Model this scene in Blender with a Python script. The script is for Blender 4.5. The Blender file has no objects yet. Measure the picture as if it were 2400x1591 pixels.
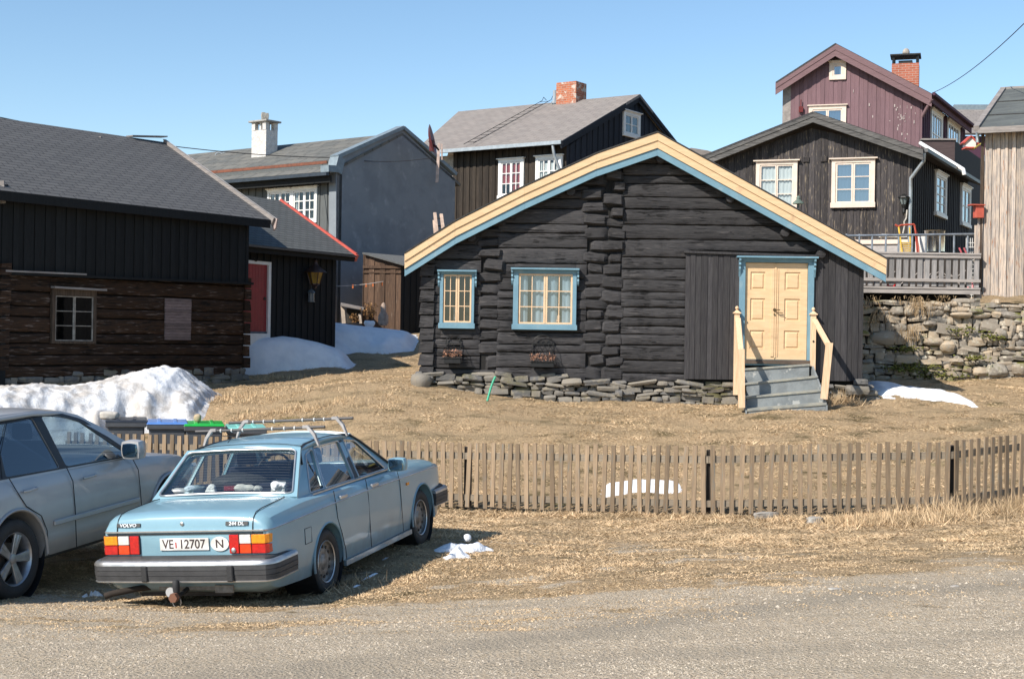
import bpy, math, random
import numpy as np
from mathutils import Vector, Matrix
from mathutils.geometry import tessellate_polygon
R = math.radians
rng = random.Random(7)
nrs = np.random.RandomState(11)
S = bpy.context.scene
COL = S.collection
# ------------------------------------------------------------------ camera
F = 3333.3; CX, CY = 1200.0, 795.5; CH = 2.3; RHO = R(0.9)
cr, sr = math.cos(RHO), math.sin(RHO)
cam = bpy.data.objects.new('camera', bpy.data.cameras.new('camera'))
COL.objects.link(cam)
cam.matrix_world = Matrix(((cr, -sr, 0, 0), (0, 0, -1, 0), (sr, cr, 0, CH), (0, 0, 0, 1)))
cam.data.sensor_width = 36; cam.data.lens = F / 2400 * 36
cam.data.clip_start = 0.1; cam.data.clip_end = 3000
S.camera = cam
def ray(px, py):
    dx, dy = px - CX, CY - py
    return Vector(((dx * cr - dy * sr) / F, 1.0, (dx * sr + dy * cr) / F))
def W(px, py, Y):
    d = ray(px, py); return Vector((d.x * Y, Y, CH + d.z * Y))
def topx(p):
    a, b = p[0] / p[1] * F, (p[2] - CH) / p[1] * F
    return (CX + a * cr + b * sr, CY - (-a * sr + b * cr))
# ------------------------------------------------------------------ noise (numpy value noise)
def _h(ix, iy, s):
    n = (ix.astype(np.int64) * 374761393 + iy.astype(np.int64) * 668265263 + s * 1274126177) & 0x7fffffff
    n = (n ^ (n >> 13)) * 1274126177 & 0x7fffffff
    return ((n ^ (n >> 16)) & 0xffff) / 65535.0
def vn(x, y, s=0):
    x = np.asarray(x, float); y = np.asarray(y, float)
    ix, iy = np.floor(x), np.floor(y); fx, fy = x - ix, y - iy
    fx = fx * fx * (3 - 2 * fx); fy = fy * fy * (3 - 2 * fy)
    a = _h(ix, iy, s); b = _h(ix + 1, iy, s); c = _h(ix, iy + 1, s); d = _h(ix + 1, iy + 1, s)
    return (a * (1 - fx) + b * fx) * (1 - fy) + (c * (1 - fx) + d * fx) * fy - 0.5
def fbm(x, y, s=0, o=4):
    r = 0; a = 1.0
    for i in range(o):
        r = r + a * vn(np.asarray(x) * 2 ** i + 17.3 * i, np.asarray(y) * 2 ** i, s + i); a *= .5
    return r
# ------------------------------------------------------------------ object bookkeeping
WM = {}
def tag(o, label=None, cat=None, group=None, kind=None):
    if label: o['label'] = label
    if cat: o['category'] = cat
    if group: o['group'] = group
    if kind: o['kind'] = kind
    return o
def thing(name, label, cat, loc=(0, 0, 0), mat=None, group=None):
    o = bpy.data.objects.new(name, None); COL.objects.link(o)
    m = mat if mat is not None else Matrix.Translation(Vector(loc))
    o.matrix_world = m; WM[o.name] = m
    o.empty_display_size = .2
    return tag(o, label, cat, group)
def copy_tree(o, parent=None):
    c = o.copy(); COL.objects.link(c); c.parent = parent
    for ch in list(o.children): copy_tree(ch, c)
    WM[c.name] = c.matrix_basis.copy() if parent is None else WM[parent.name]
    return c
def orient(d, up=Vector((0, 0, 1))):
    d = Vector(d).normalized()
    if abs(d.dot(up)) > .99: up = Vector((0, 1, 0))
    x = d.cross(up).normalized(); z = x.cross(d)
    return x, d, z
class MB:
    def __init__(s): s.v = []; s.f = []; s.r = []; s.uv = []; s.mi = []; s.cur = 0.5; s.m = 0
    def add(s, vs, fs, rnd=None, uvs=None):
        b = len(s.v); s.v.extend([tuple(q) for q in vs])
        r = s.cur if rnd is None else rnd
        for k, f in enumerate(fs):
            s.f.append(tuple(b + i for i in f)); s.r.append(r); s.mi.append(s.m)
            s.uv.append([uvs[i] for i in f] if uvs is not None else None)
        return s
    def hexa(s, p, rnd=None):   # p: 8 points, bottom loop 0-3, top loop 4-7
        return s.add(p, [(3, 2, 1, 0), (4, 5, 6, 7), (0, 1, 5, 4), (1, 2, 6, 5), (2, 3, 7, 6), (3, 0, 4, 7)], rnd)
    def box(s, c, size, rz=0, rnd=None, M=None):
        hx, hy, hz = size[0] / 2, size[1] / 2, size[2] / 2
        m = M if M is not None else Matrix.Rotation(rz, 3, 'Z')
        p = [Vector(c) + m @ Vector(q) for q in ((-hx, -hy, -hz), (hx, -hy, -hz), (hx, hy, -hz), (-hx, hy, -hz), (-hx, -hy, hz), (hx, -hy, hz), (hx, hy, hz), (-hx, hy, hz))]
        return s.hexa(p, rnd)
    def beam(s, a, b, w, h, up=(0, 0, 1), rnd=None):
        a, b = Vector(a), Vector(b); x, d, z = orient(b - a, Vector(up))
        p = []
        for e in (a, b):
            for sx, sz in ((-1, -1), (1, -1), (1, 1), (-1, 1)): p.append(e + x * sx * w / 2 + z * sz * h / 2)
        return s.hexa(p, rnd)
    def tube(s, pts, r, n=8, caps=True, rnd=None):
        pts = [Vector(p) for p in pts]; rs = r if isinstance(r, (list, tuple)) else [r] * len(pts)
        vs = []; px = None
        for i, p in enumerate(pts):
            d = (pts[min(i + 1, len(pts) - 1)] - pts[max(i - 1, 0)]).normalized()
            if px is None: x = orient(d)[0]
            else:
                x = (px - d * px.dot(d))
                x = x.normalized() if x.length > 1e-6 else orient(d)[0]
            px = x; z = d.cross(x)
            for k in range(n):
                a = 2 * math.pi * k / n
                vs.append(p + (x * math.cos(a) + z * math.sin(a)) * rs[i])
        fs = []
        for i in range(len(pts) - 1):
            for k in range(n): fs.append((i * n + k, i * n + (k + 1) % n, (i + 1) * n + (k + 1) % n, (i + 1) * n + k))
        if caps: fs.append(tuple(range(n - 1, -1, -1))); fs.append(tuple((len(pts) - 1) * n + k for k in range(n)))
        return s.add(vs, fs, rnd)
    def lathe(s, prof, M=None, n=24, rnd=None, caps=True):   # prof: (r, h) along local z
        M = M or Matrix.Identity(4); vs = []; fs = []
        for r, h in prof:
            for k in range(n):
                a = 2 * math.pi * k / n; vs.append(M @ Vector((r * math.cos(a), r * math.sin(a), h)))
        for i in range(len(prof) - 1):
            for k in range(n): fs.append((i * n + k, i * n + (k + 1) % n, (i + 1) * n + (k + 1) % n, (i + 1) * n + k))
        if caps: fs.append(tuple(range(n - 1, -1, -1))); fs.append(tuple((len(prof) - 1) * n + k for k in range(n)))
        return s.add(vs, fs, rnd)
    def prism(s, poly, fn, d0, d1, rnd=None):    # poly of 2D points, fn(a,b,d)->Vector
        n = len(poly)
        ar = sum(poly[i][0] * poly[(i + 1) % n][1] - poly[(i + 1) % n][0] * poly[i][1] for i in range(n))
        if ar < 0: poly = poly[::-1]
        vs = [fn(a, b, d1) for a, b in poly] + [fn(a, b, d0) for a, b in poly]
        fs = [(n + i, n + (i + 1) % n, (i + 1) % n, i) for i in range(n)]
        tri = tessellate_polygon([[Vector((a, b, 0)) for a, b in poly]])
        fs += [tuple(t) for t in tri] + [tuple(n + i for i in reversed(t)) for t in tri]
        return s.add(vs, fs, rnd)
    def sheet(s, outer, holes, fn, d0, d1, rnd=None):   # slab with holes
        def ccw(p, w):
            n = len(p); ar = sum(p[i][0] * p[(i + 1) % n][1] - p[(i + 1) % n][0] * p[i][1] for i in range(n))
            return list(p) if (ar > 0) == w else list(p)[::-1]
        loops = [ccw(outer, True)] + [ccw(h, False) for h in holes]
        flat = [q for l in loops for q in l]; n = len(flat)
        tri = tessellate_polygon([[Vector((a, b, 0)) for a, b in l] for l in loops])
        vs = [fn(a, b, d1) for a, b in flat] + [fn(a, b, d0) for a, b in flat]
        fs = [tuple(t) for t in tri] + [tuple(n + i for i in reversed(t)) for t in tri]
        b = 0
        for l in loops:
            m = len(l)
            for i in range(m): fs.append((n + b + i, n + b + (i + 1) % m, b + (i + 1) % m, b + i))
            b += m
        return s.add(vs, fs, rnd)
    def build(s, name, mat, parent=None, smooth=None, bevel=0, local=False, fixn=True, seg=1):
        me = bpy.data.meshes.new(name)
        M = None
        if parent is not None and not local: M = WM[parent.name].inverted()
        v = s.v if M is None else [tuple(M @ Vector(p)) for p in s.v]
        me.from_pydata(v, [], s.f)
        mats = mat if isinstance(mat, (list, tuple)) else [mat]
        for m in mats: me.materials.append(m)
        if len(mats) > 1: me.polygons.foreach_set('material_index', s.mi)
        at = me.attributes.new('rnd', 'FLOAT', 'FACE'); at.data.foreach_set('value', s.r)
        if any(u is not None for u in s.uv):
            ul = me.uv_layers.new(name='UVMap'); arr = []
            for f, u in zip(s.f, s.uv):
                for k in range(len(f)): arr.extend(u[k] if u is not None else (0, 0))
            ul.data.foreach_set('uv', arr)
        me.validate(); me.update()
        if fixn:
            import bmesh
            bm = bmesh.new(); bm.from_mesh(me); bmesh.ops.recalc_face_normals(bm, faces=bm.faces); bm.to_mesh(me); bm.free()
        if smooth: me.shade_smooth(); me.set_sharp_from_angle(angle=R(smooth))
        o = bpy.data.objects.new(name, me); COL.objects.link(o)
        if parent is not None: o.parent = parent; WM[o.name] = WM[parent.name]
        else: WM[o.name] = Matrix.Identity(4)
        if bevel:
            b = o.modifiers.new('bevel', 'BEVEL'); b.width = bevel; b.segments = seg; b.limit_method = 'ANGLE'; b.angle_limit = R(40)
        return o
class Plane:
    """vertical wall plane through world point p0 running along horizontal direction u"""
    def __init__(s, p0, u):
        s.o = Vector((p0[0], p0[1], 0)); s.u = Vector((u[0], u[1], 0)).normalized()
        n = Vector((s.u.y, -s.u.x, 0))
        if n.dot(Vector((s.o.x, s.o.y, 0))) > 0: n = -n
        s.n = n
    def st(s, px, py, d=0.0):
        r = ray(px, py); o = s.o + s.n * d; c = Vector((0, 0, CH))
        t = (o - c).dot(s.n) / r.dot(s.n); p = c + r * t
        return ((p - o).dot(s.u), p.z)
    def at(s, a, z, d=0.0):
        p = s.o + s.u * a + s.n * d; return Vector((p.x, p.y, z))
    def off(s, d):
        q = Plane.__new__(Plane); q.o = s.o + s.n * d; q.u = s.u; q.n = s.n; return q
    def rect(s, x0, y0, x1, y1, d=0.0):
        a, z1 = s.st(x0, y0, d); b, z0 = s.st(x1, y1, d)
        return (min(a, b), min(z0, z1), max(a, b), max(z0, z1))
def bar(mb, pl, r, d0, d1, rnd=None):
    a0, z0, a1, z1 = r
    mb.prism([(a0, z0), (a1, z0), (a1, z1), (a0, z1)], pl.at, d0, d1, rnd)
def pw(pts):
    xs = [p[0] for p in pts]; ys = [p[1] for p in pts]
    return lambda x: float(np.interp(x, xs, ys))
# ------------------------------------------------------------------ materials
def node(nt, t, **k):
    n = nt.nodes.new(t)
    for a, b in k.items(): setattr(n, a, b)
    return n
def inp(n, k, v):
    n.inputs[k].default_value = v
def newmat(name):
    m = bpy.data.materials.new(name); m.use_nodes = True
    nt = m.node_tree; nt.nodes.clear()
    out = node(nt, 'ShaderNodeOutputMaterial'); b = node(nt, 'ShaderNodeBsdfPrincipled')
    nt.links.new(b.outputs[0], out.inputs[0]); return m, nt, b
def C4(c): return (c[0], c[1], c[2], 1)
def mixc(nt, fac, a, b):
    m = node(nt, 'ShaderNodeMix', data_type='RGBA')
    for i, v in ((0, fac), (6, a), (7, b)):
        if hasattr(v, 'links') or isinstance(v, bpy.types.NodeSocket): nt.links.new(v, m.inputs[i])
        elif i == 0: m.inputs[0].default_value = v
        else: m.inputs[i].default_value = C4(v)
    return m.outputs[2]
def mth(nt, op, a, b=None):
    m = node(nt, 'ShaderNodeMath', operation=op)
    for i, v in ((0, a), (1, b)):
        if v is None: continue
        if isinstance(v, bpy.types.NodeSocket): nt.links.new(v, m.inputs[i])
        else: m.inputs[i].default_value = v
    return m.outputs[0]
def sst(nt, v, lo, hi):
    m = node(nt, 'ShaderNodeMapRange', interpolation_type='SMOOTHSTEP'); nt.links.new(v, m.inputs[0])
    m.inputs[1].default_value = lo; m.inputs[2].default_value = hi; return m.outputs[0]
def tex(nt, scale, detail=5, stretch=(1, 1, 1), rough=.6, src='Object', kind='ShaderNodeTexNoise', rot=0, **k):
    tc = node(nt, 'ShaderNodeTexCoord'); mp = node(nt, 'ShaderNodeMapping')
    mp.inputs['Scale'].default_value = stretch; mp.inputs['Rotation'].default_value = (0, 0, rot)
    nt.links.new(tc.outputs[src], mp.inputs[0])
    t = node(nt, kind, **k); nt.links.new(mp.outputs[0], t.inputs['Vector'])
    t.inputs['Scale'].default_value = scale
    if kind == 'ShaderNodeTexNoise': t.inputs['Detail'].default_value = detail; t.inputs['Roughness'].default_value = rough
    return t
def bump(nt, b, h, strength, dist=.01, prev=None):
    n = node(nt, 'ShaderNodeBump'); n.inputs['Strength'].default_value = strength; n.inputs['Distance'].default_value = dist
    nt.links.new(h, n.inputs['Height'])
    if prev is not None: nt.links.new(prev, n.inputs['Normal'])
    nt.links.new(n.outputs[0], b.inputs['Normal']); return n.outputs[0]
def mat(name, c1, c2=None, scale=8, stretch=(1, 1, 1), lo=.35, hi=.65, rough=.7, metal=0, bmp=0, bscale=None, bdist=.01, spec=.5, var=0.0, coat=0, third=None, tscale=2, tlo=.55, thi=.7, tstretch=None, rrough=None, crack=None):
    m, nt, b = newmat(name)
    inp(b, 'Roughness', rough); inp(b, 'Metallic', metal); inp(b, 'Specular IOR Level', spec)
    if coat: inp(b, 'Coat Weight', coat); inp(b, 'Coat Roughness', .04)
    c2 = c2 or tuple(x * .7 for x in c1)
    t = tex(nt, scale, 6, stretch)
    col = mixc(nt, sst(nt, t.outputs[0], lo, hi), c1, c2)
    if third:
        t3 = tex(nt, tscale, 5, tstretch or (1, 1, 1)); col = mixc(nt, sst(nt, t3.outputs[0], tlo, thi), col, third)
    if var:
        at = node(nt, 'ShaderNodeAttribute', attribute_name='rnd')
        k = mth(nt, 'ADD', mth(nt, 'MULTIPLY', at.outputs['Fac'], 2 * var), 1 - var)
        vm = node(nt, 'ShaderNodeVectorMath', operation='SCALE'); nt.links.new(col, vm.inputs[0]); nt.links.new(k, vm.inputs['Scale']); col = vm.outputs[0]
    hgt = None
    if crack:
        tcx = tex(nt, crack[0], 4, crack[1]); dv = mth(nt, 'ABSOLUTE', mth(nt, 'SUBTRACT', tcx.outputs[0], .5)); ck = mth(nt, 'SUBTRACT', 1.0, sst(nt, dv, crack[2] * .3, crack[2]))
        g_ = tex(nt, 2.3, 3); ck = mth(nt, 'MULTIPLY', ck, sst(nt, g_.outputs[0], .42, .58)); col = mixc(nt, ck, col, tuple(x * .18 for x in c2)); hgt = ck
    nt.links.new(col, b.inputs['Base Color'])
    if bmp:
        t2 = tex(nt, bscale or scale * 2, 6, stretch); h_ = t2.outputs[0]
        if hgt is not None: h_ = mth(nt, 'SUBTRACT', h_, mth(nt, 'MULTIPLY', hgt, 1.2))
        bump(nt, b, h_, bmp, bdist)
    return m
def wood(name, c1, c2, vert=True, crack=None, var=.25, third=None, tlo=.55, thi=.7, g=1, bmp=.5, rough=.8, spec=.3, tscale=6):
    st = (14, 14, 1) if vert else (1, 1, 14)
    return mat(name, c1, c2, scale=3 * g, stretch=st, var=var, rough=rough, bmp=bmp, bscale=5 * g, bdist=.008, third=third, tscale=tscale, tstretch=(5, 5, .6) if vert else (.5, .5, 5), tlo=tlo, thi=thi, spec=spec, crack=crack)
def glass_mat(name, tint=(.75, .8, .8), refl=.12, rough=.02):
    m = bpy.data.materials.new(name); m.use_nodes = True; nt = m.node_tree; nt.nodes.clear()
    out = node(nt, 'ShaderNodeOutputMaterial'); mx = node(nt, 'ShaderNodeMixShader')
    t = node(nt, 'ShaderNodeBsdfTransparent'); inp(t, 'Color', C4(tint))
    g = node(nt, 'ShaderNodeBsdfGlossy'); inp(g, 'Roughness', rough); inp(g, 'Color', (.9, .95, 1, 1))
    fr = node(nt, 'ShaderNodeFresnel'); ge = node(nt, 'ShaderNodeNewGeometry'); nt.links.new(mth(nt, 'SUBTRACT', 1.5, mth(nt, 'MULTIPLY', ge.outputs['Backfacing'], .8333)), fr.inputs['IOR'])
    k = mth(nt, 'ADD', mth(nt, 'MULTIPLY', fr.outputs[0], 1.3), refl)
    nt.links.new(k, mx.inputs[0]); nt.links.new(t.outputs[0], mx.inputs[1]); nt.links.new(g.outputs[0], mx.inputs[2])
    nt.links.new(mx.outputs[0], out.inputs[0]); return m
def roofmat(name, c1, c2, sw=.33, sh=.13, mortar=(.02, .02, .02), bmp=.6, var2=None, offs=.5, msize=.012):
    """shingle roof on UV in metres"""
    m, nt, b = newmat(name); inp(b, 'Roughness', .85); inp(b, 'Specular IOR Level', .3)
    tc = node(nt, 'ShaderNodeTexCoord'); br = node(nt, 'ShaderNodeTexBrick'); nt.links.new(tc.outputs['UV'], br.inputs['Vector'])
    br.offset = offs
    inp(br, 'Scale', 1.0); inp(br, 'Brick Width', sw); inp(br, 'Row Height', sh); inp(br, 'Mortar Size', msize); inp(br, 'Mortar Smooth', .3)
    inp(br, 'Color1', C4(c1)); inp(br, 'Color2', C4(c2)); inp(br, 'Mortar', C4(mortar))
    t = tex(nt, 2.2, 5); col = br.outputs[0]
    if var2: col = mixc(nt, sst(nt, t.outputs[0], .45, .75), col, var2)
    t2 = tex(nt, 60, 2); vm = mixc(nt, mth(nt, 'MULTIPLY', t2.outputs[0], .5), col, tuple(x * .4 for x in c1))
    nt.links.new(vm, b.inputs['Base Color'])
    sx = node(nt, 'ShaderNodeSeparateXYZ'); nt.links.new(tc.outputs['UV'], sx.inputs[0])
    saw = mth(nt, 'FRACT', mth(nt, 'DIVIDE', sx.outputs[1], sh))
    h = mth(nt, 'SUBTRACT', mth(nt, 'MULTIPLY', saw, -.7), mth(nt, 'MULTIPLY', br.outputs['Fac'], .8))
    bump(nt, b, h, bmp, .02); return m
def stonemat(name, c1, c2, c3, moss=None, lichen=None):
    m, nt, b = newmat(name); inp(b, 'Roughness', .85); inp(b, 'Specular IOR Level', .3)
    at = node(nt, 'ShaderNodeAttribute', attribute_name='rnd')
    t = tex(nt, 9, 7); col = mixc(nt, at.outputs['Fac'], c1, c2)
    col = mixc(nt, sst(nt, t.outputs[0], .45, .7), col, c3)
    if lichen: t2 = tex(nt, 5, 6); col = mixc(nt, sst(nt, t2.outputs[0], .58, .68), col, lichen)
    if moss:
        t3 = tex(nt, 1.1, 6); g = node(nt, 'ShaderNodeNewGeometry'); s = node(nt, 'ShaderNodeSeparateXYZ'); nt.links.new(g.outputs['Normal'], s.inputs[0])
        f = mth(nt, 'MULTIPLY', sst(nt, t3.outputs[0], .52, .62), sst(nt, s.outputs[2], -.2, .6)); col = mixc(nt, f, col, moss)
    nt.links.new(col, b.inputs['Base Color'])
    t4 = tex(nt, 25, 6); bump(nt, b, t4.outputs[0], .7, .015); return m
def brickmat(name, c1, c2, mortar, flip=False, white=None):
    m, nt, b = newmat(name); inp(b, 'Roughness', .9)
    tc = node(nt, 'ShaderNodeTexCoord'); br = node(nt, 'ShaderNodeTexBrick'); nt.links.new(tc.outputs['UV'], br.inputs['Vector'])
    inp(br, 'Scale', 1.0); inp(br, 'Brick Width', .25); inp(br, 'Row Height', .085); inp(br, 'Mortar Size', .007)
    inp(br, 'Color1', C4(c1)); inp(br, 'Color2', C4(c2)); inp(br, 'Mortar', C4(mortar))
    col = br.outputs[0]
    t = tex(nt, 5, 6); 
    if white: col = mixc(nt, sst(nt, t.outputs[0], .52, .62), col, white)
    nt.links.new(col, b.inputs['Base Color'])
    t2 = tex(nt, 30, 4); h = mth(nt, 'SUBTRACT', mth(nt, 'MULTIPLY', t2.outputs[0], .5), br.outputs['Fac']); bump(nt, b, h, .5, .01)
    return m
# ------------------------------------------------------------------ terrain
GP = [(-300,1591,8.2),(400,1591,8),(1200,1591,8),(2000,1591,8),(2800,1591,8.1),(-300,1470,10.9),(600,1468,10.8),(1200,1455,10.6),(1800,1445,10.3),(2700,1430,10.5),
 (-200,1415,12.7),(300,1408,12.9),(700,1405,13.0),(1150,1385,13.0),(1500,1350,13.2),(2000,1325,13.6),(2600,1300,14),
 (1250,1270,16.6),(1700,1265,17.0),(2150,1255,17.2),(2600,1215,18),
 (1087,1194,20.7),(1250,1200,20.3),(1400,1205,20.0),(1658,1212,19.4),(1950,1208,19.2),(2228,1200,19.1),(2420,1178,20.4),(2700,1150,22),
 (1150,1085,23.3),(1600,1095,22.9),(2100,1090,22.8),(2420,1070,23.2),(700,1022,25),(900,1030,24.4),
 (560,985,26.2),(450,972,26.9),(300,985,26.6),(150,1000,26.4),(-100,1010,26.2),
 (565,893,32.2),(300,905,29.8),(0,915,27.4),(-300,930,25.5),
 (990,898,27.9),(1150,932,27.7),(1400,940,27.7),(1700,945,27.8),(1850,960,26.4),(2025,918,28.2),(1000,960,26),(1300,990,25.6),(1700,1000,25.4),(2100,980,26),(2400,960,26.6),
 (2100,893,31.2),(2400,890,31.2),(2700,888,31),(1700,905,30.5),
 (700,905,30.3),(850,886,31.5),(950,873,33.5),(890,852,36),(960,822,38.3),(820,840,36.5),(960,795,40.5),(900,768,43.5),(1000,768,43.5),(600,840,36),(400,800,40)]
gx = [tuple(W(*p)) for p in GP]
gx += [(-9, 24, -.2), (-7.5, 24, -.15), (-5.2, 24, -.15), (-8, 21.9, -.2), (-5.5, 21.9, -.2), (-3, 21.4, -.18), (-8.5, 17, -.15), (-6.5, 13.5, -.15), (-3.4, 13.4, -.2), (-2.6, 17, -.08), (-1.3, 16.4, 0.0), (-1.75, 13.5, -.11), (-4.9, 12.9, -.1),
       (-14, 50, 4.0), (0, 50, 4.1), (14, 40, 3.6), (20, 60, 4.2), (-30, 60, 4.4), (30, 30, 1.9), (-25, 20, .3), (30, 14, .2), (-25, 10, .3), (25, 5, .4), (-25, 0, .45), (0, 0, .5), (0, -20, .5), (60, -20, .5), (-60, -20, .5), (0, 100, 4.2), (80, 100, 4.2), (-80, 100, 4.2), (0, 300, 4.0), (300, 300, 4), (-300, 300, 4)]
gx = np.array(gx); _P = gx[:, :2] / 20.0
def _phi(r2): return 0.5 * r2 * np.log(r2 + 1e-12)
_n = len(_P); _d2 = ((_P[:, None] - _P[None]) ** 2).sum(2)
_K = _phi(_d2) + np.eye(_n) * 2e-4; _Q = np.hstack([np.ones((_n, 1)), _P])
_A = np.vstack([np.hstack([_K, _Q]), np.hstack([_Q.T, np.zeros((3, 3))])])
_w = np.linalg.solve(_A, np.concatenate([gx[:, 2], [0, 0, 0]]))
def smooth(a, lo, hi):
    t = np.clip((a - lo) / (hi - lo), 0, 1); return t * t * (3 - 2 * t)
WALLY = 31.5
def ter(x, y, fine=True):
    x = np.atleast_1d(np.asarray(x, float)); y = np.atleast_1d(np.asarray(y, float)); out = np.empty(x.shape)
    xf, yf = x.ravel(), y.ravel(); of = out.ravel()
    for i in range(0, len(xf), 20000):
        X = np.stack([xf[i:i+20000], yf[i:i+20000]], 1) / 20.0
        d2 = ((X[:, None] - _P[None]) ** 2).sum(2)
        of[i:i+20000] = _phi(d2) @ _w[:_n] + _w[_n] + X @ _w[_n+1:]
    out = of.reshape(x.shape)
    far = smooth(np.hypot(x, y), 120, 300); out = out * (1 - far) + 4.0 * far
    out = np.clip(out, -1, 4.6)
    k = smooth(x, 4.5, 6.0) * smooth(y, WALLY + .25, WALLY + .45)
    out = out * (1 - k) + np.maximum(out, 3.27) * k
    if fine:
        amp = .35 + .65 * smooth(y, 14, 24)
        out = out + amp * (.10 * fbm(x * .7, y * .9, 3, 3) + .035 * fbm(x * 3, y * 4.5, 5, 3)) * (1 - .75 * smooth(-y, -11.5, -9))
        out = out + .012 * fbm(x * 9, y * 9, 8, 2)
    return out
def terz(x, y): return float(ter(x, y)[0])
def G(px, py, y0=6.0):
    d = ray(px, py); ys = np.arange(y0, 70, .05)
    h = ter(d.x * ys, ys, False); z = CH + d.z * ys
    k = np.argmax(z < h); return Vector((d.x * ys[k], ys[k], float(h[k])))
def line(pts):
    q = [G(a, b) for a, b in pts]; q.sort(key=lambda p: p.x); xs = [p.x for p in q]; ys = [p.y for p in q]
    return lambda x: np.interp(x, xs, ys)
edge = line([(-250, 1462), (200, 1466), (500, 1470), (700, 1446), (1000, 1440), (1250, 1448), (1500, 1444), (1700, 1418), (1900, 1390), (2150, 1362), (2400, 1340), (2650, 1322)])
tk1 = line([(300, 1620), (900, 1545), (1200, 1503), (1500, 1462), (1800, 1425), (2100, 1392), (2400, 1362), (2700, 1330)])
tk2 = line([(900, 1580), (1400, 1545), (1800, 1528), (2100, 1510), (2400, 1482), (2700, 1450)])
gpatch = [(G(1330, 1408), 2.0, .45), (G(1560, 1395), 1.0, .3), (G(1120, 1425), .9, .3), (G(300, 1440), 1.6, .35)]
def masks(x, y):
    n = fbm(x * .9, y * 1.3, 21, 4); n2 = fbm(x * 4, y * 5, 25, 3)
    dd = edge(x) - y; g = np.maximum(smooth(dd + 2.0 * n + 1.2 * n2, -.6, .6), .60 * smooth(dd + 2.2 * n + 1.1 * n2, -1.9, .1)); d3 = fbm(x * .55, y * .9, 71, 4) + .35 * fbm(x * 3.2, y * 4.2, 75, 3); g = np.maximum(g, .74 * smooth(d3, -.06, .22) * smooth(-y, -18.6, -15.5)); g = np.maximum(g, .66 * smooth(d3, -.25, .25) * np.clip(1.25 - ((x + 3.4) / 3.6) ** 2 - ((y - 14.6) / 2.6) ** 2, 0, 1))
    for p, rx, ry in gpatch:
        r = ((x - p.x) / rx) ** 2 + ((y - p.y) / ry) ** 2
        g = np.maximum(g, .95 * smooth(1.1 - r + .9 * n + .5 * n2, 0, .5))
    a = np.exp(-((y - tk1(x)) / .42) ** 2) * .9 + np.exp(-((y - tk2(x)) / .22) ** 2) * .7
    a = np.maximum(a, .35 * smooth(fbm(x * .5, y * 3, 31, 3), .1, .5))
    return g, np.clip(a * (1 + .8 * n), 0, 1) * smooth(x, -6, 1)
def groundmat(name):
    m, nt, b = newmat(name); inp(b, 'Roughness', .95); inp(b, 'Specular IOR Level', .15)
    A = node(nt, 'ShaderNodeAttribute', attribute_name='gv'); T = node(nt, 'ShaderNodeAttribute', attribute_name='tk')
    n1 = tex(nt, 1.3, 8, (1, 1.6, 1)); n2 = tex(nt, 22, 6, (1, 1, 1), .7); n3 = tex(nt, .5, 6, (1, 1.5, 1)); n4 = tex(nt, 55, 4, (1, 1, 1), .85); vo = tex(nt, 42, kind='ShaderNodeTexVoronoi'); sx_ = node(nt, 'ShaderNodeSeparateXYZ'); nt.links.new(vo.outputs['Color'], sx_.inputs[0]); n5 = tex(nt, 1.0, 6, (.35, 2.6, 1), rot=.12)
    straw = mixc(nt, sst(nt, n2.outputs[0], .3, .7), (.50, .36, .215), (.35, .255, .155))
    n6 = tex(nt, 1.0, 7, (.5, 2.2, 1), .65)
    straw = mixc(nt, mth(nt, 'MULTIPLY', sst(nt, n6.outputs[0], .50, .64), .75), straw, (.26, .20, .12))
    straw = mixc(nt, sst(nt, n1.outputs[0], .53, .66), straw, (.17, .13, .07))
    straw = mixc(nt, sst(nt, n3.outputs[0], .60, .74), straw, (.27, .22, .085))
    gr = mixc(nt, sst(nt, n4.outputs[0], .35, .65), (.66, .535, .385), (.42, .335, .235))
    gr = mixc(nt, mth(nt, 'MULTIPLY', sst(nt, sx_.outputs[0], .45, .95), .55), gr, (.70, .62, .50))
    gr = mixc(nt, mth(nt, 'MULTIPLY', sst(nt, sx_.outputs[1], .6, .95), .5), gr, (.24, .20, .15))
    gr = mixc(nt, mth(nt, 'MULTIPLY', sst(nt, n5.outputs[0], .46, .66), .7), gr, (.43, .36, .265))
    gr = mixc(nt, mth(nt, 'MULTIPLY', sst(nt, n1.outputs[0], .42, .68), .45), gr, (.47, .385, .285))
    fine = mixc(nt, sst(nt, n4.outputs[0], .4, .7), (.42, .355, .27), (.33, .28, .215))
    gr = mixc(nt, mth(nt, 'MULTIPLY', T.outputs['Fac'], .9), gr, fine)
    k = sst(nt, mth(nt, 'ADD', A.outputs['Fac'], mth(nt, 'MULTIPLY', mth(nt, 'SUBTRACT', n2.outputs[0], .5), .9)), .35, .65)
    col = mixc(nt, k, straw, gr); nt.links.new(col, b.inputs['Base Color'])
    h = mth(nt, 'ADD', mth(nt, 'ADD', n4.outputs[0], n2.outputs[0]), vo.outputs['Distance']); bump(nt, b, h, .8, .03); return m
gm = groundmat('dry_ground'); rm = groundmat('gravel_road')
ys = np.concatenate([np.linspace(-60, 5.5, 14), np.arange(6, 34, .1), np.arange(34, 62, .4), np.geomspace(62, 900, 24)])
us = np.concatenate([np.linspace(-9, -1.05, 14), np.linspace(-1, 1, 321), np.linspace(1.05, 9, 14)])
YY, UU = np.meshgrid(ys, us, indexing='ij'); XX = UU * (np.maximum(YY, 3) * .40 + 1.5)
ZZ = ter(XX, YY); GV, TK = masks(XX, YY)
nr, nc = XX.shape
idx = np.arange(nr * nc).reshape(nr, nc)
quads = np.stack([idx[:-1, :-1], idx[:-1, 1:], idx[1:, 1:], idx[1:, :-1]], -1).reshape(-1, 4)
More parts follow.
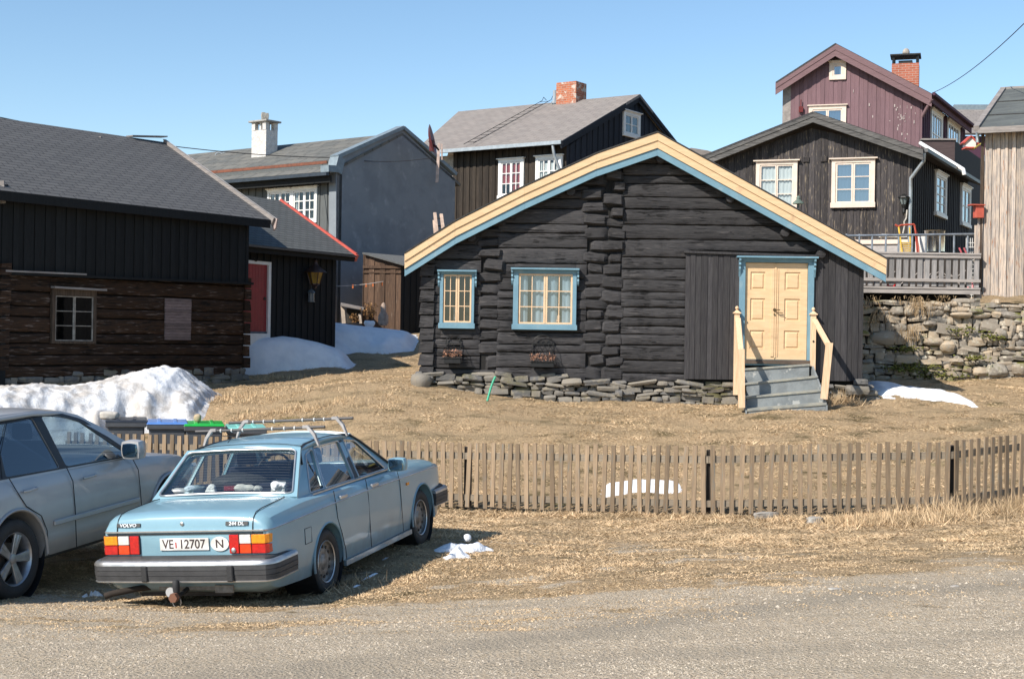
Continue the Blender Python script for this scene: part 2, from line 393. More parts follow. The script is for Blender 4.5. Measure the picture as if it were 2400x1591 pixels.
fcx = XX.ravel()[quads].mean(1); fcy = YY.ravel()[quads].mean(1)
road = fcy < edge(fcx) - .25 + .5 * fbm(fcx * .9, fcy * 1.3, 21, 3)
V = np.stack([XX.ravel(), YY.ravel(), ZZ.ravel()], 1)
def gridmesh(name, faces, m, kind):
    used = np.unique(faces); mp = -np.ones(len(V), int); mp[used] = np.arange(len(used))
    me = bpy.data.meshes.new(name); me.from_pydata(V[used].tolist(), [], mp[faces].tolist()); me.materials.append(m)
    for nm, arr in (('gv', GV), ('tk', TK)):
        a = me.attributes.new(nm, 'FLOAT', 'POINT'); a.data.foreach_set('value', arr.ravel()[used].astype(np.float32))
    me.shade_smooth(); o = bpy.data.objects.new(name, me); COL.objects.link(o); o['kind'] = kind; WM[o.name] = Matrix.Identity(4); return o
gridmesh('ground', quads[~road], gm, 'structure')
gridmesh('road', quads[road], rm, 'structure')
# ------------------------------------------------------------------ loose cover: dry grass blades, pebbles
def footprint(x, y):
    """True inside something solid where nothing grows"""
    c = (x > -1.6) & (x < 6.8) & (y > 27.9)
    b = (y > 32.6 + (x + 6.1) * 1.333) & (x < -6.2)
    return c | b | ((x > 6.4) & (y > 31.3))
def rawmesh(name, verts, nv, mats, rnd, label, cat):
    n = len(verts); me = bpy.data.meshes.new(name)
    me.vertices.add(n); me.vertices.foreach_set('co', verts.astype(np.float32).ravel())
    k = n // nv; me.loops.add(n); me.loops.foreach_set('vertex_index', np.arange(n, dtype=np.int32))
    me.polygons.add(k); me.polygons.foreach_set('loop_start', (np.arange(k) * nv).astype(np.int32))
    me.materials.append(mats); a = me.attributes.new('rnd', 'FLOAT', 'FACE'); a.data.foreach_set('value', rnd.astype(np.float32))
    me.update(calc_edges=True); me.validate()
    o = bpy.data.objects.new(name, me); COL.objects.link(o); tag(o, label, cat, None, 'stuff'); return o
def blades(N, ymin, ymax, xk, lmin, lmax, wd, lift, seed, dens=None, area=None):
    r = np.random.RandomState(seed)
    if area is None:
        u = r.rand(N); y = (ymin ** -1 + u * (ymax ** -1 - ymin ** -1)) ** -1
        x = y * (r.rand(N) * 2 - 1) * xk
    else: x, y = area(r, N)
    g, t = masks(x, y)
    cl = fbm(x * 2.2, y * 3, 41, 3); cl2 = fbm(x * .6, y * .9, 43, 3)
    keep = (r.rand(N) > g * (.90 + .25 * fbm(x * 2.5, y * 3.5, 91, 3))) & (~footprint(x, y)) & (r.rand(N) < .62 + 1.0 * cl + .4 * cl2)
    if dens is not None: keep &= dens(x, y, r)
    x, y, cl = x[keep], y[keep], cl[keep]; n = len(x); z = ter(x, y)
    L = (.45 + .55 * smooth(y - edge(x), .3, 3.5)) * (lmin + (lmax - lmin) * r.rand(n) ** 1.6 * (1 + cl)); a = r.rand(n) * 2 * np.pi; el = lift * (.25 + r.rand(n)) * (1 + cl)
    w = wd * (.6 + .8 * r.rand(n)) * (1 + y / 60); dx, dy = np.cos(a), np.sin(a)
    v = np.empty((n, 3, 3)); b = r.rand(n) * 2 * np.pi
    v[:, 0] = np.stack([x - np.cos(b) * w, y - np.sin(b) * w, z + .002], 1)
    v[:, 1] = np.stack([x + np.cos(b) * w, y + np.sin(b) * w, z + .006], 1)
    v[:, 2] = np.stack([x + dx * L * np.cos(el), y + dy * L * np.cos(el), z + L * np.sin(el) + .004], 1)
    return v.reshape(-1, 3), np.clip(r.rand(n) * .75 + .5 * cl + .15, 0, 1)
bm_ = mat('dry_straw', (.57, .42, .26), (.39, .285, .17), scale=3, var=.55, rough=.8, spec=.2)
v1, r1 = blades(520000, 10.0, 40, .41, .018, .055, .0034, .42, 5)
v1b, r1b = blades(420000, 16, 42, .41, .03, .085, .0042, .35, 15)
v1 = np.concatenate([v1, v1b]); r1 = np.concatenate([r1, r1b])
rawmesh('dry_grass', v1, 3, bm_, r1, 'matted pale straw coloured dry grass over the whole slope', 'grass')
fenceline = line([(200, 1170), (1087, 1194), (1400, 1205), (1658, 1212), (1950, 1210), (2228, 1203), (2420, 1180), (2700, 1150)])
def farea(r, N):
    x = r.rand(N) * 13 - 2.5; y = fenceline(x) - .55 + .75 * r.rand(N); return x, y
v2, r2 = blades(26000, 0, 0, 0, .05, .13, .0045, .6, 6, area=farea)
def tuft(px, py, sx, sy):
    p = G(px, py)
    return lambda r, N: (p.x + r.randn(N) * sx, p.y + r.randn(N) * sy)
vs_, rs_ = [v2], [r2]
for k, (px, py, sx, sy, N, l0, l1) in enumerate([(2370, 1200, .6, .35, 7000, .12, .32), (2130, 1225, .45, .2, 2500, .08, .2), (1560, 935, .55, .18, 5500, .1, .34), (1480, 925, .3, .15, 2500, .1, .3), (1975, 945, .25, .15, 1500, .1, .3), (770, 1388, .12, .08, 160, .1, .22), (830, 1370, .15, .1, 260, .08, .2), (600, 1398, .25, .05, 200, .06, .14), (430, 1396, .2, .05, 120, .05, .12), (2000, 1200, 1.5, .2, 1500, .06, .13), (620, 885, .5, .15, 900, .06, .2), (575, 935, .8, .35, 2500, .05, .14), (700, 960, .8, .3, 2500, .05, .14)]):
    v, r_ = blades(N, 0, 0, 0, l0, l1, .004, 1.1, 60 + k, area=tuft(px, py, sx, sy)); vs_.append(v); rs_.append(r_)
rawmesh('long_grass', np.concatenate(vs_), 3, bm_, np.concatenate(rs_), 'longer dry grass in tufts along the fence foot and by the stairs', 'grass')
# pebbles: low faceted stones
def pebbles(N, seed, dens, smin, smax, ymin=8.0, ymax=15):
    r = np.random.RandomState(seed); u = r.rand(N); y = (ymin ** -1 + u * (ymax ** -1 - ymin ** -1)) ** -1; x = y * (r.rand(N) * 2 - 1) * .41
    g, t = masks(x, y); k = (r.rand(N) < dens(x, y, g, t)); x, y = x[k], y[k]; n = len(x); z = ter(x, y)
    s = smin + (smax - smin) * r.rand(n) ** 3; a = r.rand(n) * 6.28; ca, sa = np.cos(a), np.sin(a)
    top = np.stack([x + s * .15 * ca, y + s * .15 * sa, z + s * (.35 + .4 * r.rand(n))], 1)
    ring = []
    for i in range(5):
        th = a + i * 2 * np.pi / 5; rr = s * (.6 + .5 * r.rand(n)); ring.append(np.stack([x + rr * np.cos(th), y + rr * np.sin(th) * .8, z - .002 + 0 * x], 1))
    v = np.empty((n, 5, 3, 3))
    for i in range(5): v[:, i, 0] = ring[i]; v[:, i, 1] = ring[(i + 1) % 5]; v[:, i, 2] = top
    return v.reshape(-1, 3), np.repeat(r.rand(n), 5)
pm = mat('pebble_stone', (.48, .415, .33), (.33, .285, .23), scale=20, var=.3, rough=.9, spec=.2)
v, r_ = pebbles(130000, 3, lambda x, y, g, t: g ** 2 * (1 - .85 * t) * (.35 + 1.2 * fbm(x * 1.2, y * 2, 51, 3)), .004, .013)
va, ra = pebbles(14000, 4, lambda x, y, g, t: (.25 + .75 * g) * smooth(.8 - np.abs(y - edge(x) + .15), 0, .8) * (x > -1) * (.5 + fbm(x, y * 2, 57, 3)), .008, .026)
rawmesh('gravel', np.concatenate([v, va]), 3, pm, np.concatenate([r_, ra]), 'loose grey and pale gravel stones strewn over the dirt road', 'gravel')
# ------------------------------------------------------------------ snow
def snowmat(name, dirt):
    m, nt, b = newmat(name); inp(b, 'Roughness', .6); inp(b, 'Specular IOR Level', .3)
    t = tex(nt, 3.5, 8); t2 = tex(nt, 30, 6); g = tex(nt, .8, 7, (1, 1, 2))
    c = mixc(nt, sst(nt, t.outputs[0], .35, .75), (.86, .87, .89), (.74, .76, .80))
    if dirt: c = mixc(nt, mth(nt, 'MULTIPLY', mth(nt, 'MULTIPLY', sst(nt, g.outputs[0], .38, .58), sst(nt, t.outputs[0], .3, .6)), dirt), c, (.46, .43, .40))
    nt.links.new(c, b.inputs['Base Color'])
    h = mth(nt, 'ADD', t2.outputs[0], mth(nt, 'MULTIPLY', t.outputs[0], 2)); bump(nt, b, h, .5, .03); return m
sm = snowmat('clean_snow', 0); smd = snowmat('dirty_snow', 1.0)
def snow(name, label, crest, wf, wb, cell, amp, m, p=2.0, nsc=4, seed=0, group=None, grat=0):
    q = [W(*c) for c in crest]; q.sort(key=lambda a: a.x)
    xs = [a.x for a in q]; ysx = [a.y for a in q]; zs = [a.z for a in q]
    x = np.arange(xs[0] - .5, xs[-1] + .5, cell); y = np.arange(min(ysx) - wf * 1.2 - .1, max(ysx) + wb * 1.2 + .1, cell)
    X, Y = np.meshgrid(x, y, indexing='ij'); T = ter(X, Y)
    yc = np.interp(X, xs, ysx); zc = np.interp(X, xs, zs); zc = np.maximum(zc, ter(X, yc, False) + .02)
    endd = np.clip(np.minimum(X - xs[0] + .12, xs[-1] + .12 - X) / .3, -1, 1)
    v = (Y - yc) / np.where(Y < yc, wf, wb) * (1 + .35 * fbm(X * 1.5, Y * 1.5, seed + 3, 3))
    sh = np.clip(1 - np.abs(v) ** p, -1.5, 1)
    n = fbm(X * nsc, Y * nsc, seed + 7, 4); ridg = np.abs(vn(X * nsc * 1.6, Y * nsc * .9, seed + 9)) * 2
    H = np.maximum(zc - T, .06) * sh + amp * n + grat * (ridg - .4) * np.clip(sh * 2, 0, 1)
    H = np.where(endd < 1, H * np.clip(endd, 0, 1) - .05 * (1 - endd), H)
    Z = T + np.maximum(H, -.12)
    nx, ny = X.shape; ok = (H > -.1); id_ = np.arange(nx * ny).reshape(nx, ny)
    Q = np.stack([id_[:-1, :-1], id_[1:, :-1], id_[1:, 1:], id_[:-1, 1:]], -1).reshape(-1, 4); Q = Q[ok.ravel()[Q].any(1)]
    VV = np.stack([X.ravel(), Y.ravel(), Z.ravel()], 1); used = np.unique(Q); mp = -np.ones(len(VV), int); mp[used] = np.arange(len(used))
    me = bpy.data.meshes.new(name); me.from_pydata(VV[used].tolist(), [], mp[Q].tolist()); me.materials.append(m); me.shade_smooth()
    o = bpy.data.objects.new(name, me); COL.objects.link(o); return tag(o, label, 'snow', group)
snow('snow_pile', 'big crusty grey flecked snow bank in front of the brown log barn', [(-200, 910, 25.0), (-60, 905, 25.4), (40, 903, 25.8), (100, 898, 26.2), (160, 905, 26.6), (230, 893, 27.1), (300, 878, 27.5), (345, 866, 27.8), (385, 860, 28.0), (425, 864, 28.2), (450, 885, 28.3), (480, 908, 28.3), (508, 938, 28.2)], 2.0, 1.1, .035, .035, smd, 2.6, 7, 1, grat=.035)
snow('snow_pile', 'smooth blue shaded snow heap against the wall with the red door', [(500, 800, 34.0), (570, 797, 34.2), (620, 793, 34.4), (660, 788, 34.7), (700, 791, 34.9), (740, 800, 35), (790, 816, 35.2), (815, 838, 35), (824, 846, 34.9)], .75, 1.0, .06, .04, sm, 3, 1.2, 2)
snow('snow_pile', 'shaded snow bank below the grey gable, fading into a sunlit tip', [(760, 752, 38.6), (785, 756, 38.8), (850, 764, 39.4), (900, 770, 39.8), (945, 776, 40), (975, 783, 40.3)], 2.0, 1.2, .07, .04, sm, 2.5, 1.2, 3)
snow('snow_pile', 'snow wedge beside the right corner of the black cottage, half in shadow', [(2022, 897, 29.4), (2050, 892, 29.6), (2085, 895, 29.5), (2120, 908, 29.2), (2160, 922, 28.9), (2210, 936, 28.5), (2245, 944, 28.2)], 1.6, .6, .05, .02, sm, 2.5, 1.5, 4)
snow('snow_patch', 'white snow patch on the grass just behind the picket fence', [(1405, 1152, 21.6), (1435, 1137, 21.8), (1480, 1130, 21.9), (1530, 1130, 21.9), (1570, 1140, 21.8), (1600, 1148, 21.7)], .5, .3, .04, .02, sm, 2.2, 3, 5)
def flat(pts, hs):
    out = []
    for (px, py), h in zip(pts, hs):
        p = G(px, py); p.z = terz(p.x, p.y) + h; q = topx(p); out.append((q[0], q[1], p.y))
    return out
snow('snow_patch', 'melting snow remnant beside the blue sedan, lumpy and sunlit', flat([(1036, 1312), (1055, 1308), (1072, 1302), (1090, 1304), (1108, 1308)], (.02, .10, .13, .06, .01)), .22, .16, .012, .035, sm, 2, 9, 6)
snow('snow_patch', 'thin broken snow strip reaching right from the remnant by the blue sedan', flat([(1015, 1290), (1050, 1288), (1080, 1286), (1110, 1289), (1140, 1284), (1160, 1287)], (.01, .03, .05, .04, .06, .01)), .2, .13, .012, .05, sm, 2, 9, 16)
for lb, cr_ in (('long thin snow streak in the shade right of the blue sedan', [(845, 1344, 13.9), (865, 1337, 14.1), (885, 1331, 14.3), (893, 1329, 14.4)]), ('short snow streak in the shade nearer the fence end of the blue sedan', [(890, 1311, 15.0), (900, 1308, 15.1), (915, 1305, 15.2)]), ('tiny snow scrap in the shade closest to the rear wheel of the sedan', [(829, 1350, 13.6), (836, 1348, 13.65), (841, 1347, 13.7)]), ('thin snow scrap left of the rear bumper of the blue sedan', [(205, 1355, 13.3), (215, 1350, 13.4), (228, 1346, 13.5)])):
    snow('snow_patch', lb, cr_, .10, .06, .015, .012, sm, 2, 8, 7, group='snow scraps near the cars')
# rolled snowball lying on the remnant
def rockverts(sub=3):
    vs = []; fs = []; ids = {}
    def vid(p):
        k = tuple(round(c, 5) for c in p)
        if k not in ids: ids[k] = len(vs); vs.append(Vector(p))
        return ids[k]
    for ax in range(3):
        for sg in (-1, 1):
            for i in range(sub):
                for j in range(sub):
                    q = []
                    for a, b in ((i, j), (i + 1, j), (i + 1, j + 1), (i, j + 1)):
                        c = [0, 0, 0]; c[ax] = sg; c[(ax + 1) % 3] = 2 * a / sub - 1; c[(ax + 2) % 3] = 2 * b / sub - 1; q.append(vid(c))
                    fs.append(tuple(q) if sg > 0 else tuple(q[::-1]))
    return vs, fs
RV, RF = rockverts(3); RV5, RF5 = rockverts(6)
def rock(mb, c, size, rz=0, sq=.55, rough=.16, rnd=None, hi=False, tilt=0):
    vs, fs = (RV5, RF5) if hi else (RV, RF)
    m = Matrix.Rotation(rz, 3, 'Z') @ Matrix.Rotation(tilt, 3, 'Y'); sd = rng.random() * 90; out = []
    for p in vs:
        n = p.normalized(); q = n.lerp(p, sq * .8)
        k = 1 + rough * (math.sin(n.x * 3.1 + sd) + math.sin(n.y * 2.7 + sd * 1.7) + math.sin(n.z * 3.7 + sd * 2.3)) * .6 + rough * 1.0 * (rng.random() - .5) * (1 if sq > .3 else .5)
        q = Vector((q.x * size[0] / 2, q.y * size[1] / 2, q.z * size[2] / 2)) * k; out.append(Vector(c) + m @ q)
    return mb.add(out, fs, rng.random() if rnd is None else rnd)
mb = MB(); p = G(1095, 1276); p.z = terz(p.x, p.y) + .075; rock(mb, p, (.095, .095, .095), sq=0, rough=.03, hi=True); tag(mb.build('snowball', sm, smooth=60), 'round snowball resting on the melting snow remnant', 'snowball')
# stones lying about
gs = stonemat('grey_field_stone', (.38, .34, .30), (.28, .26, .23), (.42, .40, .36))
for lb, px, py, Y, sz in (('flat pale stone under the fence, the left one of the pair', 1790, 1217, 18.8, (.36, .2, .12)), ('flat pale stone under the fence, the right one of the pair', 1908, 1222, 18.6, (.26, .18, .11)), ('flat light stone beside the road edge, the larger one', 1958, 1388, 12.0, (.11, .06, .025)), ('flat light stone beside the road edge, farther right', 2237, 1374, 12.2, (.08, .05, .02))):
    mb = MB(); q = G(px, py); rock(mb, (q.x, q.y, terz(q.x, q.y) + sz[2] * .2), sz, .4, hi=True); tag(mb.build('field_stone', gs, smooth=50), lb, 'stone')
# ------------------------------------------------------------------ building kit
def boards(mb, pl, s0, s1, top, bot, holes=(), w=.15, d=0.0, step=.022, gap=.004, kinks=(), jit=.0, seed=1):
    """vertical boarding: each board is a real plank; neighbours alternate in depth"""
    r = random.Random(seed); cuts = []; x = s0
    while x < s1 - .02:
        ww = w * (1 + jit * (r.random() - .5)); cuts.append((x, min(x + ww, s1))); x += ww
    for i, (a, b) in enumerate(cuts):
        rn = r.random(); dd = d + (step if i % 2 else 0) + .003 * r.random()
        br = sorted({a, b} | {h[k] for h in holes for k in (0, 2) if a + .004 < h[k] < b - .004} | {k for k in kinks if a + .004 < k < b - .004})
        for p, q in zip(br[:-1], br[1:]):
            e0 = p + (gap / 2 if p == a else 0); e1 = q - (gap / 2 if q == b else 0); m = (p + q) / 2
            seg = [(bot(m), None)]; hs = sorted([h for h in holes if h[0] < m < h[2]], key=lambda h: h[1])
            zlo = bot(m)
            for h in hs:
                if h[1] > zlo + .02: quadboard(mb, pl, e0, e1, zlo, h[1], h[1], dd, rn)
                zlo = h[3]
            if min(top(p), top(q)) > zlo + .01: quadboard(mb, pl, e0, e1, zlo, top(e0), top(e1), dd, rn)
def quadboard(mb, pl, a, b, z0, za, zb, d, rn, th=.03):
    P = pl.at
    mb.add([P(a, z0, d), P(b, z0, d), P(b, zb, d), P(a, za, d), P(a, z0, d - th), P(b, z0, d - th), P(b, zb, d - th), P(a, za, d - th)],
           [(0, 1, 2, 3), (1, 5, 6, 2), (4, 0, 3, 7), (3, 2, 6, 7), (5, 1, 0, 4)], rn)
DARK = mat('dark_interior', (.012, .011, .010), rough=.9)
LACE = mat('white_curtain', (.75, .74, .72), (.6, .6, .6), scale=12, stretch=(8, 8, .5), rough=.9)
REDC = mat('red_curtain', (.40, .03, .03), (.25, .02, .02), scale=8, stretch=(8, 8, .5), rough=.9)
GREYC = mat('grey_curtain', (.24, .31, .39), (.17, .23, .30), scale=8, stretch=(8, 8, .5), rough=.9)
BRNC = mat('brown_curtain', (.13, .045, .018), (.05, .018, .01), scale=8, stretch=(8, 8, .5), rough=.9)
GLASS = glass_mat('window_glass', refl=.02)
GLASSB = glass_mat('sky_window_glass', tint=(.4, .46, .52), refl=.20)
def window(parent, pl, outer, sash, cols, rows, mt, ms=None, casing=.03, base=0.0, curtain=None, cspans=((0, 1, 0, 1),), glass=None, hood=0, sill=0, mid=None, mun=.022, hoodm=None, label=None, curd=-.09, hoodw=.05, name='window', stile=.045):
    """a real window: casing proud of the boards, sashes and glazing bars recessed, glass, a dark room behind"""
    ms = ms or mt; glass = glass or GLASS
    a0, z0, a1, z1 = outer; b0, y0, b1, y1 = sash
    m = MB(); c = base + casing
    m.sheet([(a0, z0), (a1, z0), (a1, z1), (a0, z1)], [[(b0, y0), (b1, y0), (b1, y1), (b0, y1)]], pl.at, base - .06, c)
    fr = m.build(name, mt, parent, bevel=.004)
    if label: fr['label'] = label
    if hood:
        m = MB(); bar(m, pl, (a0 - hoodw, z1, a1 + hoodw, z1 + .035), base - .02, c + hood); bar(m, pl, (a0 - .01, z1 - .04, a1 + .01, z1 - .001), c, c + .02)
        m.build('hood', hoodm or mt, fr, bevel=.003)
    if sill:
        m = MB(); bar(m, pl, (a0 - .02, z0 - .002, a1 + .02, z0 + sill), base - .02, c + .03); m.build('sill', mt, fr, bevel=.003)
    n = 2 if cols > 1 else 1
    m = MB(); st = stile; mids = mid or .02; sp = (b1 - b0) / n
    for k in range(n):
        l, r_ = b0 + sp * k + .004, b0 + sp * (k + 1) - .004
        hl = []; cc = cols // n; gw = (r_ - l - 2 * st - (cc - 1) * mun) / cc; gh = (y1 - y0 - .008 - 2 * st - (rows - 1) * mun) / rows
        for i in range(cc):
            for j in range(rows):
                x = l + st + i * (gw + mun); y = y0 + .004 + st + j * (gh + mun); hl.append([(x, y), (x + gw, y), (x + gw, y + gh), (x, y + gh)])
        m.sheet([(l, y0 + .004), (r_, y0 + .004), (r_, y1 - .004), (l, y1 - .004)], hl, pl.at, c - .06, c - .022)
    sh = m.build('sash', ms, fr, bevel=.002)
    m = MB(); P = pl.at; g = c - .045
    m.add([P(b0, y0, g), P(b1, y0, g), P(b1, y1, g), P(b0, y1, g)], [(0, 1, 2, 3)]); m.build('glass', glass, fr)
    m = MB(); q = c - .42
    m.add([P(b0, y0, c - .05), P(b1, y0, c - .05), P(b1, y1, c - .05), P(b0, y1, c - .05), P(b0, y0, q), P(b1, y0, q), P(b1, y1, q), P(b0, y1, q)], [(4, 5, 6, 7), (0, 1, 5, 4), (1, 2, 6, 5), (2, 3, 7, 6), (3, 0, 4, 7)])
    m.build('room_recess', DARK, fr)
    if curtain:
        m = MB()
        for (u0, u1, w0, w1) in cspans:
            n_ = max(6, int((u1 - u0) * (b1 - b0) / .03)); vs = []; fs = []
            for i in range(n_ + 1):
                s_ = b0 + (b1 - b0) * (u0 + (u1 - u0) * i / n_); dd = c + curd + .015 * math.sin(i * 1.9) + .006 * math.sin(i * .7)
                vs += [P(s_, y0 + (y1 - y0) * w0 + .01, dd), P(s_, y0 + (y1 - y0) * w1 - .01, dd)]
            for i in range(n_): fs.append((2 * i, 2 * i + 2, 2 * i + 3, 2 * i + 1))
            m.add(vs, fs)
        m.build('curtain', curtain, fr, smooth=80)
    return fr
def roofslab(parent, corners, th, m, name='roof', n=1):
    """corners: eave0, eave1, ridge1, ridge0 (top surface); UV in metres"""
    e0, e1, r1, r0 = [Vector(c) for c in corners]; nn = (e1 - e0).cross(r0 - e0).normalized()
    if nn.z < 0: nn = -nn
    L = (e1 - e0).length; Hh = (r0 - e0).length; L2 = (r1 - r0).length; off = (r0 - e0).dot((e1 - e0).normalized())
    mb = MB(); uv = [(0, 0), (L, 0), (off + L2, Hh), (off, Hh)] * 2
    p = [e0, e1, r1, r0] + [q - nn * th for q in (e0, e1, r1, r0)]
    mb.add(p, [(0, 1, 2, 3), (7, 6, 5, 4), (0, 4, 5, 1), (1, 5, 6, 2), (2, 6, 7, 3), (3, 7, 4, 0)], .5, uv)
    return mb.build(name, m, parent)
def brickbox(parent, c, sx, sy, z0, z1, u, m, name='chimney', top=None):
    """rectangular shaft with brick UVs, u = horizontal direction of its front"""
    u = Vector((u[0], u[1], 0)).normalized(); v = Vector((-u.y, u.x, 0)); c = Vector(c); mb = MB()
    q = [c + u * a * sx / 2 + v * b * sy / 2 for a, b in ((-1, -1), (1, -1), (1, 1), (-1, 1))]
    acc = 0
    for i in range(4):
        a, b = q[i], q[(i + 1) % 4]; L = (b - a).length
        vs = [Vector((a.x, a.y, z0)), Vector((b.x, b.y, z0)), Vector((b.x, b.y, z1)), Vector((a.x, a.y, z1))]
        mb.add(vs, [(0, 1, 2, 3)], .5, [(acc, z0), (acc + L, z0), (acc + L, z1), (acc, z1)]); acc += L
    mb.add([Vector((p.x, p.y, z1)) for p in q], [(0, 1, 2, 3)], .5, [(0, 0)] * 4)
    return mb.build(name, m, parent), q
def pipe(parent, pts, r, m, name='downpipe'):
    mb = MB(); mb.tube(pts, r, 10); return mb.build(name, m, parent, smooth=50)
def solidwall(parent, pl, outer, holes, m, d=0.0, th=.12, name='wall'):
    mb = MB(); mb.sheet(outer, [[(h[0], h[1]), (h[2], h[1]), (h[2], h[3]), (h[0], h[3])] for h in holes], pl.at, d - th, d)
    return mb.build(name, m, parent)
def isect(h0, h1, pts):
    return pts
# ================================================================== COTTAGE
TAR = wood('tarred_log_wood', (.052, .0495, .051), (.030, .029, .031), vert=False, var=.2, third=(.11, .10, .098), tlo=.58, thi=.75, bmp=.9, g=1.6, crack=(1.0, (.45, .45, 11), .018))
TARV = wood('tarred_board_wood', (.050, .0475, .049), (.032, .030, .033), var=.25, bmp=.5)
YEL = mat('cream_yellow_paint', (.69, .485, .285), (.62, .425, .24), scale=3, stretch=(1, 1, 6), rough=.6, bmp=.25, bscale=30, third=(.50, .34, .20), tscale=3.5, tlo=.60, thi=.74)
YEL2 = mat('cream_sash_paint', (.72, .50, .31), (.64, .44, .27), scale=4, rough=.55, bmp=.1, bscale=40)
BLU = mat('dusty_blue_paint', (.155, .285, .36), (.13, .245, .315), scale=3, rough=.6, bmp=.25, bscale=30, third=(.20, .30, .35), tscale=3.5, tlo=.58, thi=.72)
FELT = mat('dark_roof_felt', (.05, .05, .052), (.03, .03, .03), scale=20, rough=.95, bmp=.4)
NEWW = wood('new_pine', (.75, .54, .36), (.61, .42, .26), var=.1, bmp=.3)
STEP = mat('grey_green_step_paint', (.22, .24, .245), (.165, .18, .185), scale=5, rough=.7, third=(.38, .38, .36), tscale=4, tlo=.6, thi=.66, bmp=.4, bscale=20)
IRON = mat('black_iron', (.02, .02, .02), rough=.5, metal=.3)
SLATE = stonemat('foundation_stone', (.24, .215, .18), (.11, .11, .112), (.25, .22, .17), moss=(.10, .09, .04))
CU = (math.cos(R(-2.5)), math.sin(R(-2.5)))
cp = Plane(W(1500, 900, 27.8), CU)
cot = thing('log_cottage', 'low black tarred log cottage with cream and blue bargeboards and a double door', 'cottage', W(1500, 935, 27.8))
top_px = [(949, 593), (1067, 518), (1230, 436), (1399, 359), (1541, 310), (2077, 606)]
bd = cp.off(.30)
topst = [bd.st(*p) for p in top_px]
# roof line as a height function over s, on the wall plane use the same s,z
roofz = pw([(a, b) for a, b in topst])
BH = .46   # total bargeboard depth, measured vertically
undr = lambda s: roofz(s) - .30
sL = cp.st(1000, 800)[0]; sR = cp.st(2021, 760)[0]
sbL, sbR = cp.st(1605, 700)[0], cp.st(1916, 700)[0]
zbase = pw([(cp.st(990, 874)[0], cp.st(990, 874)[1]), (cp.st(1190, 876)[0], cp.st(1190, 874)[1]), (cp.st(1470, 886)[0], cp.st(1470, 886)[1]), (cp.st(2020, 893)[0], cp.st(2020, 893)[1])])
zflash = cp.st(1760, 596)[1]
w1o = cp.rect(1032.4, 637, 1110.6, 770, .06); w1s = cp.rect(1040, 643, 1104.7, 757, .06)
w2o = cp.rect(1204, 632, 1350, 774, .06); w2s = cp.rect(1216, 641, 1341, 761, .06)
dro = cp.rect(1733.5, 607, 1905, 846, .10); drs = cp.rect(1747.5, 614.5, 1891, 842, .10)
holes = [(w1o[0] + .02, w1o[1] + .02, w1o[2] - .02, w1o[3] - .02), (w2o[0] + .02, w2o[1] + .02, w2o[2] - .02, w2o[3] - .02)]
def logs(mb, pl, s0, s1, z0, z1, top, bot, holes, seed, mean=.2, base=0.0, dep=.032, rise=0.0):
    r = random.Random(seed); z = z0; row = 0
    while z < z1:
        h = mean * (.62 + .75 * r.random()); rn = r.random(); base_d = base + r.uniform(-.02, .02)
        cells = np.arange(s0, s1 + 1e-6, .05); ok = [top(c) > z + h * .35 and bot(c) < z + h * .7 for c in cells]
        spans = []; st = None
        for c, k in zip(cells, ok):
            if k and st is None: st = c
            if not k and st is not None: spans.append((st, c)); st = None
        if st is not None: spans.append((st, s1))
        for a, b in spans:
            segs = [(a, b)]
            for hh in holes:
                if hh[1] < z + h - .03 and hh[3] > z + .03:
                    ns = []
                    for p, q in segs:
                        if hh[2] <= p or hh[0] >= q: ns.append((p, q))
                        else:
                            if hh[0] > p: ns.append((p, hh[0]))
                            if hh[2] < q: ns.append((hh[2], q))
                    segs = ns
            for p, q in segs:
                if q - p > .04: onelog(mb, pl, p, q, z, z + h, base_d, dep, rn, seed * 97 + row)
            for hh in holes:
                lo_, hi2 = (z, hh[1]) if z < hh[1] < z + h - .03 and hh[1] - z > .03 else ((hh[3], z + h) if z + .03 < hh[3] < z + h and z + h - hh[3] > .03 else (None, None))
                if lo_ is not None and a < hh[0] < b: onelog(mb, pl, hh[0] - .01, min(hh[2] + .01, b), lo_, hi2, base_d, dep * .8, rn, seed * 97 + row + 50)
        z += h; row += 1
PROF = [(0.0, -1.1), (.02, -.1), (.06, .6), (.16, .88), (.36, 1), (.6, 1), (.84, .9), (.95, .62), (.985, 0), (1, -1.1)]
def onelog(mb, pl, a, b, z0, z1, d, dep, rn, seed, endround=True):
    n = max(2, int((b - a) / .07)); xs = np.linspace(a, b, n + 1); vs = []; h = z1 - z0
    wz = .022 * fbm(xs * .9, xs * 0 + z0 * 7, seed, 3) + .009 * fbm(xs * 5, xs * 0, seed + 5, 3); wz2 = .022 * fbm(xs * .9, xs * 0 + z1 * 7, seed + 9, 3) + .009 * fbm(xs * 5, xs * 0, seed + 11, 3)
    for i, x in enumerate(xs):
        for k, (t, o) in enumerate(PROF):
            zz = z0 + .004 + wz[i] * (1 - t) + (h - .008) * t + wz2[i] * t
            dn = .012 * float(fbm(x * 2.2, z0 * 9 + k * .35, seed + 3, 3)) + .006 * float(vn(x * 11, k * .9 + z0 * 31, seed))
            ee = 1.0
            if endround and (i == 0 or i == n): ee = .2
            vs.append(pl.at(x, zz, d + dep * o * ee + dn))
    m = len(PROF); fs = []
    for i in range(n):
        for k in range(m - 1): fs.append((i * m + k, (i + 1) * m + k, (i + 1) * m + k + 1, i * m + k + 1))
    fs.append(tuple(range(m))); fs.append(tuple(n * m + k for k in reversed(range(m))))
    mb.add(vs, fs, rn)
mb = MB()
n1a, n1b = cp.st(1112, 700)[0], cp.st(1180, 700)[0]
n2a, n2b = cp.st(1368, 700)[0], cp.st(1462, 700)[0]
zt = 6.6; z0 = cp.st(1000, 880)[1] - .05
bot = lambda s: zbase(s) - .02
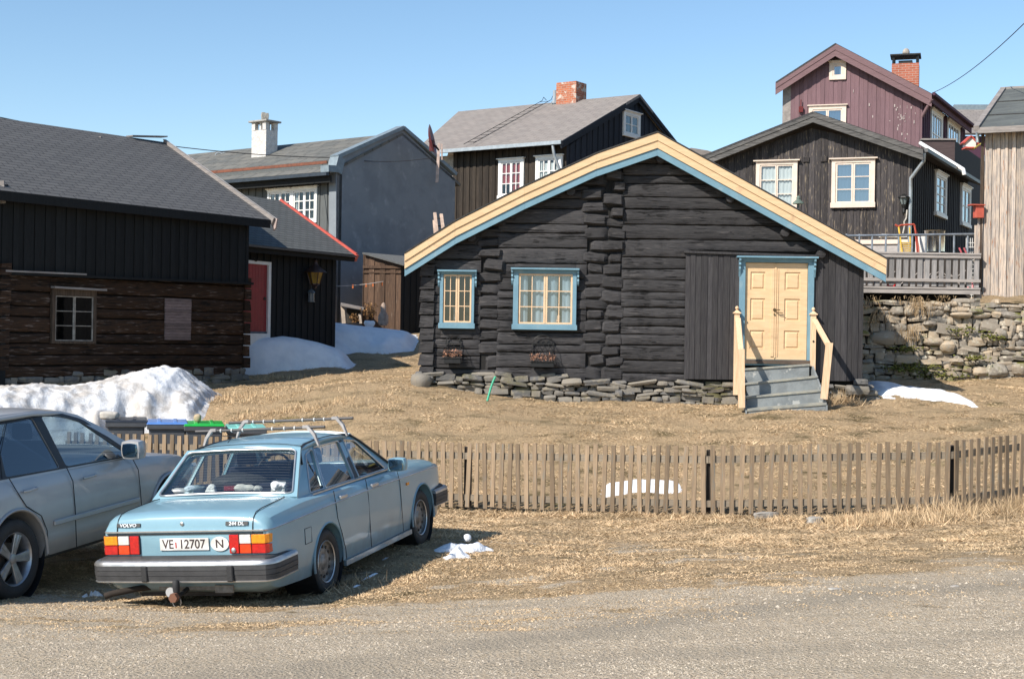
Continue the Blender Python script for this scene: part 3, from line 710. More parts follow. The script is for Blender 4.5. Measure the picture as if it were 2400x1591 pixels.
logs(mb, cp, sL + .06, n1a + .12, z0, zt, undr, bot, holes, 3, mean=.235)
logs(mb, cp, n1b - .12, n2a + .05, z0, zt, undr, bot, holes, 5, mean=.225)
logs(mb, cp, n2b - .05, sbL + .1, z0, zflash + .05, undr, bot, [], 8, mean=.215)
logs(mb, cp, n2b - .05, sR + .1, zflash + .05, zt, undr, bot, [], 9, mean=.225)
# crossing log ends: four notch columns of hewn heads
def notch(mb, pl, sc, wd, z0, z1, seed, out=.10, mean=.22, big=0, sharp=1):
    r = random.Random(seed); z = z0; k = 0
    while z < z1:
        h = mean * (.75 + .6 * r.random()); a = sc - wd / 2 + r.uniform(-.05, .03); b = sc + wd / 2 + r.uniform(-.05, .07)
        if k % 2 and r.random() < .6: a += wd * r.uniform(.25, .45)
        o = out * r.uniform(.6, 1.3) + (big if z > z1 - (z1 - z0) * .45 else 0) * r.random()
        if undr((a + b) / 2) > z + .1:
            sl_, sk = r.uniform(-.03, .03), r.uniform(-.05, .05); P = pl.at; vs = []; nx, nz = 6, 5; rn = r.random()
            for i in range(nx + 1):
                for j in range(nz + 1):
                    u, v = i / nx, j / nz; ed = (1 - abs(2 * u - 1) ** 6) * (1 - abs(2 * v - 1) ** 6)
                    pinch = 1 - .05 * abs(2 * u - 1) ** 3 * (1 if r.random() < .7 else .4)
                    vs.append(P(a + (b - a) * u + sk * (v - .5) * .6, z + h * (.5 + (v - .5) * pinch) + sl_ * (u - .5) * 2, o * (ed ** .22) + .016 * (r.random() - .5) + (-.06 if ed < 1e-6 else 0) * .8))
            fs = [(i * (nz + 1) + j, (i + 1) * (nz + 1) + j, (i + 1) * (nz + 1) + j + 1, i * (nz + 1) + j + 1) for i in range(nx) for j in range(nz)]
            mb.add(vs, fs, rn)
        z += h + .004; k += 1
notch(mb, cp, (n1a + n1b) / 2, .56, z0, undr((n1a + n1b) / 2), 21, .022, big=.12, sharp=1)
notch(mb, cp, (n2a + n2b) / 2 - .22, .50, z0, undr(n2a) - .0, 22, .02, big=.10)
notch(mb, cp, (n2a + n2b) / 2 + .16, .46, z0, undr(n2b) - .0, 23, .03, big=.15)
for zz in np.arange(z0, 4.2, .25):   # left corner heads
    if roofz(sL) > zz + .4: rr = .10 + .05 * rng.random(); mb.prism([(sL - .12 - rr * .3, zz), (sL + .13, zz + .01), (sL + .15, zz + .22), (sL - .12, zz + .225)], cp.at, -.25, .07 + .04 * rng.random(), rng.random())
o_log = mb.build('log_wall', TAR, cot, smooth=38, fixn=False)
mb = MB(); mb.prism([(sL - .10, z0), (sL + .1, z0), (sL + .1, 3.2), (sL - .10, 3.2)], cp.at, -.22, .03); mb.build('corner_core', DARK, cot)
# dark core behind the logs, with the openings
core = [(sL, z0 - .1), (sR, z0 - .1)] + [(s_, roofz(s_) - .22) for s_ in (sR, topst[4][0], topst[3][0], topst[2][0], topst[1][0], sL)]
solidwall(cot, cp, core, holes, DARK, d=-.045, th=.1, name='wall_core')
# side and back walls
mb = MB(); B = cp.off(-6.5)
mb.add([cp.at(sL, z0, -.05), B.at(sL, z0), B.at(sL, roofz(sL) - .3), cp.at(sL, roofz(sL) - .3, -.05)], [(0, 1, 2, 3)]); mb.add([cp.at(sR, z0, -.05), B.at(sR, z0), B.at(sR, roofz(sR) - .3), cp.at(sR, roofz(sR) - .3, -.05)], [(3, 2, 1, 0)])
mb.prism(core, B.at, -.1, 0); mb.build('side_wall', TARV, cot)
# vertical boarding round the door
mb = MB()
boards(mb, cp, sbL, dro[0] + .03, lambda s: zflash, zbase, w=.115, d=.085, step=.012, jit=.35, seed=31)
mb.build('board_wall', TARV, cot); mb = MB()
boards(mb, cp, dro[2] - .03, sR, lambda s: min(zflash + .0, undr(s)) if s < sbR else undr(s), zbase, w=.115, d=.085, step=.012, jit=.35, seed=32, kinks=(sbR,))
mb.build('board_wall', TARV, cot)
mb = MB(); a = cp.st(1604, 589, .13); b = cp.st(1928, 600, .13)
mb.prism([(a[0], a[1] - .03), (b[0], b[1] - .03), (b[0], b[1] + .015), (a[0], a[1] + .015)], cp.at, 0, .14); mb.build('flashing_board', TARV, cot)
# bargeboards (yellow pair, blue under) on both slopes
def slope_strip(pts, lo, hi, d0, d1, m, name, endcut=0):
    mb = MB()
    for i in range(len(pts) - 1):
        (a, za), (b, zb) = pts[i], pts[i + 1]
        mb.prism([(a, za - hi), (b, zb - hi), (b, zb - lo), (a, za - lo)], bd.at, d0, d1)
    return mb.build(name, m, cot, bevel=.003)
left = topst[:5]; right = topst[4:]
for pts in (left, right):
    slope_strip(pts, .02, .165, .022, .052, YEL, 'upper_bargeboard'); slope_strip(pts, .16, .31, 0, .03, YEL, 'lower_bargeboard')
    slope_strip([(p[0], p[1]) for p in pts], .30, .455, -.03, .004, BLU, 'blue_bargeboard')
# roof slabs following the kinked outline, full depth
for nm, pts in (('roof', left), ('roof', right)):
    mb = MB()
    for i in range(len(pts) - 1):
        (a, za), (b, zb) = pts[i], pts[i + 1]; Q = cp.off(-6.9)
        t0, t1 = .0, .09
        f = [bd.at(a, za - t1, .0), bd.at(b, zb - t1, .0), bd.at(b, zb - t0 + .012, .07), bd.at(a, za - t0 + .012, .07)]
        f[0] = bd.at(a, za - t1, -.035); f[1] = bd.at(b, zb - t1, -.035)
        g = [Q.at(a, za - t1), Q.at(b, zb - t1), Q.at(b, zb + .012), Q.at(a, za + .012)]
        mb.add([bd.at(a, za - t1, -.035), bd.at(b, zb - t1, -.035), bd.at(b, zb - .012, -.035), bd.at(a, za - .012, -.035), bd.at(a, za - .012, .066), bd.at(b, zb - .012, .066), bd.at(b, zb + .014, .066), bd.at(a, za + .014, .066)] + g,
               [(0, 1, 2, 3), (3, 2, 5, 4), (4, 5, 6, 7), (7, 6, 10, 11), (0, 8, 9, 1), (8, 11, 10, 9)])
    mb.build(nm, FELT, cot)
# purlin ends under the eaves
for px, py in ((1105, 556), (1338, 449), (1548, 372), (1712, 465), (1840, 545), (1925, 595)):
    s_, z_ = cp.st(px, py, .15); mb = MB(); c = cp.at(s_, z_, 0); mb.lathe([(.09, 0), (.095, .02), (.085, .20), (.05, .21)], Matrix.Translation(cp.at(s_, min(z_, roofz(s_) - .42), -.02)) @ cp.n.to_track_quat('Z', 'Y').to_matrix().to_4x4(), 10, rnd=.3); mb.build('purlin', TAR, cot, smooth=50)
def bracket(parent, pl, s, z, d, m, h=.30):
    mb = MB(); prof = [(0, 0), (.10, 0), (.10, -.05), (.06, -.09), (.085, -.13), (.05, -.17), (.06, -.21), (.03, -.27), (.0, -h)]
    f = lambda a, b, c: pl.at(s + c, z + b, d + a); mb.prism(prof, f, -.018, .018); return mb.build('bracket', m, parent)
wa = window(cot, cp, w1o, w1s, 4, 3, BLU, YEL2, .075, .04, curtain=BRNC, cspans=((.0, .07, 0, 1), (.30, .36, 0, 1), (.62, .68, 0, 1)), hood=.10, sill=.10, stile=.032, mun=.016)
wb = window(cot, cp, w2o, w2s, 4, 3, BLU, YEL2, .075, .04, curtain=mat('pale_blue_curtain', (.36, .44, .52), (.22, .29, .36), scale=8, stretch=(8, 8, .5), rough=.9), cspans=((0, .17, 0, 1), (.25, .47, 0, 1), (.53, .72, 0, 1), (.8, 1, 0, 1)), hood=.10, sill=.10, glass=glass_mat('hazy_glass', refl=.07), stile=.034, mun=.017)
for fr, o_ in ((wa, w1o), (wb, w2o)):
    for s_ in (o_[0] - .025, o_[2] + .025): bracket(fr, cp, s_, o_[3] - .002, .07, BLU)
# knick-knacks on the window ledge
def trinket(name, lab, px, py, h, r, col):
    s_, z_ = cp.st(px, py); mb = MB(); mb.lathe([(r, 0), (r * 1.1, h * .2), (r * .6, h * .5), (r * .75, h * .7), (r * .5, h * .9), (.003, h)], Matrix.Translation(cp.at(s_, w2s[1] + .05 if px > 1150 else w1s[1] + .05, -.015)), 10)
    tag(mb.build(name, mat('glazed_' + name, col), smooth=60), lab, 'ornament')
trinket('vase', 'white vase on the ledge of the narrow left cottage window', 1064, 745, .28, .03, (.7, .68, .65))
trinket('figurine', 'slim pale pink figurine at the left of the wide cottage window', 1250, 740, .27, .03, (.6, .4, .38))
trinket('figurine', 'round peach figurine at the right of the wide cottage window', 1309, 745, .14, .05, (.75, .45, .3))
trinket('candlestick', 'dark candlestick right of the middle of the wide cottage window', 1292, 745, .25, .03, (.12, .16, .16))
# paired door
dd = .085
mb = MB(); mb.sheet([(dro[0], dro[1] - .1), (dro[2], dro[1] - .1), (dro[2], dro[3]), (dro[0], dro[3])], [[(drs[0], drs[1] - .02), (drs[2], drs[1] - .02), (drs[2], drs[3]), (drs[0], drs[3])]], cp.at, dd - .05, dd + .05)
fr = mb.build('door_frame', BLU, cot, bevel=.004)
mb = MB(); bar(mb, cp, (dro[0] - .06, dro[3] + .02, dro[2] + .06, dro[3] + .055), dd, dd + .17); bar(mb, cp, (dro[0] - .02, dro[3] - .03, dro[2] + .02, dro[3] + .018), dd, dd + .075); mb.build('hood', BLU, fr, bevel=.003)
for s_ in (dro[0] - .0, dro[2] + .0): bracket(fr, cp, s_, dro[3] + .018, dd + .05, BLU, .36)
mb = MB(); bar(mb, cp, (drs[0] - .05, drs[1] - .10, drs[2] + .05, drs[1] - .022), -.04, dd + .10); mb.build('threshold', mat('brown_sill', (.10, .07, .05), rough=.7), fr)
mb = MB(); bar(mb, cp, (drs[0], drs[1] - .02, drs[2], drs[3]), -.08, -.05); mb.build('door_void', DARK, fr)
mid = cp.st(1818, 700, .1)[0]
for k, (a, b) in enumerate(((drs[0] + .006, mid - .004), (mid + .004, drs[2] - .006))):
    mb = MB(); z_0, z_1 = drs[1] - .015, drs[3] - .008; H_ = z_1 - z_0
    pa, pb = (a + .10, b - .20) if k == 0 else (a + .17, b - .14)
    pans = [(pa, z_0 + H_ * f0, pb, z_0 + H_ * f1) for f0, f1 in ((.11, .30), (.40, .63), (.72, .905))]
    mb.sheet([(a, z_0), (b, z_0), (b, z_1), (a, z_1)], [[(p[0], p[1]), (p[2], p[1]), (p[2], p[3]), (p[0], p[3])] for p in pans], cp.at, dd - .06, dd - .005)
    for p in pans:
        P = cp.at; e = .028; g = .05
        o = [(p[0], p[1]), (p[2], p[1]), (p[2], p[3]), (p[0], p[3])]; i_ = [(p[0] + e, p[1] + e), (p[2] - e, p[1] + e), (p[2] - e, p[3] - e), (p[0] + e, p[3] - e)]; j_ = [(p[0] + g, p[1] + g), (p[2] - g, p[1] + g), (p[2] - g, p[3] - g), (p[0] + g, p[3] - g)]
        vs = [P(x, z, dd - .026) for x, z in o] + [P(x, z, dd - .026) for x, z in i_] + [P(x, z, dd - .008) for x, z in j_]
        mb.add(vs, [(i, (i + 1) % 4, 4 + (i + 1) % 4, 4 + i) for i in range(4)] + [(4 + i, 4 + (i + 1) % 4, 8 + (i + 1) % 4, 8 + i) for i in range(4)] + [(8, 9, 10, 11)])
    if k == 0: bar(mb, cp, (b - .085, z_0 + .06, b - .02, z_1 - .12), dd - .005, dd + .018); bar(mb, cp, (b - .015, z_0 + .03, b + .02, z_1 - .02), dd - .004, dd + .01)
    else: bar(mb, cp, (a + .03, z_0 + .06, a + .05, z_1 - .12), dd - .005, dd + .008)
    dl = mb.build('door', YEL, fr, bevel=.003, fixn=False)
mb = MB(); s_, z_ = cp.st(1815, 726, .1); c = cp.at(s_, z_, dd + .02); mb.tube([c, c + cp.n * .06, c + cp.n * .06 + cp.u * .10], .010, 8); mb.lathe([(.03, 0), (.03, .01)], Matrix.Translation(c) @ cp.n.to_track_quat('Z', 'Y').to_matrix().to_4x4(), 12); c2 = c - Vector((0, 0, .09)); mb.lathe([(.018, 0), (.018, .01)], Matrix.Translation(c2) @ cp.n.to_track_quat('Z', 'Y').to_matrix().to_4x4(), 10); mb.tube([c + cp.u * .06 - Vector((0, 0, .05)) , c + cp.u * .06 - Vector((0, 0, .05)) + cp.n * .04, c + cp.u * .16 - Vector((0, 0, .06)) + cp.n * .04], .008, 6)
mb.build('handle', mat('aged_brass', (.20, .14, .07), rough=.4, metal=.8), fr)
# foundation of dry laid slabs
def stonerow(mb, pl, s0, s1, top, bot, mean_h, mean_w, d, dep, seed, sq=.55, wild=.4, d_in=.0):
    """dry-laid courses; d = face depth outwards"""
    r = random.Random(seed); rng.seed(seed); z = bot(0.5 * (s0 + s1)) if callable(bot) else bot
    zmin = min(bot(s0), bot(s1), bot((s0 + s1) / 2)) - .1; zmax = max(top(s0 + (s1 - s0) * k / 12) for k in range(13)); z = zmin
    while z < zmax:
        h = mean_h * r.choice((.55, .7, .9, 1.0, 1.2, 1.5)); x = s0 + r.uniform(-.2, 0)
        while x < s1:
            w_ = mean_w * r.choice((.45, .6, .8, 1.0, 1.3, 1.7)) ; hh = h * r.uniform(.8, 1.15); c = x + w_ / 2; zc = z + h / 2 + r.uniform(-.25, .25) * h * wild
            if zc + hh * .42 < top(c) + .03 and zc > bot(c) - .12 and s0 - .15 < c < s1 + .1:
                rock(mb, pl.at(c, zc, d - dep / 2 + r.uniform(-.5, .5) * wild * .12), (w_ * 1.06, dep * r.uniform(.85, 1.15), hh * 1.12), math.atan2(pl.u.y, pl.u.x) + r.uniform(-.12, .12), sq + r.uniform(-.15, .2), .09, tilt=r.uniform(-.09, .09) * wild * 2)
            x += w_
        z += h * .94
mb = MB(); gz = lambda s: terz(cp.at(s, 0).x, cp.at(s, 0).y - .15) - .05
stonerow(mb, cp, sL - .12, n2b - .1, zbase, gz, .095, .32, .12, .32, 41, wild=1.0, sq=.7)
stonerow(mb, cp, n2b - .15, sR + .12, zbase, gz, .085, .34, .06, .32, 42, sq=.75, wild=.9)
p = cp.at(*cp.st(1000, 893)); rock(mb, (p.x - .08, p.y - .25, p.z - .02), (.42, .45, .38), .3, .2, .1, .1, hi=True)
p = cp.at(*cp.st(2012, 897)); rock(mb, (p.x, p.y - .15, p.z + .02), (.26, .3, .12), .1, .4, .1, .9, hi=True); rock(mb, (p.x - .05, p.y - .2, p.z - .14), (.42, .3, .2), .1, .7, .1, .3, hi=True)
mb.build('foundation', SLATE, cot, smooth=30)
mb = MB(); mb.prism([(sL, .6), (sR, .6), (sR, zbase(sR) - .01), (sL, zbase(sL) - .01)], cp.at, -.4, -.06); mb.build('foundation_core', mat('dark_earth', (.02, .018, .015), rough=1), cot)
# ---- steps with newels and handrails: a thing of its own
stp = thing('front_steps', 'weathered grey wooden steps with raw pine handrails at the cream double door', 'steps', W(1820, 950, 26.7))
sc0, sc1 = cp.st(1738, 860)[0], cp.st(1900, 860)[0]
treads = [((1742, 864), (1899, 853), .42), ((1746, 898), (1917, 881), .74), ((1746, 929.5), (1931, 913), 1.06), ((1752, 958), (1938, 943), 1.36)]
prev = None; TR = []
for (pl_, pr_, d_) in treads:
    Q = cp.off(d_); a = Q.st(*pl_); b = Q.st(*pr_); TR.append((a, b, d_))
mbt, mbr = MB(), MB()
for i, (a, b, d_) in enumerate(TR):
    back = (TR[i - 1][2] if i else 0.07)
    th = .035
    f = lambda s, z, d: cp.at(s, z, d)
    if i < 3:
        mbt.hexa([f(a[0], a[1] - th, back - .02), f(b[0], b[1] - th, back - .02), f(b[0], b[1] - th, d_ + .03), f(a[0], a[1] - th, d_ + .03), f(a[0], a[1], back - .02), f(b[0], b[1], back - .02), f(b[0], b[1], d_ + .03), f(a[0], a[1], d_ + .03)])
        na, nb_ = TR[i + 1][0], TR[i + 1][1]
        mbr.hexa([f(a[0] + .03, na[1] - .01, d_ - .02), f(b[0] - .02, nb_[1] - .01, d_ - .02), f(b[0] - .02, nb_[1] - .01, d_ + .005), f(a[0] + .03, na[1] - .01, d_ + .005), f(a[0] + .03, a[1] - th, d_ - .02), f(b[0] - .02, b[1] - th, d_ - .02), f(b[0] - .02, b[1] - th, d_ + .005), f(a[0] + .03, a[1] - th, d_ + .005)])
    else:
        mbt.hexa([f(a[0], a[1] - .05, back), f(b[0], b[1] - .05, back), f(b[0], b[1] - .05, d_), f(a[0], a[1] - .05, d_), f(a[0], a[1], back), f(b[0], b[1], back), f(b[0], b[1], d_), f(a[0], a[1], d_)])
        mbr.hexa([f(a[0] + .02, a[1] - .3, d_ - .05), f(b[0] - .02, b[1] - .3, d_ - .05), f(b[0] - .02, b[1] - .3, d_ - .02), f(a[0] + .02, a[1] - .3, d_ - .02), f(a[0] + .02, a[1] - .05, d_ - .05), f(b[0] - .02, b[1] - .05, d_ - .05), f(b[0] - .02, b[1] - .05, d_ - .02), f(a[0] + .02, a[1] - .05, d_ - .02)])
a0_, b0_ = TR[0][0], TR[0][1]
TRW = mat('worn_step_edge', (.30, .29, .24), (.20, .21, .20), scale=6, rough=.8, bmp=.4, bscale=20)
mbt.build('tread', TRW, stp, bevel=.004); mbr.build('riser', STEP, stp)
for sgn, e in ((0, 'L'), (1, 'R')):
    mb = MB(); q = [TR[k][sgn] for k in range(4)]
    poly = [(.07, q[0][1] - .04), (TR[0][2], q[0][1] - .04), (TR[1][2], q[1][1] - .04), (TR[2][2], q[2][1] - .04), (TR[3][2], q[3][1] - .06), (TR[3][2], q[3][1] - .3), (.07, q[3][1] - .3)]
    if sgn == 0: s_at = lambda dpt: q[0][0] + (q[3][0] - q[0][0]) * dpt / TR[3][2] - .02
    else: s_at = lambda dpt: q[0][0] + (q[3][0] - q[0][0]) * dpt / TR[3][2] + .0
    fn = lambda a, z, c, s_at=s_at: cp.at(s_at(a) + c, z, a); mb.prism(poly, fn, -.015, .015); mb.build('stringer', STEP, stp)
def newel(parent, s, z0, z1, d, w=.095, ball=True, lean=(0, 0)):
    mb = MB(); a = cp.at(s, z0, d); b = cp.at(s + lean[0], z1, d + lean[1]); mb.beam(a, b, w, w, up=cp.n)
    if ball:
        mb.beam(b, b + Vector((0, 0, .025)), w + .05, w + .05, up=cp.n)
        k = w / 2 + .012; t = b + Vector((0, 0, .025)); u, n = cp.u, cp.n
        mb.hexa([t - u * k - n * k, t + u * k - n * k, t + u * k + n * k, t - u * k + n * k] + [t + Vector((0, 0, .045)) + q for q in (-u * .015 - n * .015, u * .015 - n * .015, u * .015 + n * .015, -u * .015 + n * .015)])
        mb.lathe([(.012, 0), (.012, .01), (.03, .03), (.036, .05), (.028, .072), (.006, .088)], Matrix.Translation(t + Vector((0, 0, .035))), 12)
    return mb.build('newel_post', NEWW, parent, smooth=30)
nl = cp.st(1727, 735, .16); nlb = cp.st(1722, 925, .16); nr_ = cp.st(1906, 738, .16)
newel(stp, nl[0], nlb[1], nl[1], .18); newel(stp, nr_[0], cp.st(1903, 880, .16)[1], nr_[1], .18)
Q = cp.off(1.30); ls = Q.st(1737, 818); lb = Q.st(1738, 955); rs = Q.st(1944, 803); rb = Q.st(1931, 935)
newel(stp, lb[0], lb[1], ls[1], 1.30, .115, False, (ls[0] - lb[0], 0)); newel(stp, rb[0], rb[1], rs[1], 1.30, .115, False, (rs[0] - rb[0], 0))
for (n0, n1) in ((nl, ls), (nr_, rs)):
    mb = MB(); mb.beam(cp.at(n0[0] + .02, n0[1] - .10, .2), cp.at(n1[0], n1[1] - .07, 1.28), .05, .10, up=cp.u); mb.build('handrail', NEWW, stp, bevel=.004)
mb = MB(); mb.lathe([(.02, 0), (.02, .006)], Matrix.Translation(cp.at(nr_[0], cp.st(1905, 800, .16)[1], .23)) @ cp.n.to_track_quat('Z', 'Y').to_matrix().to_4x4(), 10); mb.build('bolt_hole', DARK, stp)
# ---- wrought iron flower racks
FLOW = mat('withered_flowers', (.50, .26, .17), (.30, .15, .09), scale=20, var=.6, rough=.9)
def flower_rack(px0, py0, px1, py1, lab, seed, n):
    a, z1 = cp.st(px0, py0, .1); b, z0_ = cp.st(px1, py1, .1); c = (a + b) / 2; w_ = b - a; r = random.Random(seed)
    t = thing('flower_rack', lab, 'flower basket', cp.at(c, z0_, .1), group='iron flower racks on the cottage wall')
    mb = MB(); P = cp.at; base = .075
    arc = [P(c + w_ * .40 * math.cos(th), z1 - .17 + .16 * math.sin(th), base) for th in np.linspace(0, math.pi, 13)]; mb.tube(arc, .008, 6)
    bar(mb, cp, (c - w_ * .45, z1 - .185, c + w_ * .45, z1 - .165), base - .01, base + .01)
    for k in range(n): 
        x = c - w_ * .3 + w_ * .6 * k / max(1, n - 1); mb.tube([P(x + .035 * math.cos(th), z1 - .10 + .035 * math.sin(th), base) for th in np.linspace(0, 5.5, 10)], .006, 5)
    for x in (-.4, .4): mb.tube([P(c + w_ * x, z1 - .17, base), P(c + w_ * x, z0_ + .06, base)], .007, 5)
    for k in range(n + 1):
        x = c - w_ * .42 + w_ * .84 * k / n
        mb.tube([P(x, z1 - .17, base), P(x + .03, z1 - .26, base + .09), P(x - .03, z0_ + .30, base + .18), P(x, z0_ + .08, base + .20)], .006, 5)
    for zz in (z0_ + .10, z0_ + .22): mb.tube([P(c - w_ / 2, zz, base), P(c - w_ / 2, zz, base + .2), P(c + w_ / 2, zz, base + .2), P(c + w_ / 2, zz, base)], .007, 5)
    mb.build('rack_frame', IRON, t)
    mb = MB(); mb.box(P(c, z0_ + .05, base + .10), (w_ * .9, .17, .10), math.atan2(cp.u.y, cp.u.x)); mb.build('trough', IRON, t)
    mb = MB()
    for k in range(260):
        x = c + w_ * .5 * r.uniform(-1, 1); zz = z0_ + .12 + .13 * r.random(); d_ = base + .02 + .2 * r.random(); a3 = Vector((r.uniform(-1, 1), r.uniform(-1, 1), r.uniform(-.5, 1))).normalized() * r.uniform(.02, .06); b3 = Vector((r.uniform(-1, 1), r.uniform(-1, 1), r.uniform(-1, 1))).normalized() * .010
        q = P(x, zz, d_); mb.add([q - b3, q + b3, q + a3], [(0, 1, 2)], r.random())
    mb.build('dried_flowers', FLOW, t, fixn=False)
flower_rack(1041, 783, 1083, 851, 'small iron flower rack with withered blooms under the narrow cottage window', 5, 2)
flower_rack(1243, 784, 1301, 860, 'wide iron flower rack with withered blooms under the large cottage window', 6, 4)
mb = MB(); pts = [W(1161, 883, 27.35), W(1156, 893, 27.3), W(1150, 910, 27.3), W(1145, 928, 27.25), W(1142, 940, 27.2)]; mb.tube(pts, .022, 8); tag(mb.build('garden_hose', mat('green_rubber', (.04, .38, .22), rough=.5), smooth=60), 'end of a bright green hose hanging over the cottage foundation', 'hose')
# dry shrub in front of foundation and right corner
# ================================================================== other houses
BRN = wood('old_brown_log_wood', (.050, .024, .011), (.022, .012, .007), vert=False, var=.4, third=(.17, .13, .11), tlo=.56, thi=.70, bmp=.9, g=1.4, crack=(1.0, (.4, .4, 9), .02))
BLKV = wood('black_barn_boards', (.011, .0125, .0135), (.007, .008, .009), var=.2, bmp=.4)
SHG = roofmat('asphalt_shingles', (.125, .124, .124), (.10, .10, .102), .34, .145, (.035, .035, .04), .7)
SHG2 = roofmat('grey_green_shingles', (.135, .14, .135), (.11, .115, .112), .30, .13, (.04, .04, .04), .7)
WHT = mat('white_paint', (.80, .79, .76), (.72, .71, .68), scale=6, rough=.5, bmp=.1, bscale=30)
CRM = mat('cream_white_paint', (.72, .60, .50), (.64, .53, .44), scale=6, rough=.55, bmp=.15, bscale=30)
GRW = wood('weathered_grey_trim', (.30, .27, .25), (.19, .17, .16), vert=False, var=.2, bmp=.5)
ZINC = mat('zinc', (.45, .48, .50), (.36, .39, .41), scale=6, rough=.4, metal=.6)
def P2(p): return (p[0], p[1])
# ---- long brown log barn on the left
bu = (.6, .8); bp = Plane(W(570, 885, 32.4), bu)
barn = thing('log_barn', 'long barn of brown logs below and black boards above, under a grey shingle roof', 'barn', W(570, 885, 32.4))
bR = 0.0; bL = bp.st(6, 800)[0]; bLL = bL - 7.0
zE = lambda s: float(np.interp(s, [bL, bR], [bp.st(6, 452)[1], bp.st(572, 520)[1]]))
zM = lambda s: float(np.interp(s, [bL, bR], [bp.st(6, 640)[1], bp.st(572, 664)[1]]))
gzb = lambda s: terz(bp.at(s, 0).x, bp.at(s, 0).y)
zS = lambda s: float(np.interp(s, [bL, bR], [bp.st(6, 880)[1], bp.st(565, 862)[1]]))
bw = bp.rect(120, 675, 222, 806, .0); bws = bp.rect(128, 692, 216, 800, .0)
hl = [(bw[0], bw[1], bw[2], bw[3])]
mb = MB(); logs(mb, bp, bL, bR, min(zS(bL), zS(bR)) - .05, 4.2, lambda s: zM(s) + .06, lambda s: zS(s) - .05, hl, 61, mean=.24, dep=.04, base=-.02)
for zz in np.arange(zS(0), zM(0), .26):
    mb.prism([(-.02, zz), (.13 + .05 * rng.random(), zz), (.13 + .05 * rng.random(), zz + .23), (-.02, zz + .24)], bp.at, -.12, .05, rng.random())
    mb.prism([(bL - .18 - .06 * rng.random(), zz), (bL + .05, zz), (bL + .05, zz + .24), (bL - .16, zz + .22)], bp.at, -.12, .14 + .06 * rng.random(), rng.random())
mb.build('log_wall', BRN, barn, smooth=38, fixn=False)
mb = MB(); boards(mb, bp, bL, bR, zE, zM, w=.12, d=.10, step=.02, seed=62)
mb.build('board_wall', BLKV, barn)
mb = MB(); a, b = zM(bL) , zM(bR); mb.prism([(bL - .05, a - .03), (bR + .12, b - .03), (bR + .12, b + .02), (bL - .05, a + .02)], bp.at, .0, .17); mb.build('drip_board', BLKV, barn)
mb = MB(); m_ = bp.st(190, 643)[0]; mb.prism([(bL - .08, zM(bL) + .02), (m_, zM(m_) + .02), (m_, zM(m_) + .055), (bL - .08, zM(bL) + .055)], bp.at, .02, .19); mb.build('grey_lath', GRW, barn)
core = [(bLL, .8), (bR, .8), (bR, zE(0) + .02), (bLL, zE(bL) + .1)]
solidwall(barn, bp, core, hl, DARK, d=-.09, th=.1, name='wall_core')
mb = MB(); Q = bp.off(-5.6); mb.hexa([bp.at(bLL, .8, -.2), bp.at(bR, .8, -.2), Q.at(bR, .8), Q.at(bLL, .8), bp.at(bLL, zE(0), -.2), bp.at(bR, zE(0), -.2), Q.at(bR, zE(0)), Q.at(bLL, zE(0))]); mb.build('side_wall', BLKV, barn)
mb = MB(); boards(mb, bp, bLL, bL - .02, lambda s: zE(bL) + .15, lambda s: .9, w=.14, d=.12, seed=64); mb.build('end_wall', BLKV, barn)
WDK = wood('aged_window_wood', (.10, .07, .05), (.05, .035, .025), var=.1)
PAN = mat('pale_worn_paint', (.36, .33, .29), (.2, .18, .16), scale=8, rough=.7)
fw = window(barn, bp, bw, bws, 2, 3, WDK, PAN, .03, .02, hood=0, mid=.1, glass=glass_mat('old_glass', tint=(.3, .32, .3), refl=.02), stile=.022, mun=.016)
mb = MB(); a = bp.st(124, 673, .1); b = bp.st(246, 680, .1); mb.prism([(a[0], a[1] - .02), (b[0], b[1] - .02), (b[0], b[1] + .02), (a[0], a[1] + .02)], bp.at, .02, .17); mb.build('hood', GRW, fw)
SHK = wood('pinkish_hatch_boards', (.22, .165, .155), (.13, .10, .098), vert=False, var=.3, g=2)
mb = MB(); hz = bp.rect(387, 702, 447, 797, .04); z = hz[1]
while z < hz[3] - .01: bar(mb, bp, (hz[0] + .01 * rng.random(), z, hz[2] - .01 * rng.random(), z + .055), .02, .045 + .01 * rng.random(), rng.random()); z += .06
mb.build('hatch', SHK, barn)
# barn roof
oh = .38
E1 = W(617, 516, (bp.at(.45, 0, oh)).y); E1 = bp.at(.42, bp.st(617, 514, oh)[1], oh)
s0 = bLL - .3
def ridge_from(pxr, pyr, Epl, eave_pt, n, lo=1, hi=9):
    """slide a vertical-plane ray backwards from the eave until it projects on px"""
    best = None
    for k in np.arange(lo, hi, .01):
        X, Y = eave_pt.x - n.x * k, eave_pt.y - n.y * k
        q = ray(pxr, pyr); e = abs(q.x * Y - X)
        if best is None or e < best[0]: best = (e, k, Vector((X, Y, CH + q.z * Y)))
    return best[2], best[1]
Rr, bwid = ridge_from(381, 333, bp, E1, bp.n)
Z0 = bp.st(0, 446, oh)[1]; slope_e = (Z0 - E1.z) / (bp.st(0, 446, oh)[0] - .42)
E0 = bp.at(s0, E1.z + slope_e * (s0 - .42) * .9, oh)
R0 = Rr + bp.u * (s0 - .42); qr = ray(0, 297); tt = 4.6
R0.z = Rr.z - .05
roofslab(barn, [E0, E1, Rr, R0], .07, SHG)
Bk = E1 - bp.n * 2 * bwid; Bk0 = E0 - bp.n * 2 * bwid
roofslab(barn, [Bk0, Bk, Rr, R0], .07, SHG)
mb = MB(); up = Vector((0, 0, 1))
mb.beam(E1 + bp.u * .03 - up * .03 + bp.n * .05, Rr + bp.u * .03 - up * .02, .05, .17); mb.build('verge_board', GRW, barn)
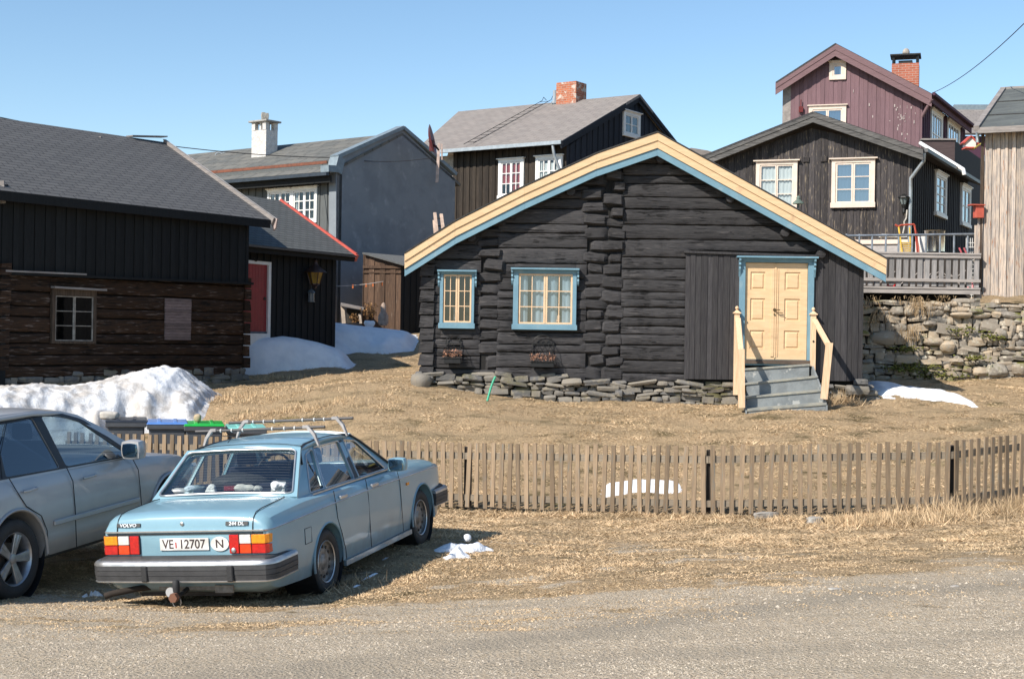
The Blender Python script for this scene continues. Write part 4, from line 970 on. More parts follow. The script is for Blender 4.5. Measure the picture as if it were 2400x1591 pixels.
mb = MB(); mb.beam(E1 + bp.u * .055 + up * .03 + bp.n * .08, Rr + bp.u * .055 + up * .06, .09, .025); mb.build('verge_cap', WHT if False else mat('bleached_verge', (.5, .46, .42), rough=.8), barn)
mb = MB(); mb.prism([(0, 0), (.16, -.03), (.11, -.24), (.03, -.30), (-.02, -.12)], lambda a, b, c: E1 + bp.n * (a - .02) + up * (b + .06) + bp.u * (c + .08), -.02, .02); mb.build('verge_end', mat('pink_grey_board', (.42, .33, .30), rough=.8), barn)
mb = MB(); mb.beam(E0 - up * .10 - bp.n * .02, E1 - up * .10 - bp.n * .02 - bp.u * .02, .05, .17); mb.build('eave_board', BLKV, barn)
mb = MB(); g0 = Rr - bp.u * 1.0; mb.beam(g0 + up * .02, Rr + up * .13 + bp.u * .05, .25, .03); mb.build('ridge_board', GRW, barn)
gp = Plane(bp.at(0, 0, 0), (-bp.n.x, -bp.n.y)); mb = MB()
mb.add([bp.at(bR, 1, -.02), Q.at(bR, 1), Q.at(bR, zE(0)), Rr - up * .2 - bp.u * .42, bp.at(bR, zE(0), -.02)], [(0, 1, 2, 3, 4)]); mb.build('gable_wall', BLKV, barn)
gl = bp.st(15, 440)[0]
p0 = W(7, 446, 27.2); mb = MB(); mb.beam(p0 + up * .18 - bp.n * .05, p0 - up * .25, .10, .05); mb.build('rain_spout_board', GRW, barn)
mb = MB(); gzs = lambda s: min(gzb(s), zS(s) - .15) - .1
stonerow(mb, bp, bL - .1, bR + .1, lambda s: zS(s) + .02, gzs, .10, .35, .06, .3, 66, sq=.7); mb.build('foundation', SLATE, barn, smooth=45)
mb = MB(); c = W(225, 326, 33); mb.beam(c + Vector((-.25, 0, -.05)), c + Vector((.12, 0, .05)), .06, .03); tag(mb.build('loose_board', GRW), 'short loose board lying on the ridge of the barn roof', 'board')
# ---- small black outbuilding with the red door
ru = Vector((.466, .885, 0)).normalized(); rp = Plane(W(785, 815, 37), ru)
red = thing('black_outhouse', 'small black boarded outbuilding with red door and red edged shingle roof', 'outbuilding', W(785, 815, 37))
rL = rp.st(540, 700)[0]; zE2 = rp.st(787, 592)[1]; drr = rp.rect(560, 608, 632, 790, .03); dr2 = rp.rect(566, 616, 626, 782, .03)
mb = MB(); boards(mb, rp, rL - 1.5, 0, lambda s: zE2 + .05, lambda s: 1.3, [(drr[0], 0, drr[2], drr[3])], w=.13, d=0, step=.02, seed=71); mb.build('board_wall', BLKV, red)
solidwall(red, rp, [(rL - 1.5, 1.2), (0, 1.2), (0, zE2 + .1), (rL - 1.5, zE2 + .1)], [], BLKV, d=-.03, th=.1, name='wall_core')
Q = rp.off(-5)
mb = MB(); mb.sheet([(drr[0], drr[1] - .3), (drr[2], drr[1] - .3), (drr[2], drr[3]), (drr[0], drr[3])], [[(dr2[0], dr2[1]), (dr2[2], dr2[1]), (dr2[2], dr2[3]), (dr2[0], dr2[3])]], rp.at, -.05, .05)
fr = mb.build('door_frame', WHT, red); REDD = mat('dark_red_paint', (.30, .020, .026), (.24, .016, .022), scale=4, rough=.5)
mb = MB(); z = dr2[0]
while z < dr2[2] - .01: bar(mb, rp, (z, dr2[1], min(z + .11, dr2[2]), dr2[3]), -.03, .0, .5); z += .115
mb.build('door', REDD, fr); mb = MB(); bar(mb, rp, (dr2[0], drr[1] - .35, dr2[2], dr2[1] + .05), -.02, .02); mb.build('plinth', mat('blue_grey_render', (.10, .13, .16), rough=.8), fr)
mb = MB(); a = rp.st(601, 605, .08); mb.tube([rp.at(a[0] + .07 * math.cos(t), a[1] - .07 * math.sin(t), .07) for t in np.linspace(0, math.pi, 9)], .015, 6); mb.build('horseshoe', IRON, fr)
mb = MB(); a = rp.st(622, 700, .03); mb.lathe([(.04, 0), (.04, .02)], Matrix.Translation(rp.at(a[0], a[1], 0)) @ rp.n.to_track_quat('Z', 'Y').to_matrix().to_4x4(), 10); mb.build('handle', IRON, fr)
E1 = rp.at(.40, rp.st(838, 598, .3)[1], .3); Rr2, k = ridge_from(655, 470, rp, E1, rp.n, 1, 6); s0 = rL - 2; zz0 = rp.st(577, 572, .3)[1]; sl_ = (zz0 - E1.z) / (rp.st(577, 572, .3)[0] - .4)
E0 = rp.at(s0, E1.z + sl_ * (s0 - .4), .3); Rz = Rr2 + rp.u * (s0 - .4)
roofslab(red, [E0, E1, Rr2, Rz], .06, SHG2); roofslab(red, [E0 - rp.n * 2 * k, E1 - rp.n * 2 * k, Rr2, Rz], .06, SHG2)
RDT = mat('red_trim_paint', (.55, .10, .07), (.45, .07, .05), rough=.5)
mb = MB(); mb.beam(E1 + rp.u * .04 + up * .01 + rp.n * .03, Rr2 + rp.u * .04 + up * .02, .07, .065); mb.beam(E1 + rp.u * .04 + rp.n * .06, E1 + rp.u * .04 - up * .16 - rp.n * .02, .09, .05); mb.build('verge_board', RDT, red)
mb = MB(); mb.beam(E0 - up * .12, E1 - up * .12 - rp.u * .03, .04, .13); mb.build('eave_board', BLKV, red)
mb = MB(); mb.beam(E0 - up * .03 + rp.n * .07, E1 - up * .05 + rp.n * .07 - rp.u * .08, .10, .05); mb.build('gutter', mat('dark_gutter', (.05, .05, .055), rough=.4), red)
mb = MB(); mb.add([rp.at(0, 1, -.02), Q.at(0, 1), Q.at(0, zE2), Rr2 - up * .15 - rp.u * .4, rp.at(0, zE2, -.02)], [(0, 1, 2, 3, 4)]); mb.build('gable_wall', BLKV, red)
# lantern with a small bird feeder under it
a = rp.st(741, 655, .25); lan = thing('wall_lantern', 'wall lantern with amber glass and pointed hood beside the red door', 'lantern', rp.at(a[0], a[1], .2))
c = rp.at(a[0], rp.st(741, 666, .2)[1], .22); T = Matrix.Translation
mb = MB(); mb.lathe([(.11, 0), (.20, .30)], T(c), 6, caps=True); mb.build('lamp_glass', mat('amber_glass', (.28, .17, .02), (.18, .10, .01), rough=.2), lan)
mb = MB(); mb.lathe([(.30, .29), (.27, .32), (.10, .45), (.06, .50), (.045, .55), (.05, .58), (.01, .66)], T(c), 12)
for k6 in range(6):
    t_ = k6 * math.pi / 3; mb.tube([c + Vector((.115 * math.cos(t_), .115 * math.sin(t_), 0)), c + Vector((.205 * math.cos(t_), .205 * math.sin(t_), .30))], .012, 5)
mb.lathe([(.02, -.12), (.05, -.06), (.12, -.01), (.12, .01)], T(c), 10); mb.build('lamp_cage', mat('dark_copper', (.10, .06, .05), rough=.4, metal=.5), lan)
mb = MB(); mb.tube([c - Vector((0, 0, .1)), c - Vector((0, 0, .2)) - rp.n * .1, rp.at(a[0], c.z - .15, 0)], .015, 6); mb.build('bracket', IRON, lan)
c = rp.at(a[0] - .02, rp.st(733, 708, .1)[1], .12); mb = MB(); mb.lathe([(.10, 0), (.10, .015), (.085, .02), (.085, .22), (.11, .23), (.08, .28), (.01, .34)], T(c), 10); mb.tube([c + up * .33, c + up * .55], .006, 5)
tag(mb.build('hanging_jar', mat('dull_glass', (.14, .15, .16), rough=.2), smooth=40), 'little glass jar lantern hanging below the amber wall lantern', 'lantern')
# ---- grey rendered house
gu = Vector((-.796, .605, 0)).normalized(); gpu = Vector((.605, .796, 0)); GC = W(788, 768, 43)
GRY = mat('grey_render', (.21, .235, .26), (.175, .195, .22), scale=1.5, lo=.4, hi=.7, rough=.95, third=(.27, .295, .32), tscale=2.5, tlo=.55, thi=.75, bmp=.5, bscale=12)
GBD = wood('grey_boards', (.105, .115, .115), (.085, .09, .09), var=.1, bmp=.3)
grey = thing('grey_house', 'grey rendered gable house with slate roof, white chimney and white windows', 'house', GC)
lp = Plane(GC, gu); gq = Plane(GC, gpu)
zEg = lp.st(788, 405)[1]
gpk = gq.st(943, 303); gre = gq.st(1067, 412); gle = gq.st(788, 372)
kn = gq.st(1000, 352)
solidwall(grey, gq, [(0, 1.5), (gre[0], 1.5), (gre[0], gre[1] - .1), (kn[0], kn[1] - .08), gpk, gle], [], GRY, d=.0, th=.3, name='gable_wall')
gw_o = lp.rect(628, 438, 745, 520, .02)
gw_o = (lp.st(745, 500)[0], lp.st(745, 522)[1], lp.st(630, 445)[0], lp.st(700, 441)[1])
gw_o = (min(gw_o[0], gw_o[2]), gw_o[1], max(gw_o[0], gw_o[2]), gw_o[3]); gw_s = (gw_o[0] + .09, gw_o[1] + .09, gw_o[2] - .09, gw_o[3] - .1)
hg = [(gw_o[0] + .03, gw_o[1] + .03, gw_o[2] - .03, gw_o[3] - .03)]
mb = MB(); Lg = 11.0
boards(mb, lp, .28, Lg, lambda s: zEg + .2, lambda s: 2.0, hg, w=.16, d=0, step=.025, seed=81); mb.build('board_wall', GBD, grey)
solidwall(grey, lp, [(.0, 1.5), (Lg, 1.5), (Lg, zEg + .3), (.0, zEg + .3)], hg, GBD, d=-.03, th=.12, name='wall_core')
mb = MB(); bar(mb, lp, (0, 1.5, .26, zEg + .25), -.02, .06); mb.build('corner_board', mat('pale_corner', (.50, .46, .44), rough=.8), grey)
mm = (gw_s[0] + gw_s[2]) / 2
for k, (a, b) in enumerate(((gw_s[0], mm - .07), (mm + .07, gw_s[2]))):
    oo = (gw_o[0] if k == 0 else mm, gw_o[1], mm if k == 0 else gw_o[2], gw_o[3])
    window(grey, lp, oo, (a, gw_s[1], b, gw_s[3]), 4, 3, WHT, WHT, .04, .025, curtain=LACE, cspans=((0, .12, 0, 1), (.88, 1, 0, 1)), hood=.05, mun=.03)
# roof: left slope
E0 = lp.at(-.05, lp.st(792, 400, .45)[1], .45); E1 = lp.at(Lg, lp.st(792, 400, .45)[1] , .45)
pk3 = gq.at(gpk[0], gpk[1] - .12, 0); SLT = roofmat('slate_slabs', (.175, .17, .155), (.12, .125, .12), .62, .42, (.05, .05, .045), .5, var2=(.20, .19, .165), offs=.3, msize=.02)
roofslab(grey, [E0, E1, pk3 + gu * Lg, pk3], .08, SLT)
ridge = pk3; far_e = gq.at(gre[0], gre[1] - .25, 0); roofslab(grey, [far_e + gq.u * .3, far_e + gu * Lg + gq.u * .3, pk3 + gu * Lg, pk3], .08, SLT)
CAP = mat('blue_grey_flashing', (.20, .25, .28), (.16, .2, .23), rough=.5)
mb = MB(); P = gq.at
for a, b in ((gle, gpk), (gpk, kn), (kn, gre)):
    va, vb = P(a[0], a[1], .04), P(b[0], b[1], .04); mb.beam(va + up * .05 - gq.n * .12, vb + up * .05 - gq.n * .12, .32, .11)
mb.beam(P(gle[0] + .15, gle[1] + .04, -.08), P(gle[0] - .0, gle[1] - .42, -.08), .36, .3)
g2 = lp.at(0, 0, .45); mb.beam(P(gle[0], gle[1] - .32, -.08), lp.at(.1, E0.z + .08, .5), .36, .2)
mb.build('gable_coping', CAP, grey)
mb = MB(); mb.beam(E0 - up * .08 + lp.n * .07, E1 - up * .08 + lp.n * .07, .12, .10); mb.build('gutter', mat('blue_black_gutter', (.03, .04, .055), rough=.4), grey)
mb = MB(); mb.beam(E0 - up * .22 - lp.n * .08, E1 - up * .22 - lp.n * .08, .05, .2); mb.build('eave_board', BLKV, grey)
mb = MB(); sn = (pk3 - E0); a = E0 + sn * .22 + up * .06 + gu * .8; mb.beam(a, a + gu * 9.4, .04, .09); mb.build('snow_guard', mat('rusty_iron', (.20, .07, .04), (.13, .05, .03), rough=.9), grey)
# chimney: white block with openings and cap
c0 = None
sl_n = (pk3 - E0)
for t in np.arange(.2, 1.0, .01):
    for s_ in np.arange(2.5, 9, .05):
        p = E0 + sl_n * t + gu * s_; x, y = topx(p)
        e = abs(x - 620) + abs(y - 362)
        if c0 is None or e < c0[0]: c0 = (e, p)
cc = c0[1]; sc = cc.y / F; zt_ = CH + (CY - 287) / F * cc.y - .16; WCH = mat('whitewashed_stone', (.62, .595, .565), (.50, .48, .46), scale=7, rough=.95, bmp=1.0, bscale=9, bdist=.05)
cr_u = gu
shaft, qd = brickbox(grey, cc, .70, .52, cc.z - .6, zt_ - .27, cr_u, WCH)
mb = MB()
for q in qd: 
    d_ = (Vector((cc.x, cc.y, 0)) - Vector((q.x, q.y, 0))).normalized(); mb.box(Vector((q.x, q.y, zt_ - .14)) + d_ * .11, (.16, .16, .27), math.atan2(gu.y, gu.x))
for q1, q2 in ((0, 1), (1, 2), (2, 3), (3, 0)):
    m2 = (qd[q1] + qd[q2]) / 2
mb.box(Vector((cc.x, cc.y, zt_ - .12)) , (.08, .4, .25), math.atan2(gu.y, gu.x)); mb.build('chimney_pots', WCH, shaft)
mb = MB(); mb.box(Vector((cc.x, cc.y, zt_ + .03)), (.88, .70, .06), math.atan2(gu.y, gu.x)); mb.build('chimney_cap', mat('cap_slab', (.34, .33, .31), rough=.9), shaft, bevel=.01)
mb = MB(); rock(mb, (cc.x, cc.y, zt_ + .2), (.24, .22, .32), .3, .5); mb.build('cap_stone', gs, shaft, smooth=40)
mb = MB()
for px_ in (513, 528):
    p = W(px_, 366, 50); mb.tube([p + Vector((.13 * math.cos(t), 0, .13 * math.sin(t))) for t in np.linspace(0, math.pi, 10)], .02, 5)
mb.build('roof_hooks', ZINC, grey)
# things on the rendered gable
mb = MB(); p = W(1028, 330, 44.6); q = W(1029, 428, 44.6)
a = gq.st(1029, 336, .25); b = gq.st(1024, 428, .25); mb.beam(gq.at(a[0], a[1], .25), gq.at(b[0], b[1], .25), .09, .06); c = gq.st(1036, 375, .2); mb.beam(gq.at(a[0] + .2, a[1], .2), gq.at(c[0], c[1], .2), .05, .05)
tag(mb.build('antenna_post', mat('pale_raw_wood', (.55, .42, .36), rough=.8)), 'pale wooden post fixed high on the grey rendered gable', 'post')
dish = thing('satellite_dish', 'dark red satellite dish seen edge on beside the pale post', 'satellite dish', W(1008, 330, 44.6))
dc = W(1006, 330, 44.8); ax = Vector((.96, -.1, .22)).normalized()
mb = MB(); mb.lathe([(.02, .0), (.22, .02), (.38, .06), (.48, .11), (.50, .12), (.47, .12), (.36, .075), (.2, .035), (.0, .02)], T(dc) @ ax.to_track_quat('Z', 'Y').to_matrix().to_4x4() @ Matrix.Scale(.85, 4, (1, 0, 0)), 24, caps=False); DR = mat('dark_red_dish', (.14, .03, .03), rough=.4); mb.build('dish', DR, dish, smooth=60)
mb = MB(); mb.tube([dc, dc + Vector((.1, 0, -.12)), W(1022, 344, 44.7)], .04, 8); mb.box(W(1012, 342, 44.8), (.16, .12, .35)); mb.build('dish_mount', DR, dish)
mb = MB(); mb.tube([W(1022, 344, 44.7), W(1028, 352, 44.6)], .03, 6); mb.build('dish_arm', IRON, dish)
# wooden ladder poking over the cottage eave
lad = thing('wooden_ladder', 'pale wooden ladder whose top shows above the cottage eave', 'ladder', W(1025, 560, 34))
mb = MB(); mb.beam(W(1019, 499, 34), W(1030, 600, 33.5), .07, .04); mb.build('rail', mat('ladder_wood', (.62, .46, .36), rough=.8), lad); LW = bpy.data.materials['ladder_wood']
mb = MB(); mb.beam(W(1034, 502, 34), W(1047, 600, 33.5), .07, .04); mb.build('rail', LW, lad)
for y_ in (512, 530, 548, 566): mb = MB(); mb.beam(W(1020 + (y_ - 499) * .11, y_, 33.95), W(1036 + (y_ - 502) * .13, y_, 33.95), .03, .03); mb.build('rung', IRON, lad)
mb = MB(); mb.beam(W(1017, 517, 34.1), W(1024, 600, 33.6), .06, .03); tag(mb.build('wooden_lath', LW), 'loose pale lath leaning beside the wooden ladder', 'lath')
# ---- brown lean-to shed
SHD = wood('brown_shed_boards', (.115, .068, .042), (.07, .042, .028), var=.35, third=(.20, .15, .11), tlo=.6, thi=.75)
s_c = W(938, 765, 41.8); hu = Vector((-.93, .12, 0)).normalized(); shp = Plane(s_c, hu); shq = Plane(s_c, (.60, .80))
shed = thing('brown_shed', 'narrow brown boarded lean-to shed against the grey rendered gable', 'shed', s_c)
sa = shp.st(850, 700)[0]; z_hi = shp.st(852, 592)[1]; z_lo = shp.st(940, 620)[1]
s1_, s2_ = min(sa, 0), max(sa, 0); tp = lambda s: float(np.interp(s, [0, sa] if sa > 0 else [sa, 0], [z_lo, z_hi] if sa > 0 else [z_hi, z_lo]))
mb = MB(); boards(mb, shp, s1_, s2_, tp, lambda s: 2.2, w=.16, d=0, step=.02, seed=91); mb.build('board_wall', SHD, shed)
mb = MB(); bar(mb, shp, (s1_, z_lo - .12, s2_, z_lo - .04), .02, .05); bar(mb, shp, (s1_, z_lo - .26, s2_, z_lo - .22), .02, .04); mb.build('batten', SHD, shed)
mb = MB(); boards(mb, shq, 0, 3.2, lambda s: z_lo + .05, lambda s: 2.2, w=.14, d=0, step=.02, seed=92); mb.build('side_boards', BLKV, shed)
mb = MB(); bar(mb, shq, (0, 2, 3.2, z_lo), -.1, -.03); bar(mb, shp, (s1_, 2, s2_, z_lo), -.1, -.03); mb.build('wall_core', BLKV, shed)
a = shp.at(0, z_lo, .12) + shq.n * .15; b = shp.at(sa, z_hi, .12); c = b + shq.u * 3.4; d_ = a + shq.u * 3.4
roofslab(shed, [a, d_, c, b], .05, mat('grey_felt', (.13, .135, .13), (.10, .10, .10), scale=15, rough=.95))
# woodstore / old bench, shrub and odds by the wall
ws = thing('wood_store', 'small open wooden lean-to store with pale posts against the grey gable', 'store', W(830, 755, 41.2))
PW = mat('pale_post', (.55, .45, .36), rough=.8)
for (x, y0_, y1_) in ((806, 716, 758), (846, 735, 758)):
    mb = MB(); mb.beam(W(x, y1_, 41.2), W(x - 3, y0_, 41.2), .11, .07); mb.build('post', PW, ws)
mb = MB(); mb.hexa([W(798, 717, 41), W(852, 727, 41), W(852, 727, 42), W(798, 717, 42), W(799, 712, 41), W(853, 722, 41), W(853, 720, 42), W(799, 709, 42)]); mb.build('roof', GRW, ws)
mb = MB(); mb.hexa([W(812, 757, 41.9), W(846, 757, 41.9), W(846, 757, 42.0), W(812, 757, 42.0), W(812, 722, 41.9), W(846, 727, 41.9), W(846, 727, 42), W(812, 722, 42)]); mb.build('back_board', mat('dark_store', (.05, .045, .04), rough=.9), ws)
def shrub(name, lab, base, h, r_, n, col, seed, lean=0):
    t = thing(name, lab, 'shrub', base); rr = random.Random(seed); st_ = MB(); lf = MB()
    for k in range(n):
        a = rr.uniform(0, 6.28); tip = Vector(base) + Vector((math.cos(a) * r_ * rr.random(), math.sin(a) * r_ * rr.random(), h * rr.uniform(.5, 1))); m_ = Vector(base).lerp(tip, .5) + Vector((rr.uniform(-.03, .03), 0, .03)); st_.tube([Vector(base), m_, tip], [.008, .005, .002], 4)
        for j in range(9):
            q = Vector(base).lerp(tip, .3 + .7 * rr.random()) + Vector((rr.uniform(-1, 1), rr.uniform(-1, 1), rr.uniform(-1, 1))) * .05; e1 = Vector((rr.uniform(-1, 1), rr.uniform(-1, 1), rr.uniform(-1, 1))).normalized() * .035; e2 = Vector((rr.uniform(-1, 1), rr.uniform(-1, 1), rr.uniform(-1, 1))).normalized() * .02
            lf.add([q - e1, q + e2, q + e1, q - e2], [(0, 1, 2, 3)], rr.random())
    st_.build('twigs', SHD, t, fixn=False); lf.build('leaves', col, t, fixn=False); return t
ORL = mat('rusty_leaves', (.34, .17, .05), (.16, .09, .04), scale=20, var=.6)
shrub('bush', 'rust leaved bare bush between the wood store and the brown shed', W(864, 757, 41), .62, .28, 40, ORL, 3)
shrub('bush', 'low scrub of brown stalks inside the wood store', W(832, 757, 41.3), .28, .3, 30, ORL, 4)
mb = MB(); c = W(898, 763, 40.6); mb.lathe([(.10, 0), (.15, .08), (.15, .26), (.10, .36), (.07, .44), (.09, .52), (.05, .62), (.01, .66)], T(c), 12); tag(mb.build('garden_ornament', mat('pale_brown_clay', (.42, .32, .25), (.26, .19, .15), scale=12, rough=.8), smooth=50), 'rounded pale brown garden ornament before the brown shed', 'ornament')
mb = MB(); rock(mb, W(866, 759, 40.5), (.30, .25, .22), .2, .3, hi=True); tag(mb.build('white_stone', sm, smooth=50), 'small white lump at the foot of the rust leaved bush', 'stone')
mb = MB(); pts = [W(786, 671, 40), W(830, 669, 40.2), W(860, 666, 40.4), W(898, 660, 40.8)]; mb.tube(pts, .012, 5); line_ = tag(mb.build('clothes_line', mat('pale_rope', (.55, .48, .42))), 'washing line with a few orange pegs strung in front of the grey gable', 'clothes line')
for x in (827, 858, 874, 895): mb = MB(); t = (x - 786) / 112; c = W(x, 672 - 10 * t + 3, 40 + .8 * t); mb.box(c, (.04, .03, .11)); mb.build('peg', mat('orange_peg', (.6, .16, .04)) if 'orange_peg' not in bpy.data.materials else bpy.data.materials['orange_peg'], line_)
# ---- tall black house with brick chimney behind
ku = Vector((-.827, .562, 0)).normalized(); kq_u = Vector((.562, .827, 0)); KC = W(1324, 600, 52)
KB = wood('brown_black_boards', (.040, .030, .022), (.022, .017, .013), var=.3, third=(.07, .055, .04), tlo=.6, thi=.75)
KBS = wood('shaded_gable_boards', (.022, .026, .036), (.015, .018, .025), var=.25)  # KB boards with the gable's shade put into the colour, darker and bluer
back = thing('black_house', 'tall black boarded house with pinkish slate roof, brick chimney and white windows', 'house', (KC.x, KC.y, 3.8))
kl = Plane(KC, ku); kg = Plane(KC, kq_u); zEk = kl.st(1322, 345)[1]
Lk = kl.st(1062, 400)[0]
rw = [kl.rect(1170, 375, 1228, 464, .02), kl.rect(1257, 368, 1318, 462, .02)]
rw = [(min(r[0], r[2]), r[1], max(r[0], r[2]), r[3]) for r in rw]
hk = [(r[0] + .05, r[1] + .05, r[2] - .05, r[3] - .05) for r in rw]
mb = MB(); boards(mb, kl, 0, Lk, lambda s: zEk + .2, lambda s: 3.6, hk, w=.15, d=0, step=.03, seed=101); mb.build('board_wall', KB, back)
solidwall(back, kl, [(0, 3.5), (Lk, 3.5), (Lk, zEk + .3), (0, zEk + .3)], hk, DARK, d=-.03, th=.1, name='wall_core')
for r, cu_, sp in ((rw[0], REDC, ((0, .45, 0, 1), (.55, 1, .35, 1))), (rw[1], LACE, ((0, .2, 0, 1), (.25, .48, 0, .9), (.56, .8, 0, .9), (.85, 1, 0, 1)))):
    window(back, kl, (r[0], r[1], r[2], r[3]), (r[0] + .13, r[1] + .14, r[2] - .13, r[3] - .12), 4 if cu_ is REDC else 4, 3, WHT, WHT, .05, .03, curtain=cu_, cspans=sp, hood=.08, sill=.12, mun=.03)
a = kl.st(1058, 420)[0]; mb = MB(); bar(mb, kl, (Lk, 3.5, Lk + 1.2, zEk), -.12, -.02); mb.build('stone_pier', mat('pale_mortar_wall', (.42, .36, .30), (.22, .2, .18), scale=5, rough=.9), back)
kpk = kg.st(1490, 222)
Ek0 = kl.at(-.15, kl.st(1324, 330, .5)[1], .5); Ek1 = kl.at(Lk + 1.2, Ek0.z - .0, .5)
pkk = kg.at(kpk[0], kpk[1], .0); rr_u = (ku * 1)
# ridge left end
best = None
for s_ in np.arange(4, 14, .05):
    p = pkk + ku * s_; x, y = topx(p)
    if best is None or abs(x - 1074) < best[0]: best = (abs(x - 1074), s_)
PNK = roofmat('pink_grey_slates', (.31, .275, .25), (.24, .215, .20), .42, .24, (.12, .10, .095), .5, var2=(.28, .255, .235))
le = None
for s_ in np.arange(4, 18, .05):
    p = Ek0 + ku * s_; x, y = topx(p)
    if le is None or abs(x - 968) < le[0]: le = (abs(x - 968), s_)
roofslab(back, [Ek0, Ek0 + ku * le[1], pkk + ku * (best[1]), pkk - ku * .2], .1, PNK)
fe = kg.at(2 * kpk[0] + .45, Ek0.z, .15); roofslab(back, [fe, fe + ku * 14, pkk + ku * best[1], pkk - ku * .2], .1, PNK)
mb = MB(); boards(mb, kg, 0, 2 * kpk[0], lambda s: float(np.interp(s, [0, kpk[0], 2 * kpk[0]], [zEk, kpk[1] - .25, zEk])), lambda s: 3.6, [], w=.2, d=0, step=.03, seed=102, kinks=(kpk[0],)); mb.build('gable_boards', KBS, back)
solidwall(back, kg, [(0, 3.5), (2 * kpk[0], 3.5), (2 * kpk[0], zEk), (kpk[0], kpk[1] - .15), (0, zEk)], [], KBS, d=-.03, th=.1, name='gable_wall')
mb = MB(); mb.beam(kg.at(-.6, Ek0.z - .17, .12), kg.at(kpk[0], kpk[1] - .18, .12), .05, .24); mb.beam(kg.at(2 * kpk[0] + .5, Ek0.z - .17, .12), kg.at(kpk[0], kpk[1] - .18, .12), .05, .24)
mb.beam(kg.at(-.6, Ek0.z - .10, .17), kg.at(kpk[0], kpk[1] - .09, .17), .04, .14); mb.beam(kg.at(2 * kpk[0] + .5, Ek0.z - .10, .17), kg.at(kpk[0], kpk[1] - .09, .17), .04, .14); mb.build('verge_board', KBS, back)
r = kg.rect(1460, 258, 1498, 328, .02); wq = window(back, kg, r, (r[0] + .14, r[1] + .14, r[2] - .14, r[3] - .14), 2, 2, WHT, WHT, .05, .03, curtain=GREYC, cspans=((0, 1, 0, 1),), hood=.08, sill=.12, mun=.03)
mb = MB(); mb.beam(Ek0 - up * .06 + kl.n * .08, Ek0 + ku * 9.2 - up * .06 + kl.n * .08, .13, .13); mb.build('gutter', ZINC, back)
pipe(back, [Ek0 + kl.n * .05 + ku * .4 - up * .15, Ek0 + kl.n * .03 + ku * .35 - up * .5, kl.at(.0, zEk - 1.3, .12), kl.at(.0, zEk - 5, .12)], .055, ZINC)
BRK = brickmat('red_brick', (.42, .13, .06), (.30, .085, .04), (.36, .30, .25), white=(.48, .42, .36)); BRK2 = brickmat('clean_brick', (.40, .12, .07), (.32, .09, .05), (.42, .33, .28))
def onroof(px, py, E, slope, u, s_rng):
    b = None
    for t in np.arange(.0, 1.01, .01):
        for s_ in np.arange(*s_rng, .05):
            p = E + slope * t + u * s_; x, y = topx(p); e = abs(x - px) + abs(y - py)
            if b is None or e < b[0]: b = (e, p)
    return b[1]
cc = onroof(1338, 236, Ek0, pkk - Ek0, ku, (0, 9)); zt_ = CH + (CY - 194) / F * cc.y; brickbox(back, cc, .95, .80, cc.z - .5, zt_, ku, BRK)
p = onroof(1301, 243, Ek0, pkk - Ek0, ku, (0, 9)); mb = MB(); mb.tube([p - up * .1, Vector((p.x, p.y, CH + (CY - 211) / F * p.y))], .09, 10); mb.lathe([(.14, 0), (.14, .10)], T(p), 10); mb.build('vent_pipe', ZINC, back)
mb = MB(); hi_ = onroof(1284, 236, Ek0, pkk - Ek0, ku, (0, 9)); lo_ = onroof(1100, 345, Ek0, pkk - Ek0, ku, (0, 10)); off_ = ku * -.22
rn_ = (pkk - Ek0).cross(ku).normalized(); rn_ = rn_ if rn_.z > 0 else -rn_
for o_ in (-off_, off_): mb.tube([lo_ + o_ + rn_ * .12, hi_ + o_ + rn_ * .12, hi_ + o_ + rn_ * .22 + (hi_ - lo_).normalized() * .15, hi_ + o_ + rn_ * .05 + (hi_ - lo_).normalized() * .3], .013, 5)
for k in range(13): q = lo_.lerp(hi_, (k + .5) / 13) + rn_ * .12; mb.tube([q - off_, q + off_], .009, 5)
mb.build('roof_ladder', IRON, back)
# ---- black boarded house on the right
du = Vector((.463, .886, 0)).normalized(); dg_u = Vector((.90, -.32, 0)).normalized(); DC = W(2135, 592, 39)
BWE = wood('weathered_black_boards', (.060, .053, .053), (.036, .032, .033), var=.35, third=(.26, .21, .15), tlo=.56, thi=.72, bmp=.6)
DKB = wood('shaded_side_boards', (.020, .020, .024), (.013, .013, .016), var=.2)  # darker copy: the shade of the turned-away sides is in the colour
fh = thing('black_gable_house', 'black boarded house with peeling paint and cream windows behind the wooden deck', 'house', DC)
dg = Plane(DC, dg_u); ds = Plane(DC, du)
pk = dg.st(1903, 272); lv = dg.st(1640, 372); rv = dg.st(2135, 352)
tops = pw([(lv[0], lv[1] - .25), (pk[0], pk[1] - .35), (rv[0] + .0, rv[1] + .0)])
w1 = dg.rect(1773, 380, 1868, 500, .02); w2 = dg.rect(1950, 375, 2050, 486, .02)
hs_ = [(w[0] + .05, w[1] + .05, w[2] - .05, w[3] - .05) for w in (w1, w2)]
mb = MB(); boards(mb, dg, lv[0] + .3, 0, tops, lambda s: 3.2, hs_, w=.088, d=0, step=.016, seed=111, kinks=(pk[0],), jit=.2); mb.build('board_wall', BWE, fh)
solidwall(fh, dg, [(lv[0] + .3, 3), (0, 3), (0, tops(0)), pk_ if False else (pk[0], tops(pk[0])), (lv[0] + .3, tops(lv[0] + .3))], hs_, DARK, d=-.03, th=.1, name='wall_core')
window(fh, dg, w1, (w1[0] + .11, w1[1] + .12, w1[2] - .11, w1[3] - .10), 2, 3, CRM, CRM, .05, .03, curtain=LACE, cspans=((0, .46, 0, 1), (.54, 1, 0, 1)), hood=.07, sill=.10, mun=.025, hoodw=.07, stile=.035)
